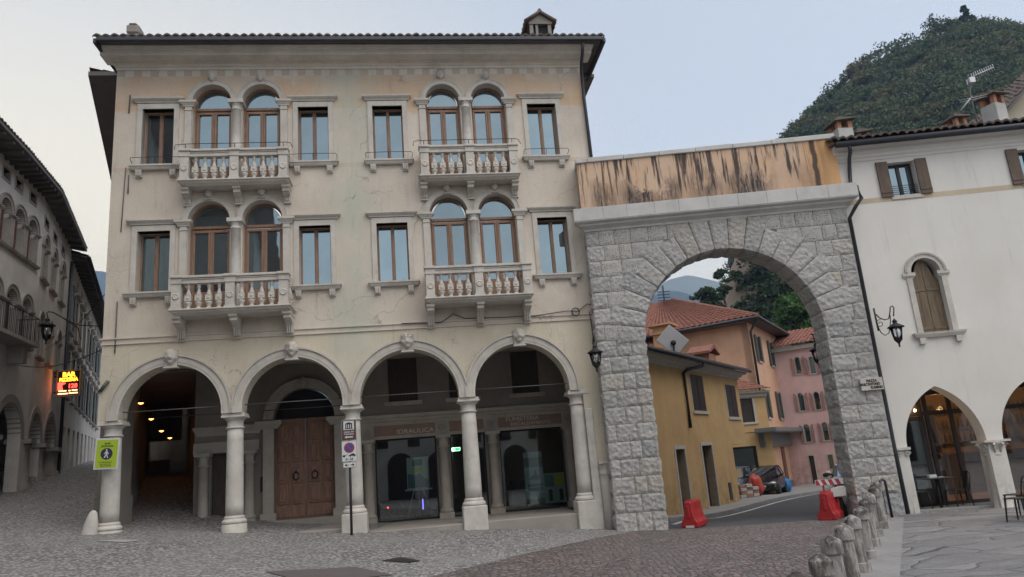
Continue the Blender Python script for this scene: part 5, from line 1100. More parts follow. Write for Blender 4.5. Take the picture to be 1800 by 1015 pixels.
mb = MB(); mb.tube([(-3.2, -.58, 5.2), (11.0, -.58, 5.2)], .07, 8); mb.tube([(4.35, -.55, 5.16), (4.3, -.5, 5.0), (3.55, -.12, 4.85), (3.2, -.08, 4.7), (3.15, -.08, 2.6)], .065, 8); mb.build('gutter', M['gutter'], YH)
for a, b, z0, z1 in ((4.0, 5.6, 3.28, 4.74), (8.5, 10.1, 3.1, 4.55)):
    mb = MB(); mb.box(a-.08, a, -.02, .2, z0, z1); mb.box(a-.1, b+.1, -.06, .2, z0-.12, z0); w_ = mb.build('window', M['palestone'], YH); mb = MB(); c = (a+b)/2
    for p, q in ((a, c-.01), (c+.01, b)):
        mb = MB(); mb.box(p, q, .02, .07, z0, z1)
        for k in range(18): z = z0+.05+k*(z1-z0-.1)/18; mb.box(p+.06, q-.06, .0, .02, z, z+.05)
        mb.build('shutter', M['brownshut'], w_)
for a, b, z0, z1 in ((1.42, 2.35, -.8, 1.84), (4.3, 5.5, -.8, 1.92)):
    mb = MB(); mb.box(a-.13, a, -.03, .4, z0, z1); mb.box(a-.13, b+.1, -.03, .4, z1, z1+.13); mb.box(b, b+.08, -.03, .4, z0, z1); mb.box(a-.2, b+.2, -.3, .4, -1.1, -.47); w_ = mb.build('door_frame', M['palestone'], YH)
    mb = MB(); mb.box(a, b, .3, .36, z0, z1); mb.build('door', M['brownshut'] if a > 3 else M['doordark'], w_)
mb = MB(); mb.box(7.0, 7.35, -.03, 0, -.35, .35); mb.build('meter_flap', M['gutter'], YH)
# satellite dish panel and chimney on its roof
dp = root('flat_aerial', (5.9, 27.6, 5.85), R(0), 'pale diamond shaped flat aerial above the yellow house roof', 'aerial'); mb = MB(); s = .62; mb.ext([(-s, .05), (0.06, -s), (s, -.05), (-.06, s)], 0, .05); mb.build('panel', M['alu'], dp, .01); mb = MB(); mb.tube([(0, -.03, -.1), (0, -.1, -.1)], .1, 8); mb.tube([(0, -.08, -.1), (.0, .1, -.75)], .03, 6); mb.build('mast', M['iron'], dp)
M['oranchim'] = m_plaster('orange_chimney', (.52, .30, .17), .7, .4)
mb = MB(); mb.box(-.55, .55, -.45, .45, -2.2, .35); ch = mb.build('chimney', M['oranchim'], YH); ch.location = (9.6, 1.1, 5.4); ch.scale = (.8, .8, .85)
mb = MB(); mb.box(-.62, .62, -.5, .5, .35, .85); mb.build('brick_band', M['brick'], ch); mb = MB(); mb.ext([(-.95, .95), (-.95, .82), (0, 1.15), (.95, .82), (.95, .95), (0, 1.36)], -.7, .7); mb.build('chimney_hat', M['tilered'], ch)
# second yellow house, facing the gate
Y2 = root('small_yellow_house', (11.7, 42.6, 0), R(5), 'low yellow house with a shop window behind the parked cars', 'building')
wall(MB(), [(-6, -1.6), (2.28, -1.6), (2.28, 4.6), (-6, 4.6)], [rect(.72, 1.5, 3.12, 4.46), rect(-.3, 1.33, .2, 1.8)], 0, .4).build('wall', M['yellow'], Y2)
mb = MB(); mb.mold([(0, 4.5), (.1, 4.52), (.14, 4.66), (.3, 4.75), (.3, 4.85), (0, 4.86)], -6, 2.25); mb.build('cornice', M['palestone'], Y2); mb = MB(); tile_roof(mb, (-6, -.45, 4.92), (2.5, -.45, 4.92), (.4, 2.6, 6.3), (-6, 2.6, 6.3), .28); mb.build('roof', M['tilered'], Y2)
mb = MB(); mb.box(.60, .72, -.03, .2, 3.0, 4.58); mb.box(1.5, 1.62, -.03, .2, 3.0, 4.58); mb.box(.6, 1.62, -.03, .2, 4.46, 4.58); mb.box(.55, 1.67, -.06, .2, 3.0, 3.12); w_ = mb.build('window', M['palestone'], Y2); mb = MB(); mb.box(.72, 1.5, .05, .1, 3.12, 4.46); mb.build('shutter', M['brownshut'], w_)
mb = MB(); mb.box(-.3, -.2, .1, .2, .2, 1.8); mb.box(1.2, 1.33, .1, .2, .2, 1.8); mb.box(-.3, 1.33, .1, .2, 1.68, 1.8); w_ = mb.build('shop_window', M['iron'], Y2); mb = MB(); mb.box(-.2, 1.2, .15, .16, .2, 1.68); mb.build('pane', M['pane'], w_)
mb = MB(); mb.box(-6, 2.28, -.01, 0, 2.52, 2.55); mb.build('plaster_line', M['doordark'], Y2)
# apricot house with hipped roof
OH = root('apricot_house', (13.99, 44, 0), R(60), 'apricot house with a red tiled hipped roof and grey shutters beyond the gate', 'building')
hs = [rect(4.1, 4.6, 6.9, 8.5), rect(4.3, 4.7, 2.9, 4.3)]
wall(MB(), rect(0, 14, -1.8, 9.25), [rect(1.5, 2.1, 6.9, 8.5)], 0, .4).build('wall', M['orange'], OH)
mb = MB(); mb.add([(0, .0, -1.8), (0, 12, -1.8), (0, 12, 8.9), (0, 0, 9.25), (14, 0, -1.8), (14, 12, -1.8), (14, 12, 9), (14, 0, 9)], [(0, 1, 2, 3), (4, 5, 6, 7), (1, 5, 6, 2)]); mb.build('side_wall', M['orange'], OH)
mb = MB(); e = .8; tile_roof(mb, (-e, -e, 9.25), (-e, 13, 8.95), (5, 8, 12.3), (5, 6, 12.3), .36, amp=.11); tile_roof(mb, (-e, -e, 9.25), (15, -e, 9.2), (9, 6, 12.3), (5, 6, 12.3), .3, amp=.07); mb.tube([(-e, -e, 9.3), (5, 6, 12.4)], .12, 6); mb.tube([(-e, 13, 9.1), (5, 8, 12.4)], .12, 6); tile_roof(mb, (-e-.5, 5.2, 8.2), (-e-.5, 16, 7.9), (5.5, 13, 12), (5.5, 9, 12), .3, amp=.07); mb.build('roof', M['tilered'], OH)
mb = MB(); mb.tube([(-e-.05, -e-.05, 9.18), (-e-.05, 13, 8.9)], .09, 6); mb.tube([(-e, -e-.05, 9.18), (15, -e-.05, 9.12)], .09, 6); mb.tube([(-.5, -.7, 9.1), (.1, -.12, 8.5), (.12, -.12, -1)], .08, 6); mb.tube([(-.6, 6.5, 8.9), (-.12, 6.2, 8.3), (-.12, 6.2, 5)], .08, 6); mb.build('gutter', M['gutter'], OH)
mb = MB(); mb.box(-e, 14, -e, .02, 9.1, 9.16); mb.box(-e, 0, 0, 12.5, 9.0, 9.06); mb.build('eave', M['soffit'], OH)
def oshut(u, z0, z1, parent):
    mb = MB(); mb.box(u, u+.75, -.02, .02, z0, z1); mb.box(u-.05, u+.8, -.08, .02, z0-.1, z0); w_ = mb.build('window', M['palestone'], parent)
    for x in (u-.42, u+.78):
        mb = MB(); mb.box(x, x+.40, -.1, -.05, z0-.02, z1+.02)
        for k in range(14): mb.box(x+.05, x+.35, -.115, -.1, z0+k*(z1-z0)/14, z0+(k+.6)*(z1-z0)/14)
        mb.build('shutter', M['greyshut'], w_)
    mb = MB(); mb.box(u+.05, u+.7, -.035, -.02, z0+.05, z1-.05); mb.build('pane', M['pane'], w_)
for u in (1.6, 5.2): oshut(u, 6.85, 8.45, OH); oshut(u, 3.4, 5.1, OH)
oshut(9.2, 6.8, 8.4, OH); oshut(9.0, 3.5, 5.0, OH)
mb = MB(); mb.box(-2.2, 10.8, -1.1, 0, 2.45, 2.5); mb.box(-2.25, 10.9, -1.15, .0, 2.5, 2.72); mb.box(-1.5, 10, -.3, 0, 1.7, 2.45); mb.build('canopy', M['greymetal'], OH)
mb = MB(); mb.box(6.6, 9.6, -.04, .2, -.5, 1.55); w_ = mb.build('shop_window', M['iron'], OH); mb = MB(); mb.box(6.75, 8.1, -.06, -.05, -.4, 1.45); mb.box(8.2, 9.45, -.06, -.05, -.4, 1.45); mb.build('pane', M['pane'], w_); mb = MB(); mb.box(3.9, 4.7, -.06, .1, -1.3, 1.6); mb.build('door', M['redwood'], OH); mb = MB(); mb.box(5.0, 10, -.05, 0, -1.3, -.5); mb.build('plinth', M['greymetal'], OH)
mb = MB(); mb.box(-.6, .6, -.6, .6, -3, .5); mb.box(-.7, .7, -.7, .7, .5, .6); mb.box(-.5, .5, -.5, .5, .6, 1.0); mb.box(-.8, .8, -.8, .8, 1.0, 1.12); o = mb.build('chimney', M['oranchim'], OH); o.location = (6.08, 5.5, 10.8)
mb = MB(); mb.box(-.5, .5, -.5, .5, -3, .8); mb.box(-.65, .65, -.65, .65, .8, .9); mb.box(-.45, .45, -.45, .45, .9, 1.3); mb.box(-.75, .75, -.75, .75, 1.3, 1.42); o = mb.build('chimney', M['oranchim'], OH); o.location = (-2.3, 4.5, 7.95)
mb = MB(); mb.tube([(0, 0, 0), (0, 0, 4.4)], .06, 5)
for k in range(9): mb.tube([(-.45, 0, 2.2+k*.22), (.45, 0, 2.2+k*.22)], .03, 4)
o = mb.build('roof_aerial', M['iron']); o.location = (10.9, 52, 9.2); tag(o, 'thin dark aerial mast above the red roof seen through the gate', 'aerial')
# pink house
PH = root('pink_house', (17.05, 49.3, 0), R(-34), 'pink house with arched windows and pink shutters at the bend in the street', 'building')
wn = [(1.55, 6.15, 7.05), (2.55, 6.05, 6.95), (1.35, 2.9, 3.75, 'x'), (1.42, 3.78, 4.75), (2.35, 3.75, 4.7), (3.6, 3.7, 4.65), (3.6, 6.0, 6.9)]
wn = [(1.52, 6.15, 7.05), (2.40, 6.05, 6.95), (3.35, 6.0, 6.9), (1.34, 3.78, 4.72), (2.32, 3.75, 4.68), (3.3, 3.7, 4.6), (1.38, 1.8, 2.7), (2.5, 1.8, 2.72), (3.5, 1.8, 2.7)]
wn = [w_ for w_ in wn]
wall(MB(), rect(0, 12, -1.5, 8.0), [arched(c, z0, z1, .17, 1.2, 12) for c, z0, z1 in wn]+[rect(1.2, 1.52, -1.2, .92), rect(2.36, 2.66, .02, .9)], 0, .3).build('wall', M['pink'], PH)
mb = MB(); mb.add([(0, .3, -1.5), (0, 9, -1.5), (0, 9, 8), (0, .3, 8)], [(0, 1, 2, 3)]); mb.box(0, 12, .3, .34, 5.2, 5.3); mb.build('side_wall', M['pink'], PH)
mb = MB(); mb.box(-.3, 12.3, -.28, .0, 7.75, 8.0); mb.build('cornice', M['palestone'], PH); mb = MB(); tile_roof(mb, (-.6, -.5, 8.08), (12.4, -.5, 8.08), (12.4, 4, 9.6), (-.6, 4, 9.6), .28); mb.build('roof', M['tilered'], PH)
for c, z0, z1 in wn:
    mb = MB(); mb.band(c, z1, .17, .215, -.03, .2, 12, kz=1.2); mb.box(c-.215, c-.17, -.03, .2, z0, z1); mb.box(c+.17, c+.215, -.03, .2, z0, z1); mb.box(c-.25, c+.25, -.06, .2, z0-.06, z0); w_ = mb.build('arched_window', M['palestone'], PH)
    mb = MB(); mb.ext(arched(c, z0, z1, .168, 1.2, 10), .15, .16); mb.build('pane', M['pane'], w_)
    for s in (-1, 1): mb = MB(); mb.ext([(c+s*.235, z0-.03), (c+s*.43, z0-.03), (c+s*.43, z1+.18), (c+s*.38, z1+.2), (c+s*.30, z1+.12), (c+s*.235, z1)], -.07, -.03); mb.build('shutter', M['pinkshut'], w_)
mb = MB(); mb.box(1.15, 1.2, -.03, .1, -1.2, .98); mb.box(1.52, 1.57, -.03, .1, -1.2, .98); mb.box(1.2, 1.52, -.03, .1, .92, .98); w_ = mb.build('door_frame', M['palestone'], PH); mb = MB(); mb.box(1.2, 1.52, .1, .15, -1.2, .92); mb.build('door', M['doordark'], w_)
mb = MB(); mb.box(2.31, 2.36, -.03, .1, 0, .95); mb.box(2.66, 2.71, -.03, .1, 0, .95); mb.box(2.36, 2.66, -.03, .1, .9, .95); w_ = mb.build('window', M['palestone'], PH); mb = MB(); mb.box(2.36, 2.66, .1, .12, .02, .9); mb.build('pane', M['pane'], w_)
# far white house on the slope
FH = root('far_house', (25.0, 140, 20), 0, 'tiny white house far off under the blue mountain', 'building'); mb = MB(); mb.box(-3, 4, 0, 6, -6, 6.2); mb.build('wall', M['chimwhite'], FH); mb = MB(); mb.ext([(-3.5, 6.2), (4.5, 6.2), (.5, 7.6)], -.5, 6.5); mb.build('roof', M['tilered'], FH); mb = MB(); mb.box(-.4, .3, 1, 2, 6.2, 9.2); mb.build('chimney', M['chimwhite'], FH)
# row of white posts by the pink house
proto = None
for i in range(7):
    x, y = 18.15+.42*i, 46.2-.32*i
    if proto is None:
        mb = MB(); mb.lathe([(.17, -.3), (.16, .75), (.18, .78), (.18, .86), (.1, .95), (0, .97)], 0, 0, 12); proto = mb.build('white_post', M['trim']); o = proto
    else: o = proto.copy(); COL.objects.link(o)
    o.location = (x, y, gz(x, y)); tag(o, 'white stone post in the row in front of the pink house', 'post', 'white posts by the pink house')

# ---------------------------------------------------------------- hills, trees, mountains, haze
def mk_leaf(name, a, b, c, sc=.08):
    t = NT(name); g = t.n('NewGeometry'); r = g.outputs['Random Per Island']
    k = t.mix(r, a, b); k = t.mix(t.ramp(t.noise(sc, 3, .6), .5, .64), k, c); k = t.mix(t.ramp(r, .8, 1, 0, .6), k, mulc(b, 1.6))
    t.fin(k, .75, spec=.2); tr = t.n('BsdfTranslucent'); t.set(tr.inputs[0], k); mx = t.n('MixShader'); mx.inputs[0].default_value = .2
    t.l(t.b.outputs[0], mx.inputs[1]); t.l(tr.outputs[0], mx.inputs[2]); t.l(mx.outputs[0], t.t.nodes['Material Output'].inputs[0]); return t.m
M['leaf_hill'] = mk_leaf('hill_foliage', (.058, .082, .040), (.092, .118, .058), (.130, .122, .058), .045)
M['leaf_dark'] = mk_leaf('dark_foliage', (.022, .040, .020), (.050, .078, .036), (.045, .060, .04), .2); M['leaf_green'] = mk_leaf('green_foliage', (.025, .06, .018), (.07, .13, .035), (.04, .08, .03), .4); M['bark'] = m_plain('bark', (.07, .055, .045), .95, var=.4)
M['scrub'] = m_plain('hill_scrub', (.10, .10, .055), .95, var=.5); M['rockface'] = m_stone('cliff_rock', (.27, .20, .15), .6, .5, .6)
def leaves(cent, rad, per, size, flat=.8, seed=1):       # clumps of small leaf faces spread through each crown
    r = np.random.default_rng(seed); cent = np.asarray(cent); rad = np.asarray(rad); n = len(cent)*per
    C = np.repeat(cent, per, 0); Rr = np.repeat(rad, per)[:, None]
    d = r.normal(size=(n, 3)); d /= np.linalg.norm(d, axis=1)[:, None]; d[:, 2] = np.abs(d[:, 2])*.9-.25
    lump = 1+.28*np.sin(d[:, :1]*5+C[:, :1])*np.cos(d[:, 1:2]*6+C[:, 1:2]); P = C+d*Rr*lump*(r.uniform(.55, 1.08, (n, 1)))*np.array([1, 1, flat])
    u = r.normal(size=(n, 3)); u /= np.linalg.norm(u, axis=1)[:, None]; v = np.cross(u, d+r.normal(size=(n, 3))*.6); v /= np.linalg.norm(v, axis=1)[:, None]+1e-9
    s = size*r.uniform(.6, 1.3, (n, 1)); q = np.stack([P-u*s, P+v*s*.6, P+u*s, P-v*s*.6], 1).reshape(-1, 3); return q
def leaf_obj(name, q, mat, parent=None):
    n = len(q)//4; me = bpy.data.meshes.new(name); me.vertices.add(len(q)); me.vertices.foreach_set('co', q.astype(np.float32).ravel()); me.loops.add(4*n); me.loops.foreach_set('vertex_index', np.arange(4*n, dtype=np.int32)); me.polygons.add(n); me.polygons.foreach_set('loop_start', np.arange(n, dtype=np.int32)*4); me.polygons.foreach_set('loop_total', np.full(n, 4, np.int32)); me.update(calc_edges=True); me.validate()
    me.materials.append(mat); o = bpy.data.objects.new(name, me); COL.objects.link(o)
    if parent: o.parent = parent
    return o
# castle hill on the right: skyline, foot and back
SKY = [(60, 0), (78, 30), (81, 58), (85, 70), (90, 82), (99, 99), (110, 115), (123, 127), (139, 141), (155, 150), (173, 155), (188, 157), (209, 153), (240, 140), (300, 118), (380, 80)]
def skyz(x):
    for i in range(len(SKY)-1):
        if SKY[i][0] <= x <= SKY[i+1][0]: t = (x-SKY[i][0])/(SKY[i+1][0]-SKY[i][0]); return SKY[i][1]+t*(SKY[i+1][1]-SKY[i][1])
    return 0
def hillz(x, y):
    xs = 78+(x-78)                      # crest runs along y = 262; foot near y = 95
    t = max(0, min(1, (y-95)/(262-95))); h = skyz(x)
    f = t**.9 if y <= 262 else max(0, 1-(y-262)/260)
    return -3+(h+3)*f+4*mnoise.noise(Vector((x*.03, y*.03, 1)))*min(1, t*(1-t)*4+.15)
mb = MB(); NX, NY = 70, 46; vs = []
for j in range(NY+1):
    for i in range(NX+1):
        x = 62+(380-62)*(i/NX)**1.2; y = 95+425*(j/NY); vs.append((x, y, hillz(x, y)-1.2))
mb.add(vs, [(j*(NX+1)+i, j*(NX+1)+i+1, (j+1)*(NX+1)+i+1, (j+1)*(NX+1)+i) for j in range(NY) for i in range(NX)], True); struct(mb.build('hill', M['scrub']))
cs, rs = [], []
rh = np.random.default_rng(5); 
while len(cs) < 7600:
    x = rh.uniform(78, 300) if rh.random() < .8 else rh.uniform(78, 120); y = rh.uniform(100, 292); z = hillz(x, y)
    if skyz(x) < 20: continue
    bare = mnoise.noise(Vector((x*.028, y*.02, 5)))
    if bare > .42 and z > 50 and rh.random() < .8: continue
    if z/y < .20: continue
    r = rh.uniform(1.6, 4.2); cs.append((x, y, z+r*.55)); rs.append(r)
hw = leaf_obj('hillside_wood', leaves(cs, rs, 60, .55, .9, 3), M['leaf_hill']); tag(hw, 'dense scrubby wood covering the steep hill at upper right', 'wood', kind='stuff')
# cliff edge with ivy seen through the arch
CT = [R(-35+i*5) for i in range(34)]
def cliff(t, z):
    p = Vector((math.cos(t)*9, math.sin(t)*9, z)); nz = mnoise.noise(p*.16)*2.2+mnoise.noise(p*.45)*1.1+mnoise.noise(p*1.1)*.4; k = 9+nz-(z-20)*.06
    return Vector((44.5+.17*(z-20)-k*math.cos(t), 123-k*1.2*math.sin(t), z))
mb = MB(); n1, n2 = len(CT)-1, 44; vs = [cliff(t, 2+j/n2*40) for j in range(n2+1) for t in CT]
mb.add(vs, [(j*(n1+1)+i, j*(n1+1)+i+1, (j+1)*(n1+1)+i+1, (j+1)*(n1+1)+i) for j in range(n2) for i in range(n1)], True); struct(mb.build('rock_cliff', M['rockface']))
ri = np.random.default_rng(11); cs = []; rs = []
while len(cs) < 760:
    t = R(ri.uniform(16, 128)); z = ri.uniform(8, 43)
    if t < R(46) and ri.random() < .75: continue
    cs.append(tuple(cliff(t, z)+Vector((-.4*math.cos(t), -.7, 0)))); rs.append(ri.uniform(.8, 1.9))
for i in range(60): cs.append(tuple(cliff(R(ri.uniform(45, 128)), 42)+Vector((0, 0, ri.uniform(0, 2.5))))); rs.append(ri.uniform(1, 2.4))
iv = leaf_obj('cliff_ivy', leaves(cs, rs, 60, .36, 1, 12), M['leaf_dark']); tag(iv, 'dark ivy and bushes hanging over the brown cliff behind the gate', 'ivy', kind='stuff')
def tree(name, base, h, crown, mat, label, clumps, per, size, trunk=.3, group=None, seed=0, cat='tree', bare=0):
    T = root(name, base, 0, label, cat, group); r = random.Random(seed); mb = MB(); top = Vector((r.uniform(-.3, .3), r.uniform(-.3, .3), h*.75)); mb.tube([(0, 0, -1.5), (.1, 0, h*.3), top*.7, top], [trunk, trunk*.8, trunk*.5, trunk*.2], 6)
    cs, rs = [], []
    for i in range(clumps):
        a = r.uniform(0, 6.283); ph = r.uniform(-.5, 1); rad = crown*math.sqrt(r.random())*.8; c = Vector((math.cos(a)*rad*(1-.3*abs(ph)), math.sin(a)*rad*(1-.3*abs(ph)), h*.62+ph*h*.34)); cs.append(tuple(c)); rs.append(crown*r.uniform(.32, .55))
        if i % 2 == 0 or bare: s = top*r.uniform(.35, .8); mb.tube([s, s.lerp(c, .6)+Vector((0, 0, .2)), c], [trunk*.35, trunk*.2, trunk*.06], 5)
    mb.build('trunk', M['bark'], T); leaf_obj('crown', leaves(cs, rs, per, size, .85, seed+1), M[mat], T); return T
TG = 'trees seen through the gate'
tree('broadleaf_tree', (31.9, 109, 20.6), 8.4, 1.25, 'leaf_dark', 'thin topped dark tree standing alone by the cliff edge', 14, 90, .26, .18, TG, 1)
tree('broadleaf_tree', (28.8, 108, 15), 10.6, 2.5, 'leaf_dark', 'rounded dark green tree left of the brown cliff', 30, 130, .30, .3, TG, 2)
tree('broadleaf_tree', (25.8, 106, 13), 9.0, 2.6, 'leaf_dark', 'lower dark tree behind the apricot chimney', 26, 130, .30, .3, TG, 3)
tree('broadleaf_tree', (23.8, 112, 14), 7.6, 2.6, 'leaf_dark', 'lowest dark bushy tree beside the far white house', 20, 120, .30, .3, TG, 7)
tree('broadleaf_tree', (29.5, 75, 6), 10.6, 3.0, 'leaf_green', 'bright green tree behind the ridge of the apricot house', 36, 170, .22, .25, TG, 4)
tree('broadleaf_tree', (31.4, 71, 5), 8.0, 2.6, 'leaf_green', 'fresh green bush low against the gate pier beyond the pink roof', 30, 170, .22, .2, TG, 5)
tree('broadleaf_tree', (27.6, 82, 6), 9.6, 2.8, 'leaf_dark', 'dark tree between bright green tree and the cliff', 30, 150, .26, .25, TG, 6)
# single trees standing out on the skyline
def conifer(base, h, r0, label, seed):
    T = root('conifer_tree', base, 0, label, 'tree'); mb = MB(); mb.tube([(0, 0, -2), (0, 0, h)], [.3, .04], 6); mb.build('trunk', M['bark'], T); r = random.Random(seed); cs, rs = [], []
    for i in range(40): t = r.random(); a = r.uniform(0, 6.28); rad = r0*(1-t)*r.uniform(.3, 1)+.3; cs.append((math.cos(a)*rad, math.sin(a)*rad, h*(.15+.85*t))); rs.append(.5+.8*(1-t))
    leaf_obj('crown', leaves(cs, rs, 40, .45, .6, seed), M['leaf_dark'], T)
conifer((185.5, 258, 154), 9.5, 3.2, 'dark pointed conifer standing highest on the hill skyline', 5)
tree('bare_tree', (172.5, 258, 151.5), 9.0, 4.2, 'leaf_hill', 'sparse half bare tree on the skyline left of the conifer', 22, 10, .5, .3, None, 8, 'tree', 1)
# mountains
M['mountain'] = m_plain('mountain_wood', (.035, .05, .04), .95, var=.5); M['mountain2'] = m_plain('mountain_meadow', (.17, .18, .13), .95, var=.5)
def ridge(name, pts, y, depth, mat, base=-20):
    mb = MB(); vs = []; n = 60; m = 12; xs0, xs1 = pts[0][0], pts[-1][0]
    for j in range(m+1):
        for i in range(n+1):
            x = xs0+(xs1-xs0)*i/n; z = np.interp(x, [p[0] for p in pts], [p[1] for p in pts]); t = j/m; yy = y+(t-.6)*depth*1.6
            f = (t/.6)**.8 if t <= .6 else 1-(t-.6)/.4; vs.append((x*(yy/y), yy, base+(z-base)*f+18*mnoise.noise(Vector((x*.012, t*6, y)))*(f*(1-f)*4+.12)))
    mb.add(vs, [(j*(n+1)+i, j*(n+1)+i+1, (j+1)*(n+1)+i+1, (j+1)*(n+1)+i) for j in range(m) for i in range(n)], True); struct(mb.build(name, M[mat]))
ridge('far_mountain', [(-200, 300), (200, 480), (460, 566), (540, 644), (594, 693), (658, 727), (744, 742), (835, 710), (926, 673), (1012, 617), (1400, 450), (1800, 200)], 3000, 900, 'mountain2')
ridge('near_mountain', [(-400, 150), (100, 380), (340, 441), (396, 467), (451, 495), (496, 498), (545, 478), (600, 432), (662, 380), (900, 260), (1200, 100)], 2200, 700, 'mountain')
ridge('left_mountain', [(-2600, 300), (-2000, 640), (-1568, 776), (-1489, 812), (-1438, 803), (-1324, 756), (-1000, 600), (-500, 300)], 2500, 800, 'mountain')
hz = MB().box(-3300, 3300, -60, 4200, -7.5, 830).build('haze', None if False else bpy.data.materials.new('haze_air')); hm = hz.data.materials[0]; hm.use_nodes = True; hn = hm.node_tree; hn.nodes.remove(hn.nodes['Principled BSDF']); pv = hn.nodes.new('ShaderNodeVolumePrincipled'); pv.inputs['Color'].default_value = (.42, .64, 1, 1); pv.inputs['Density'].default_value = 2.3e-4; pv.inputs['Anisotropy'].default_value = .2; hn.links.new(pv.outputs[0], hn.nodes['Material Output'].inputs['Volume']); tag(hz, 'thin blue evening haze in the air', 'haze', kind='stuff')

# ---------------------------------------------------------------- street furniture and small things
def fpt(u, y, z): c, s = math.cos(.13863), math.sin(.13863); return Vector((-9.748+u*c-y*s, 17+u*s+y*c, z))
FY = .13863
M['signgrey'] = m_plain('sign_back_grey', (.30, .31, .32), .5, .4); M['lime'] = m_plain('lime_sign_paint', (.34, .46, .03), .5, var=.08); M['signwhite'] = m_plain('sign_white', (.55, .56, .56), .45, var=.05); M['signnavy'] = m_plain('sign_navy', (.02, .03, .06), .5); M['signbrown'] = m_plain('sign_brown', (.075, .032, .025), .5); M['signred'] = m_plain('sign_red', (.33, .03, .035), .5); M['signblue'] = m_plain('sign_blue', (.03, .06, .26), .5); M['limetext'] = m_plain('sign_dark_green', (.06, .09, .01), .6)
# pedestrian zone board tied to the first column
s = root('pedestrian_sign', fpt(.27, -.12, 2.68), FY, 'lime green pedestrian zone board tied to the leftmost column', 'sign'); s.rotation_euler = (0, R(2.5), FY)
mb = MB(); mb.box(-.26, .26, 0, .015, -.345, .345); mb.build('board', M['signwhite'], s, .004); mb = MB(); mb.box(-.225, .225, -.004, 0, -.31, .31); mb.build('green_panel', M['lime'], s)
def disc(r, y0, y1, cx=0, cz=0, n=32): return [(cx+r*math.cos(2*math.pi*i/n), cz+r*math.sin(2*math.pi*i/n)) for i in range(n)]
mb = MB(); mb.ext(disc(.128, 0, 0), -.008, -.004); mb.build('roundel', M['signnavy'], s)
mb = MB(); mb.ext(disc(.019, 0, 0, -.005, .085, 14), -.012, -.008); mb.ext([(-.012, .062), (.014, .062), (.026, .03), (.048, .005), (.04, -.008), (.016, .012), (.016, -.02), (.042, -.09), (.022, -.094), (.0, -.03), (-.034, -.094), (-.056, -.088), (-.016, -.01), (-.016, .02), (-.036, .002), (-.046, -.012), (-.056, -.002), (-.036, .03)], -.012, -.008); mb.build('walker_symbol', M['signwhite'], s)
text('lettering', 'area', .075, M['limetext'], s, (0, -.006, .235), ext=.001, bold=.002); text('lettering', 'pedonale', .07, M['limetext'], s, (0, -.006, .175), ext=.001, bold=.002)
mb = MB()
for z, wd in ((-.185, .15), (-.228, .125), (-.268, .115)):
    x = -wd
    while x < wd-.02: k = .02+.03*random.random(); mb.box(x, min(wd, x+k), -.006, -.004, z-.010, z+.010); x += k+.012
mb.build('small_print', M['limetext'], s)
# post with three plates
p = fpt(5.70, -.52, 0); g0 = gz(p.x, p.y); s = root('sign_post', (p.x, p.y, g0), FY, 'grey post with museum, no parking and arrow plates before the middle column', 'sign')
mb = MB(); mb.tube([(0, 0, -.1), (0, 0, 3.0-g0)], .03, 10); mb.build('post', M['gutter'], s)
def plate(z0, z1, hw, mat, name):
    mb = MB(); mb.box(-hw, hw, -.05, -.035, z0-g0, z1-g0); mb.build(name+'_back', M['signgrey'], s, .004); mb = MB(); mb.box(-hw+.012, hw-.012, -.053, -.05, z0+.012-g0, z1-.012-g0); return mb.build(name, M[mat], s)
X0 = .06
pl = plate(2.56, 3.03, .17, 'signbrown', 'museum_plate'); mb = MB(); mb.box(-.12, .12, -.056, -.053, 2.80-g0, 3.0-g0); mb.build('white_field', M['signwhite'], pl)
mb = MB(); zz = 2.82-g0; mb.box(-.09, .09, -.059, -.056, zz, zz+.018); mb.box(-.08, .08, -.059, -.056, zz+.105, zz+.12); mb.ext([(-.09, zz+.12), (.09, zz+.12), (0, zz+.155)], -.059, -.056)
for x in (-.065, -.022, .022, .065): mb.box(x-.012, x+.012, -.059, -.056, zz+.018, zz+.105)
mb.build('temple_symbol', M['ink'], pl); text('lettering', 'museo del', .055, M['signwhite'], pl, (0, -.056, 2.755-g0), ext=.001, bold=.001); text('lettering', 'Cenedese', .055, M['signwhite'], pl, (0, -.056, 2.705-g0), ext=.001, bold=.001)
mb = MB(); z = 2.635-g0; mb.ext([(-.10, z), (-.045, z+.035), (-.045, z+.014), (.09, z+.014), (.09, z-.014), (-.045, z-.014), (-.045, z-.035)], -.057, -.053); mb.build('arrow', M['signwhite'], pl)
pl = plate(2.08, 2.55, .175, 'signwhite', 'no_parking_plate'); z = 2.395-g0; mb = MB(); mb.ext(disc(.118, 0, 0, 0, z), -.056, -.053); mb.build('red_ring', M['signred'], pl); mb = MB(); mb.ext(disc(.088, 0, 0, 0, z), -.059, -.056); mb.build('blue_disc', M['signblue'], pl); mb = MB(); st = len(mb.v); mb.box(-.095, .095, -.061, -.059, -.013, .013); mb.tf(Matrix.Translation((0, 0, z)) @ Matrix.Rotation(R(45), 4, 'Y')); mb.build('red_bar', M['signred'], pl)
mb = MB(); z = 2.215-g0; mb.ext([(-.02, z), (.0, z+.02), (.03, z+.025), (.05, z+.045), (.1, z+.045), (.12, z+.022), (.145, z+.018), (.145, z-.005), (-.02, z-.005)], -.056, -.053); mb.ext([(-.15, z-.02), (-.10, z-.02), (-.1, z), (-.04, z+.03), (-.03, z+.055), (-.05, z+.03), (-.11, z+.015), (-.15, z+.015)], -.056, -.053)
for x in (.02, .11, -.11): mb.ext(disc(.016, 0, 0, x, z-.012, 10), -.057, -.053)
mb.build('tow_symbol', M['ink'], pl); text('lettering', '0 - 24', .07, M['ink'], pl, (0, -.056, 2.135-g0), ext=.001, bold=.002)
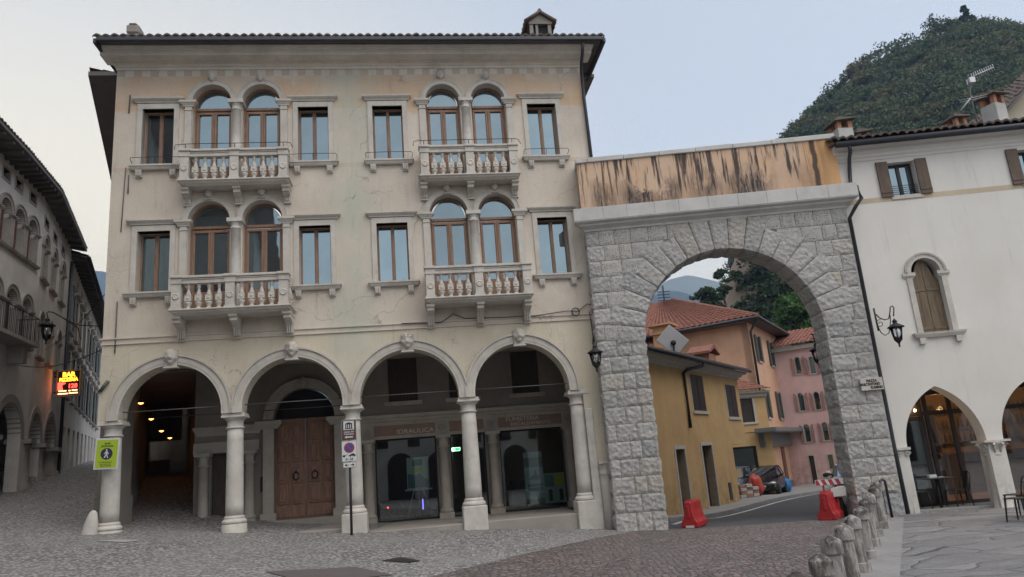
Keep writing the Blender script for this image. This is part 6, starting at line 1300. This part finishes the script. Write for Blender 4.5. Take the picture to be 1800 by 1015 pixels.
pl = plate(1.945, 2.07, .15, 'signwhite', 'arrow_plate'); mb = MB(); z = 2.0075-g0
for d in (-1, 1): mb.ext([(d*.11, z), (d*.07, z+.032), (d*.06, z+.022), (d*.078, z+.007), (d*.02, z+.007), (d*.02, z-.007), (d*.078, z-.007), (d*.06, z-.022), (d*.07, z-.032)], -.056, -.053)
mb.build('double_arrow', M['ink'], pl)
# guard stone
p = fpt(-.02, .05, 0); mb = MB(); g0 = gz(p.x, p.y); mb.lathe([(.19, -.2), (.18, 0), (.14, .25), (.085, .45), (.03, .5)], 0, 0, 12, sq=.8); o = mb.build('guard_stone', M['column']); o.location = (p.x, p.y-.1, g0); o.rotation_euler = (0, R(8), 0); tag(o, 'leaning conical guard stone at the foot of the leftmost column', 'guard stone')
# bollards along the terrace edge
def mk_boll():
    t = NT('weathered_bollard_stone'); c = t.mix(t.ramp(t.noise(5, 6, .7), .3, .7), (.27, .258, .24), (.39, .375, .35)); x, y, z = t.xyz(); oi = t.n('ObjectInfo'); rv = t.math('MULTIPLY', oi.outputs['Random'], .14)
    f = t.noise(9, 7, .8, sc=(1.2, 1.2, .3)); c = t.mix(t.ramp(t.math('ADD', f, rv), .55, .66, 0, .7), c, (.065, .06, .056)); c = t.mix(t.ramp(t.noise(16, 6, .8), .56, .68, 0, .6), c, (.43, .42, .40)); c = t.mix(t.math('MULTIPLY', t.ramp(z, .62, .72), t.ramp(t.math('ADD', t.noise(6, 7, .75, loc=(3, 3, 3)), rv), .45, .6)), c, (.07, .063, .056))
    t.bump(t.noise(30, 6, .7), .3, .006); return t.fin(c, .9, spec=.2)
M['boll'] = mk_boll()
proto = None; BP = [(1.72, 5.65), (2.27, 6.8), (2.85, 7.87), (3.49, 9.13), (4.13, 10.3), (4.75, 11.45), (5.32, 12.5), (5.9, 13.6), (6.45, 14.65), (7.0, 15.6), (7.5, 16.6)]
for i, (x, y) in enumerate(BP):
    if proto is None:
        B = root('stone_bollard', (0, 0, 0), 0, '', 'bollard', 'stone bollards along the terrace'); mb = MB()
        mb.lathe([(.155, -.15), (.15, .1), (.148, .12), (.118, .135), (.110, .5), (.106, .6)], 0, 0, 20); mb.build('shaft', M['boll'], B)
        mb = MB(); mb.lathe([(.106, .6), (.138, .605), (.141, .62), (.138, .735), (.128, .75), (.09, .775), (.05, .79), (.045, .80), (.0, .81)], 0, 0, 20); mb.build('cap', M['boll'], B); proto = B
        for ch in B.children:
            md = ch.modifiers.new('split', 'EDGE_SPLIT'); md.split_angle = R(32)
            for v in ch.data.vertices: k = mnoise.noise(Vector(v.co)*9)*.0015; v.co.x += k; v.co.y += k
    else: B = dup(proto)
    B.location = (x, y, gz(x, y)); B.rotation_euler = (R(random.uniform(-1.5, 1.5)), R(random.uniform(-1.5, 1.5)), i*1.3); k = random.uniform(.97, 1.03); B.scale = (k*.86, k*.86, k)
    B['label'] = ['nearest bollard in the row, cut off by the bottom edge', 'nearest bollard in the row, cut off by the bottom edge', 'second stone bollard from the bottom edge, brown stained cap', 'third stone bollard from the bottom edge, dark lichen cap', 'fourth stone bollard from the bottom edge, pale shaft', 'fifth stone bollard from the bottom edge', 'sixth bollard, halfway along the row', 'seventh bollard, past halfway along the row', 'fourth stone bollard counted from the gate pier', 'third stone bollard counted from the gate pier', 'second bollard from the gate pier'][i]
    if i == 0: bpy.data.objects.remove(B.children[0]) if False else None
mb = MB(); mb.tube([(0, 0, 0), (0, 0, .72), (.02, .02, .80), (.1, .08, .83), (.17, .12, .78), (.18, .13, 0)], .03, 8); o = mb.build('iron_hoop', M['gutter']); o.location = (7.85, 17.15, gz(7.85, 17.1)); tag(o, 'dark iron hoop behind the last bollard by the gate pier', 'hoop')
# drain covers
M['cover'] = m_plain('iron_cover', (.035, .035, .036), .6, .3); M['cover2'] = m_plain('brown_cover', (.105, .088, .085), .8, var=.2)
patch('drain_cover', [(-2.64, 13.44), (-2.11, 13.21), (-1.94, 13.4), (-2.36, 13.84)], M['cover'], .012, 'black square drain cover set in the cobbles', 'drain cover')
patch('service_cover', [(-4.31, 12.45), (-3.3, 11.5), (-2.2, 12.1), (-2.95, 12.85)], M['cover2'], .012, 'large brown service cover at the bottom edge', 'service cover')
M['slabg'] = m_stone('set_slab', (.38, .37, .35), .4, 6, .2)
patch('stone_slab', [(-9.0, 15.9), (-8.35, 15.75), (-8.1, 16.0), (-8.7, 16.15)], M['slabg'], .012, 'small pale slab set in cobbles before the leftmost arch', 'slab')
# red plastic road barriers
M['redplastic'] = m_plain('red_plastic', (.33, .014, .017), .45, var=.12); M['whiteplastic'] = m_plain('white_plastic', (.5, .5, .47), .45)
def barrier(name, loc, yaw, L, label, white):
    B = root(name, loc, yaw, label, 'barrier', 'red plastic road barriers'); n = 16; W = .205; prof = [(-W, 0), (-W, .12), (-W*.72, .19), (-W*.48, .40), (-W*.42, .58), (-W*.30, .60), (W*.30, .60), (W*.42, .58), (W*.48, .40), (W*.72, .19), (W, .12), (W, 0)]
    mb = MB(); vs = []; ys = [0, .02, L*.3, L*.34, L*.42, L*.46, L*.98, L]; sc_ = [.94, 1, 1, .9, .9, 1, 1, .94]
    for y, k in zip(ys, sc_): vs += [(x*k, y, z*(.98 if k < 1 else 1)) for x, z in prof]
    m = len(prof); fs = [(i*m+j, i*m+(j+1) % m, (i+1)*m+(j+1) % m, (i+1)*m+j) for i in range(len(ys)-1) for j in range(m)]+[tuple(range(m)), tuple(range(len(vs)-1, len(vs)-m-1, -1))]
    mb.add(vs, fs); mb.build('body', M['redplastic'], B, .018)
    mb = MB(); mb.box(-.035, .035, -.03, 0, .22, .5); mb.box(-.07, .07, .1, .24, .58, .63); mb.build('joint_lug', M['redplastic'], B, .01); mb = MB(); mb.box(-.1, .1, -.012, .3, .0, .05); mb.build('filler_plug', M['whiteplastic'] if white else M['redplastic'], B, .005)
barrier('road_barrier', (3.74, 18.28, gz(3.74, 18.3)), R(-28), .85, 'red plastic barrier standing left in the gateway by the yellow house', True)
barrier('road_barrier', (6.72, 17.62, gz(6.72, 17.6)), R(-34), .85, 'red plastic barrier standing right in the gateway before the scooter', False)
# striped warning board
bb = root('warning_board', (7.12, 18.15, gz(7.1, 18.1)), R(-5), 'red and white striped warning board leaning above the right red barrier', 'barrier board'); mb = MB(); mb.box(-.32, .32, 0, .025, .74, .87); mb.build('board', M['signwhite'], bb); mb = MB()
for i in range(4): x = -.30+i*.16; mb.ext([(x, .745), (x+.09, .745), (x+.04, .865), (x-.05, .865)] if i else [(-.31, .745), (x+.09, .745), (x+.04, .865), (-.31, .865)], -.004, 0)
mb.build('red_stripe', M['signred'], bb); mb = MB(); mb.box(-.16, -.12, .03, .06, 0, .8); mb.box(.12, .16, .03, .06, 0, .8); mb.build('leg', M['signred'], bb); mb = MB(); mb.ext([(-.06, .45), (.32, .47), (.34, .66), (.28, .70), (-.0, .66)], -.06, -.02); mb.build('white_flap', M['whiteplastic'], bb, .01)
# scooter half hidden by the gate pier
M['scooterwhite'] = m_plain('scooter_paint', (.42, .42, .40), .3); M['screen'] = m_mirrorpane('scooter_screen', .35, (.7, .8, 1), (.03, .045, .07)); M['rubber'] = m_plain('rubber', (.015, .015, .016), .8); M['chrome'] = m_plain('chrome', (.5, .5, .5), .15, 1)
sc_ = root('scooter', (7.50, 18.5, gz(7.5, 18.5)), R(-38), 'white scooter with tall blue windscreen parked behind the right gate pier', 'scooter')
def wheel(mb, y, r, wd, x=0): 
    st = len(mb.v); mb.lathe([(r*.62, -wd/2), (r*.9, -wd/2), (r, -wd*.3), (r, wd*.3), (r*.9, wd/2), (r*.62, wd/2)], 0, 0, 22); mb.tf(Matrix.Translation((x, y, r)) @ Matrix.Rotation(math.pi/2, 4, 'Y'), st)
mb = MB(); wheel(mb, 0, .26, .11); mb.build('front_wheel', M['rubber'], sc_); mb = MB(); wheel(mb, 1.3, .26, .12); mb.build('rear_wheel', M['rubber'], sc_)
mb = MB(); mb.sphere((0, .02, .52), .24, 16, 12, (.8, .9, 1.25)); mb.sphere((0, .1, .78), .2, 14, 10, (1.3, .8, .7)); mb.ext([(-.16, .18), (.16, .18), (.22, .7), (-.22, .7)], .15, .3); mb.ext([(-.18, .2), (.18, .2), (.2, .3), (-.2, .3)], .3, .75); mb.sphere((0, 1.1, .55), .3, 14, 10, (.75, 1.7, .75)); mb.sphere((0, -.05, .5), .16, 12, 8, (.7, 1.2, .4)); mb.build('body', M['scooterwhite'], sc_)
mb = MB(); mb.sphere((0, .95, .76), .2, 12, 8, (.8, 2.2, .4)); mb.build('seat', M['rubber'], sc_); mb = MB(); mb.tube([(-.34, .2, .98), (-.15, .15, .95), (.15, .15, .95), (.34, .2, .98)], .018, 6); mb.tube([(-.36, .21, .98), (-.24, .18, .97)], .024, 6); mb.tube([(.24, .18, .97), (.36, .21, .98)], .024, 6); mb.build('handlebar', M['rubber'], sc_)
vs = []; mb = MB(); n = 8
for j in range(n+1):
    for i in range(n+1):
        t = i/n*2-1; v = j/n; wd = .25*(1-.45*v**2); vs.append((t*wd, .02+.16*v+.12*t*t, .80+.40*v-.04*t*t*v))
mb.add(vs, [(j*(n+1)+i, j*(n+1)+i+1, (j+1)*(n+1)+i+1, (j+1)*(n+1)+i) for j in range(n) for i in range(n)], True); o = mb.build('windscreen', M['screen'], sc_, fix=True); md = o.modifiers.new('solid', 'SOLIDIFY'); md.thickness = .006
for s_ in (-1, 1):
    mb = MB(); mb.tube([(s_*.2, .15, .95), (s_*.30, .12, .93)], .01, 5); mb.sphere((s_*.33, .11, .95), .06, 10, 8, (1.1, .5, .8)); mb.build('mirror', M['rubber'], sc_)
mb = MB(); mb.sphere((0, -.11, .74), .085, 12, 8, (1.5, .6, .8)); mb.build('headlight', M['chrome'], sc_)
# parked cars
M['carblack'] = m_plain('black_car_paint', (.010, .010, .012), .18, var=.02); M['cargrey'] = m_plain('grey_car_paint', (.11, .13, .16), .25); M['carglass'] = m_mirrorpane('car_glass', .28, (.8, .9, 1), (.02, .03, .04)); M['lampclear'] = m_plain('headlight_glass', (.5, .5, .5), .15, .6)
def car(name, loc, yaw, label, paint, group):
    Cc = root(name, loc, yaw, label, 'car', group)          # front towards -y
    st = [(-1.95, .62, .30, .62, .50), (-1.85, .74, .22, .72, .62), (-1.5, .80, .20, .82, .70), (-.85, .83, .20, .96, .74), (-.75, .83, .20, .98, .74), (0, .84, .20, 1.0, .75), (.9, .84, .20, 1.02, .75), (1.6, .82, .22, 1.02, .74), (1.85, .76, .28, .96, .66), (1.93, .62, .36, .7, .5)]
    mb = MB(); vs = []
    for y, wd, z0, z1, wt in st: vs += [(-wd*.92, y, z0), (-wd, y, z0+.14), (-wd, y, (z0+z1)/2+.05), (-wt-.03, y, z1-.03), (-wt*.5, y, z1+.015), (wt*.5, y, z1+.015), (wt+.03, y, z1-.03), (wd, y, (z0+z1)/2+.05), (wd, y, z0+.14), (wd*.92, y, z0)]
    m = 10; mb.add(vs, [(i*m+j, i*m+(j+1) % m, (i+1)*m+(j+1) % m, (i+1)*m+j) for i in range(len(st)-1) for j in range(m)]+[tuple(range(m)), tuple(range(len(vs)-1, len(vs)-1-m, -1))], True); b = mb.build('body', M[paint], Cc); md = b.modifiers.new('sub', 'SUBSURF'); md.levels = md.render_levels = 1
    cab = [(-.88, .72, .94, .72), (-.15, .70, 1.42, .54), (.35, .70, 1.47, .55), (1.1, .70, 1.44, .54), (1.72, .70, 1.0, .66)]
    g = MB(); g.add([(-.72, -.9, .95), (.72, -.9, .95), (.54, -.18, 1.42), (-.54, -.18, 1.42)], [(0, 1, 2, 3)]); g.add([(-.66, 1.78, 1.0), (.66, 1.78, 1.0), (.53, 1.15, 1.42), (-.53, 1.15, 1.42)], [(3, 2, 1, 0)])
    for s_ in (-1, 1): g.add([(s_*.77, -.75, .98), (s_*.77, 1.6, 1.0), (s_*.57, 1.08, 1.42), (s_*.57, -.08, 1.42)], [(0, 1, 2, 3)])
    g.build('window_glass', M['carglass'], Cc)
    r_ = MB(); r_.add([(-.57, -.18, 1.42), (.57, -.18, 1.42), (.60, .4, 1.47), (.57, 1.15, 1.43), (-.57, 1.15, 1.43), (-.60, .4, 1.47), (-.35, .4, 1.50), (.35, .4, 1.50)], [(0, 1, 7, 6), (1, 2, 7), (2, 3, 7), (3, 4, 6, 7), (4, 5, 6), (5, 0, 6)])
    for s_ in (-1, 1): r_.tube([(s_*.76, -.92, .96), (s_*.57, -.18, 1.43)], .035, 6); r_.tube([(s_*.70, 1.75, 1.0), (s_*.57, 1.15, 1.43)], .05, 6); r_.tube([(s_*.765, .45, 1.0), (s_*.6, .45, 1.45)], .03, 6); r_.tube([(s_*.58, -.18, 1.43), (s_*.6, .4, 1.47), (s_*.58, 1.15, 1.43)], .03, 6)
    r_.build('roof', M[paint], Cc)
    for s_ in (-1, 1):
        for y in (-1.2, 1.25):
            mb = MB(); stv = 0; mb.lathe([(.2, -.1), (.28, -.1), (.31, -.07), (.31, .07), (.28, .1), (.2, .1)], 0, 0, 20); mb.tf(Matrix.Translation((s_*.74, y, .31)) @ Matrix.Rotation(math.pi/2, 4, 'Y')); w_ = mb.build('wheel', M['rubber'], Cc)
            mb = MB(); mb.lathe([(.2, -.02), (.19, .02), (.03, .03), (0, .03)], 0, 0, 10); mb.tf(Matrix.Translation((s_*.8, y, .31)) @ Matrix.Rotation(s_*math.pi/2, 4, 'Y')); mb.build('rim', M['alu'], w_)
        mb = MB(); mb.sphere((s_*.58, -1.83, .66), .16, 10, 8, (1.2, .9, .5)); mb.build('headlight', M['lampclear'], Cc); mb = MB(); mb.sphere((s_*.92, -.62, 1.02), .1, 8, 6, (1, .6, .7)); mb.build('mirror', M[paint], Cc)
    mb = MB(); mb.box(-.45, .45, -1.965, -1.93, .34, .46); mb.build('grille', M['rubber'], Cc); mb = MB(); mb.box(-.26, .26, -1.985, -1.96, .47, .57); mb.build('number_plate', M['signwhite'], Cc); return Cc
cc = car('parked_car', (12.75, 41.0, gz(12.4, 40)+.05), R(-26), 'black hatchback parked facing the gate beside the blue bag', 'carblack', 'cars parked beyond the gate')
car('parked_car', (11.3, 42.0, gz(11, 41)+.05), R(-30), 'grey car mostly hidden by the yellow house corner', 'cargrey', 'cars parked beyond the gate')
# rubbish bag, brick pile, red sack
def lump(name, loc, r, sc, mat, label, cat, seed):
    mb = MB(); n, m = 20, 14; vs = []
    for j in range(m+1):
        for i in range(n):
            th, ph = math.pi*j/m, 2*math.pi*i/n; d = Vector((math.sin(th)*math.cos(ph), math.sin(th)*math.sin(ph), math.cos(th))); k = r*(1+.25*mnoise.noise(d*2+Vector((seed, 0, 0)))+.12*mnoise.noise(d*6)); v = Vector((d.x*k*sc[0], d.y*k*sc[1], d.z*k*sc[2]+r*sc[2]*.8)); v.z = max(0, v.z)
            if d.z > .8: v.x *= .6; v.y *= .6
            vs.append(v)
    mb.add(vs, [(j*n+i, j*n+(i+1) % n, (j+1)*n+(i+1) % n, (j+1)*n+i) for j in range(m) for i in range(n)], True); o = mb.build(name, mat); o.location = loc; tag(o, label, cat)
M['bluebag'] = m_plain('blue_bag_plastic', (.02, .16, .40), .35, var=.3, bump=.2); M['redsack'] = m_plain('red_sack_plastic', (.38, .045, .025), .45, var=.3, bump=.2); M['bluebin'] = m_plain('blue_bin', (.03, .08, .12), .5)
lump('rubbish_bag', (14.05, 42.2, gz(14, 42.2)+.13), .38, (1, .9, 1.3), M['bluebag'], 'blue rubbish bag slumped by the canopy post', 'bag', 1)
lump('sack', (11.15, 37.6, gz(11.1, 37.6)+.13), .40, (.9, .8, 1.4), M['redsack'], 'red orange sack on the pavement before the black car', 'sack', 2)
bp = root('brick_pile', (10.35, 36.3, gz(10.35, 36.3)+.13), R(30), 'small pile of bricks at the corner of the yellow house', 'brick pile'); k = 0
for r_ in range(4):
    for c_ in range(3 if r_ < 3 else 2):
        mb = MB(); mb.box(-.19, .19, -.15, .15, 0, .14); o = mb.build('brick', M['brick' if (r_+c_) % 2 else 'chimwhite'], bp, .01); o.location = ((c_-1)*.42+random.uniform(-.03, .03), random.uniform(-.04, .04), r_*.15); o.rotation_euler.z = random.uniform(-.06, .06)
lump('blue_bin_bag', (-24.6, 44.5, gz(-24.6, 44.5)), .55, (1, 1, 1.4), M['bluebin'], 'dark blue bag at the top of the left street', 'bag', 5)
# bistro tables and chairs of the bar
M['chairmetal'] = m_plain('dark_chair_metal', (.028, .027, .027), .4, .5)
def chair(loc, yaw, label, mat='chairmetal', proto_=[None]):
    if proto_[0] is None:
        Cc = root('bistro_chair', (0, 0, 0), 0, '', 'chair', 'metal bistro chairs of the bar'); mb = MB(); mb.ext([(-.19, .435), (.19, .435), (.19, .45), (-.19, .45)], -.19, .19); mb.tube([(-.19, -.19, .44), (.19, -.19, .44), (.19, .19, .44), (-.19, .19, .44)], .012, 6, True); mb.build('seat', M[mat], Cc, .004)
        mb = MB(); mb.tube([(-.17, .19, .44), (-.185, .24, .62), (-.17, .28, .78), (-.09, .30, .84), (.09, .30, .84), (.17, .28, .78), (.185, .24, .62), (.17, .19, .44)], .013, 7)
        mb.add([(-.055, .19, .44), (.055, .19, .44), (.075, .295, .835), (-.075, .295, .835), (-.055, .197, .44), (.055, .197, .44), (.075, .302, .835), (-.075, .302, .835)], [(0, 1, 2, 3), (7, 6, 5, 4), (0, 4, 5, 1), (1, 5, 6, 2), (2, 6, 7, 3), (3, 7, 4, 0)]); mb.build('backrest', M[mat], Cc)
        for sx, sy in ((-1, -1), (1, -1), (-1, 1), (1, 1)): mb = MB(); mb.tube([(sx*.17, sy*.17, .44), (sx*.20, sy*.21, 0)], [.022, .013], 6); mb.build('leg', M[mat], Cc)
        proto_[0] = Cc
    else: Cc = dup(proto_[0])
    Cc.location = (*loc, gz(*loc) if len(loc) == 2 else 0); Cc.rotation_euler.z = yaw; Cc['label'] = label; return Cc
def table(loc, yaw, label, top=None):
    T = root('bistro_table', (*loc, gz(*loc)), yaw, label, 'table', 'small bar tables'); mb = MB(); mb.box(-.31, .31, -.31, .31, .72, .745); mb.build('tabletop', M[top or 'chairmetal'], T, .008); mb = MB(); mb.tube([(0, 0, .72), (0, 0, .03)], .03, 8); mb.build('pedestal', M['chairmetal'], T); mb = MB(); mb.lathe([(.24, 0), (.22, .02), (.03, .05)], 0, 0, 16); mb.build('foot', M['chairmetal'], T)
chair((9.5, 15.05), R(-150), 'dark metal bistro chair at the right edge, back turned to the bollards')
chair((9.95, 15.75), R(200), 'second dark metal chair behind the one at right edge')
table((10.25, 15.2), R(10), 'small grey terrace table at the right edge beside two chairs', 'signgrey')
q = wpt(.5, .62, 0); chair((q.x, q.y), R(95), 'dark chair left of the small table under the pointed arch'); q = wpt(.98, .55, 0); table((q.x, q.y), -.05, 'small dark table under the pointed arch before the bar door'); tq = q; q = wpt(1.45, .62, 0); chair((q.x, q.y), R(-85), 'dark chair right of the small table under the pointed arch')
mb = MB(); mb.box(-.09, .09, -.06, .06, 0, .07); mb.box(.14, .26, -.05, .05, 0, .012); o = mb.build('napkin_box', M['signwhite'], None, .006); o.location = (tq.x-.08, tq.y, gz(tq.x, tq.y)+.746); tag(o, 'white napkin box on the dark table under the pointed arch', 'napkin box')
# window displays of the portico shop
M['paper'] = m_plain('poster_paper', (.34, .42, .38), .7, var=.1); M['photo'] = m_plain('printed_photo', (.10, .17, .17), .7, var=.7); M['forest'] = m_plain('printed_green', (.06, .15, .10), .7, var=.3); M['yel'] = m_plain('printed_yellow', (.45, .42, .05), .7)
e = root('easel', fpt(7.22, 3.45, .47), FY, 'easel holding a mountain poster behind the left shop glass', 'easel'); mb = MB()
for a in ((-.36, 0), (.36, 0)): mb.tube([(a[0], -.1, 0), (a[0]*.35, .05, .8), (0, .1, 1.65)], .018, 6)
mb.tube([(0, .5, 0), (0, .1, 1.6)], .018, 6); mb.box(-.38, .38, -.02, .04, .78, .82); mb.build('frame', M['alu'], e)
ps = root('poster', fpt(7.22, 3.43, 1.30), FY, 'pale poster with mountain picture standing on the easel', 'poster'); mb = MB(); mb.box(-.31, .31, 0, .02, 0, .86); mb.build('sheet', M['paper'], ps); mb = MB(); mb.ext([(-.29, .02), (.29, .02), (.29, .22), (.15, .3), (.05, .42), (-.05, .36), (-.29, .42)], -.003, 0); mb.box(-.14, .14, -.003, 0, .62, .80); mb.build('picture', M['photo'], ps); mb = MB(); mb.box(-.14, .14, -.003, 0, .45, .58); mb.build('text_block', M['yel'], ps)
st = root('display_banner', fpt(10.5, 3.30, .55), FY, 'tall pale roll up banner with a green map behind the right shop glass', 'banner'); mb = MB(); mb.box(-.27, .27, 0, .015, .05, 1.5); mb.build('sheet', M['paper'], st); mb = MB(); mb.box(-.27, .27, -.003, 0, 1.08, 1.34); mb.box(-.27, .27, -.003, 0, .05, .2)
for r_ in range(2):
    for c_ in range(5): mb.box(-.2+.088*c_, -.12+.088*c_, -.003, 0, .44+.1*r_, .51+.1*r_)
mb.build('picture', M['photo'], st); mb = MB(); mb.ext([(-.14, .74), (.15, .72), (.17, .82), (.08, .86), (.07, .98), (.03, .98), (.0, .86), (-.1, .8)], -.003, 0); mb.build('map', M['forest'], st)
for i, (x, lb, mt) in enumerate(((11.02, 'bluish poster board beside the tall banner', 'photo'), (11.33, 'poster board with a yellow upper half at right', 'yel'))):
    st = root('poster_board', fpt(x-.1, 3.28, .5), FY, lb, 'poster'); mb = MB(); mb.box(-.15, .15, 0, .02, .1, .92); mb.build('sheet', M['paper'], st); mb = MB(); mb.box(-.13, .13, -.003, 0, .55, .88); mb.build('picture', M[mt], st); mb = MB(); mb.sphere((0.02, -.003, .42), .06, 8, 6, (1, .05, 1)); mb.box(-.03, .07, -.004, 0, .16, .38); mb.build('figure', M['ink'], st)
M['exit'] = m_emit('exit_light', (.55, 1, .62), 2.0); M['exitg'] = m_emit('exit_green', (.02, .45, .12), 1.0)
ex = root('exit_sign', fpt(8.36, 4.2, 2.32), FY, 'small lit green and white exit sign in the shop doorway', 'sign'); mb = MB(); mb.box(-.13, .13, 0, .04, -.05, .05); mb.build('light_panel', M['exit'], ex); mb = MB(); mb.box(-.02, .12, -.004, 0, -.04, .04); mb.build('green_field', M['exitg'], ex); mb = MB(); mb.ext([(-.11, 0), (-.07, .03), (-.07, .01), (-.03, .01), (-.03, -.01), (-.07, -.01), (-.07, -.03)], -.004, 0); mb.build('arrow', M['exitg'], ex)
mb = MB(); mb.sphere((0, 0, 0), .022, 8, 6); o = mb.build('standby_light', m_emit('red_standby', (1, .03, .03), 4)); o.location = fpt(6.35, 3.45, .85); tag(o, 'tiny red standby light low behind the left shop glass', 'light')
mb = MB(); mb.box(-.012, .012, 0, .01, 0, .3); o = mb.build('blue_tube_light', m_emit('blue_tube', (.18, .15, 1), 1.5)); o.location = fpt(7.32, 4.3, .68); o.rotation_euler.z = FY; tag(o, 'thin violet blue light strip between the easel legs', 'light')
# lamps of the dark passage
M['passlamp'] = m_emit('passage_lamp_glow', (1, .36, .10), 1.8)
for i, (u, y, z) in enumerate(((-.42, 3.8, 4.2), (-.80, 5.8, 3.93), (-1.27, 8.2, 3.74), (-1.75, 10.6, 3.66))):
    l = root('passage_lamp', fpt(u, y, z), FY, ['lit amber lamp in the dark passage, nearest the street', 'lit amber lamp in the dark passage, second in', 'lit amber lamp in the dark passage, third in', 'lit amber lamp in the dark passage, deepest in'][i], 'lamp', 'lamps of the passage'); mb = MB(); mb.lathe([(.0, .0), (.04, .012), (.065, .03), (.075, .045)], 0, 0, 12); mb.build('glow', M['passlamp'], l); mb = MB(); mb.lathe([(.075, .045), (.085, .06), (.02, .12)], 0, 0, 12); mb.tube([(0, 0, .12), (0, 0, .9)], .01, 5); mb.build('shade', M['iron'], l)
    b = bpy.data.lights.new('passage_lamp', 'POINT'); b.energy = .35; b.color = (1, .42, .16); b.shadow_soft_size = .06; o = bpy.data.objects.new('passage_lamp_light', b); COL.objects.link(o); o.location = fpt(u, y, z-.1)
# cables and coil on the palazzo
mb = MB(); mb.tube([tuple(fpt(u, -.06, z)) for u, z in ((7.0, 5.34), (8.0, 5.32), (8.3, 5.52), (8.6, 5.38), (9.6, 5.36), (10.4, 5.36), (11.2, 5.44), (11.5, 5.42), (11.75, 5.6), (12.1, 5.5))], .014, 5); mb.tube([tuple(fpt(11.8+.02*math.sin(z*3), -.05, z)) for z in (5.4, 5.0, 4.6, 4.35, 4.25)], .012, 5)
tag(mb.build('wall_cable', M['wire']), 'thin dark cable along the palazzo string course', 'cable')
mb = MB()
for k in range(3): mb.tube([tuple(fpt(11.42+.10*math.cos(a), -.08-.015*k, 5.40+.10*math.sin(a))) for a in [i*math.pi/8 for i in range(16)]], .012, 5, True)
tag(mb.build('cable_coil', M['ink']), 'black coil of cable on the palazzo wall left of the gate', 'cable coil')
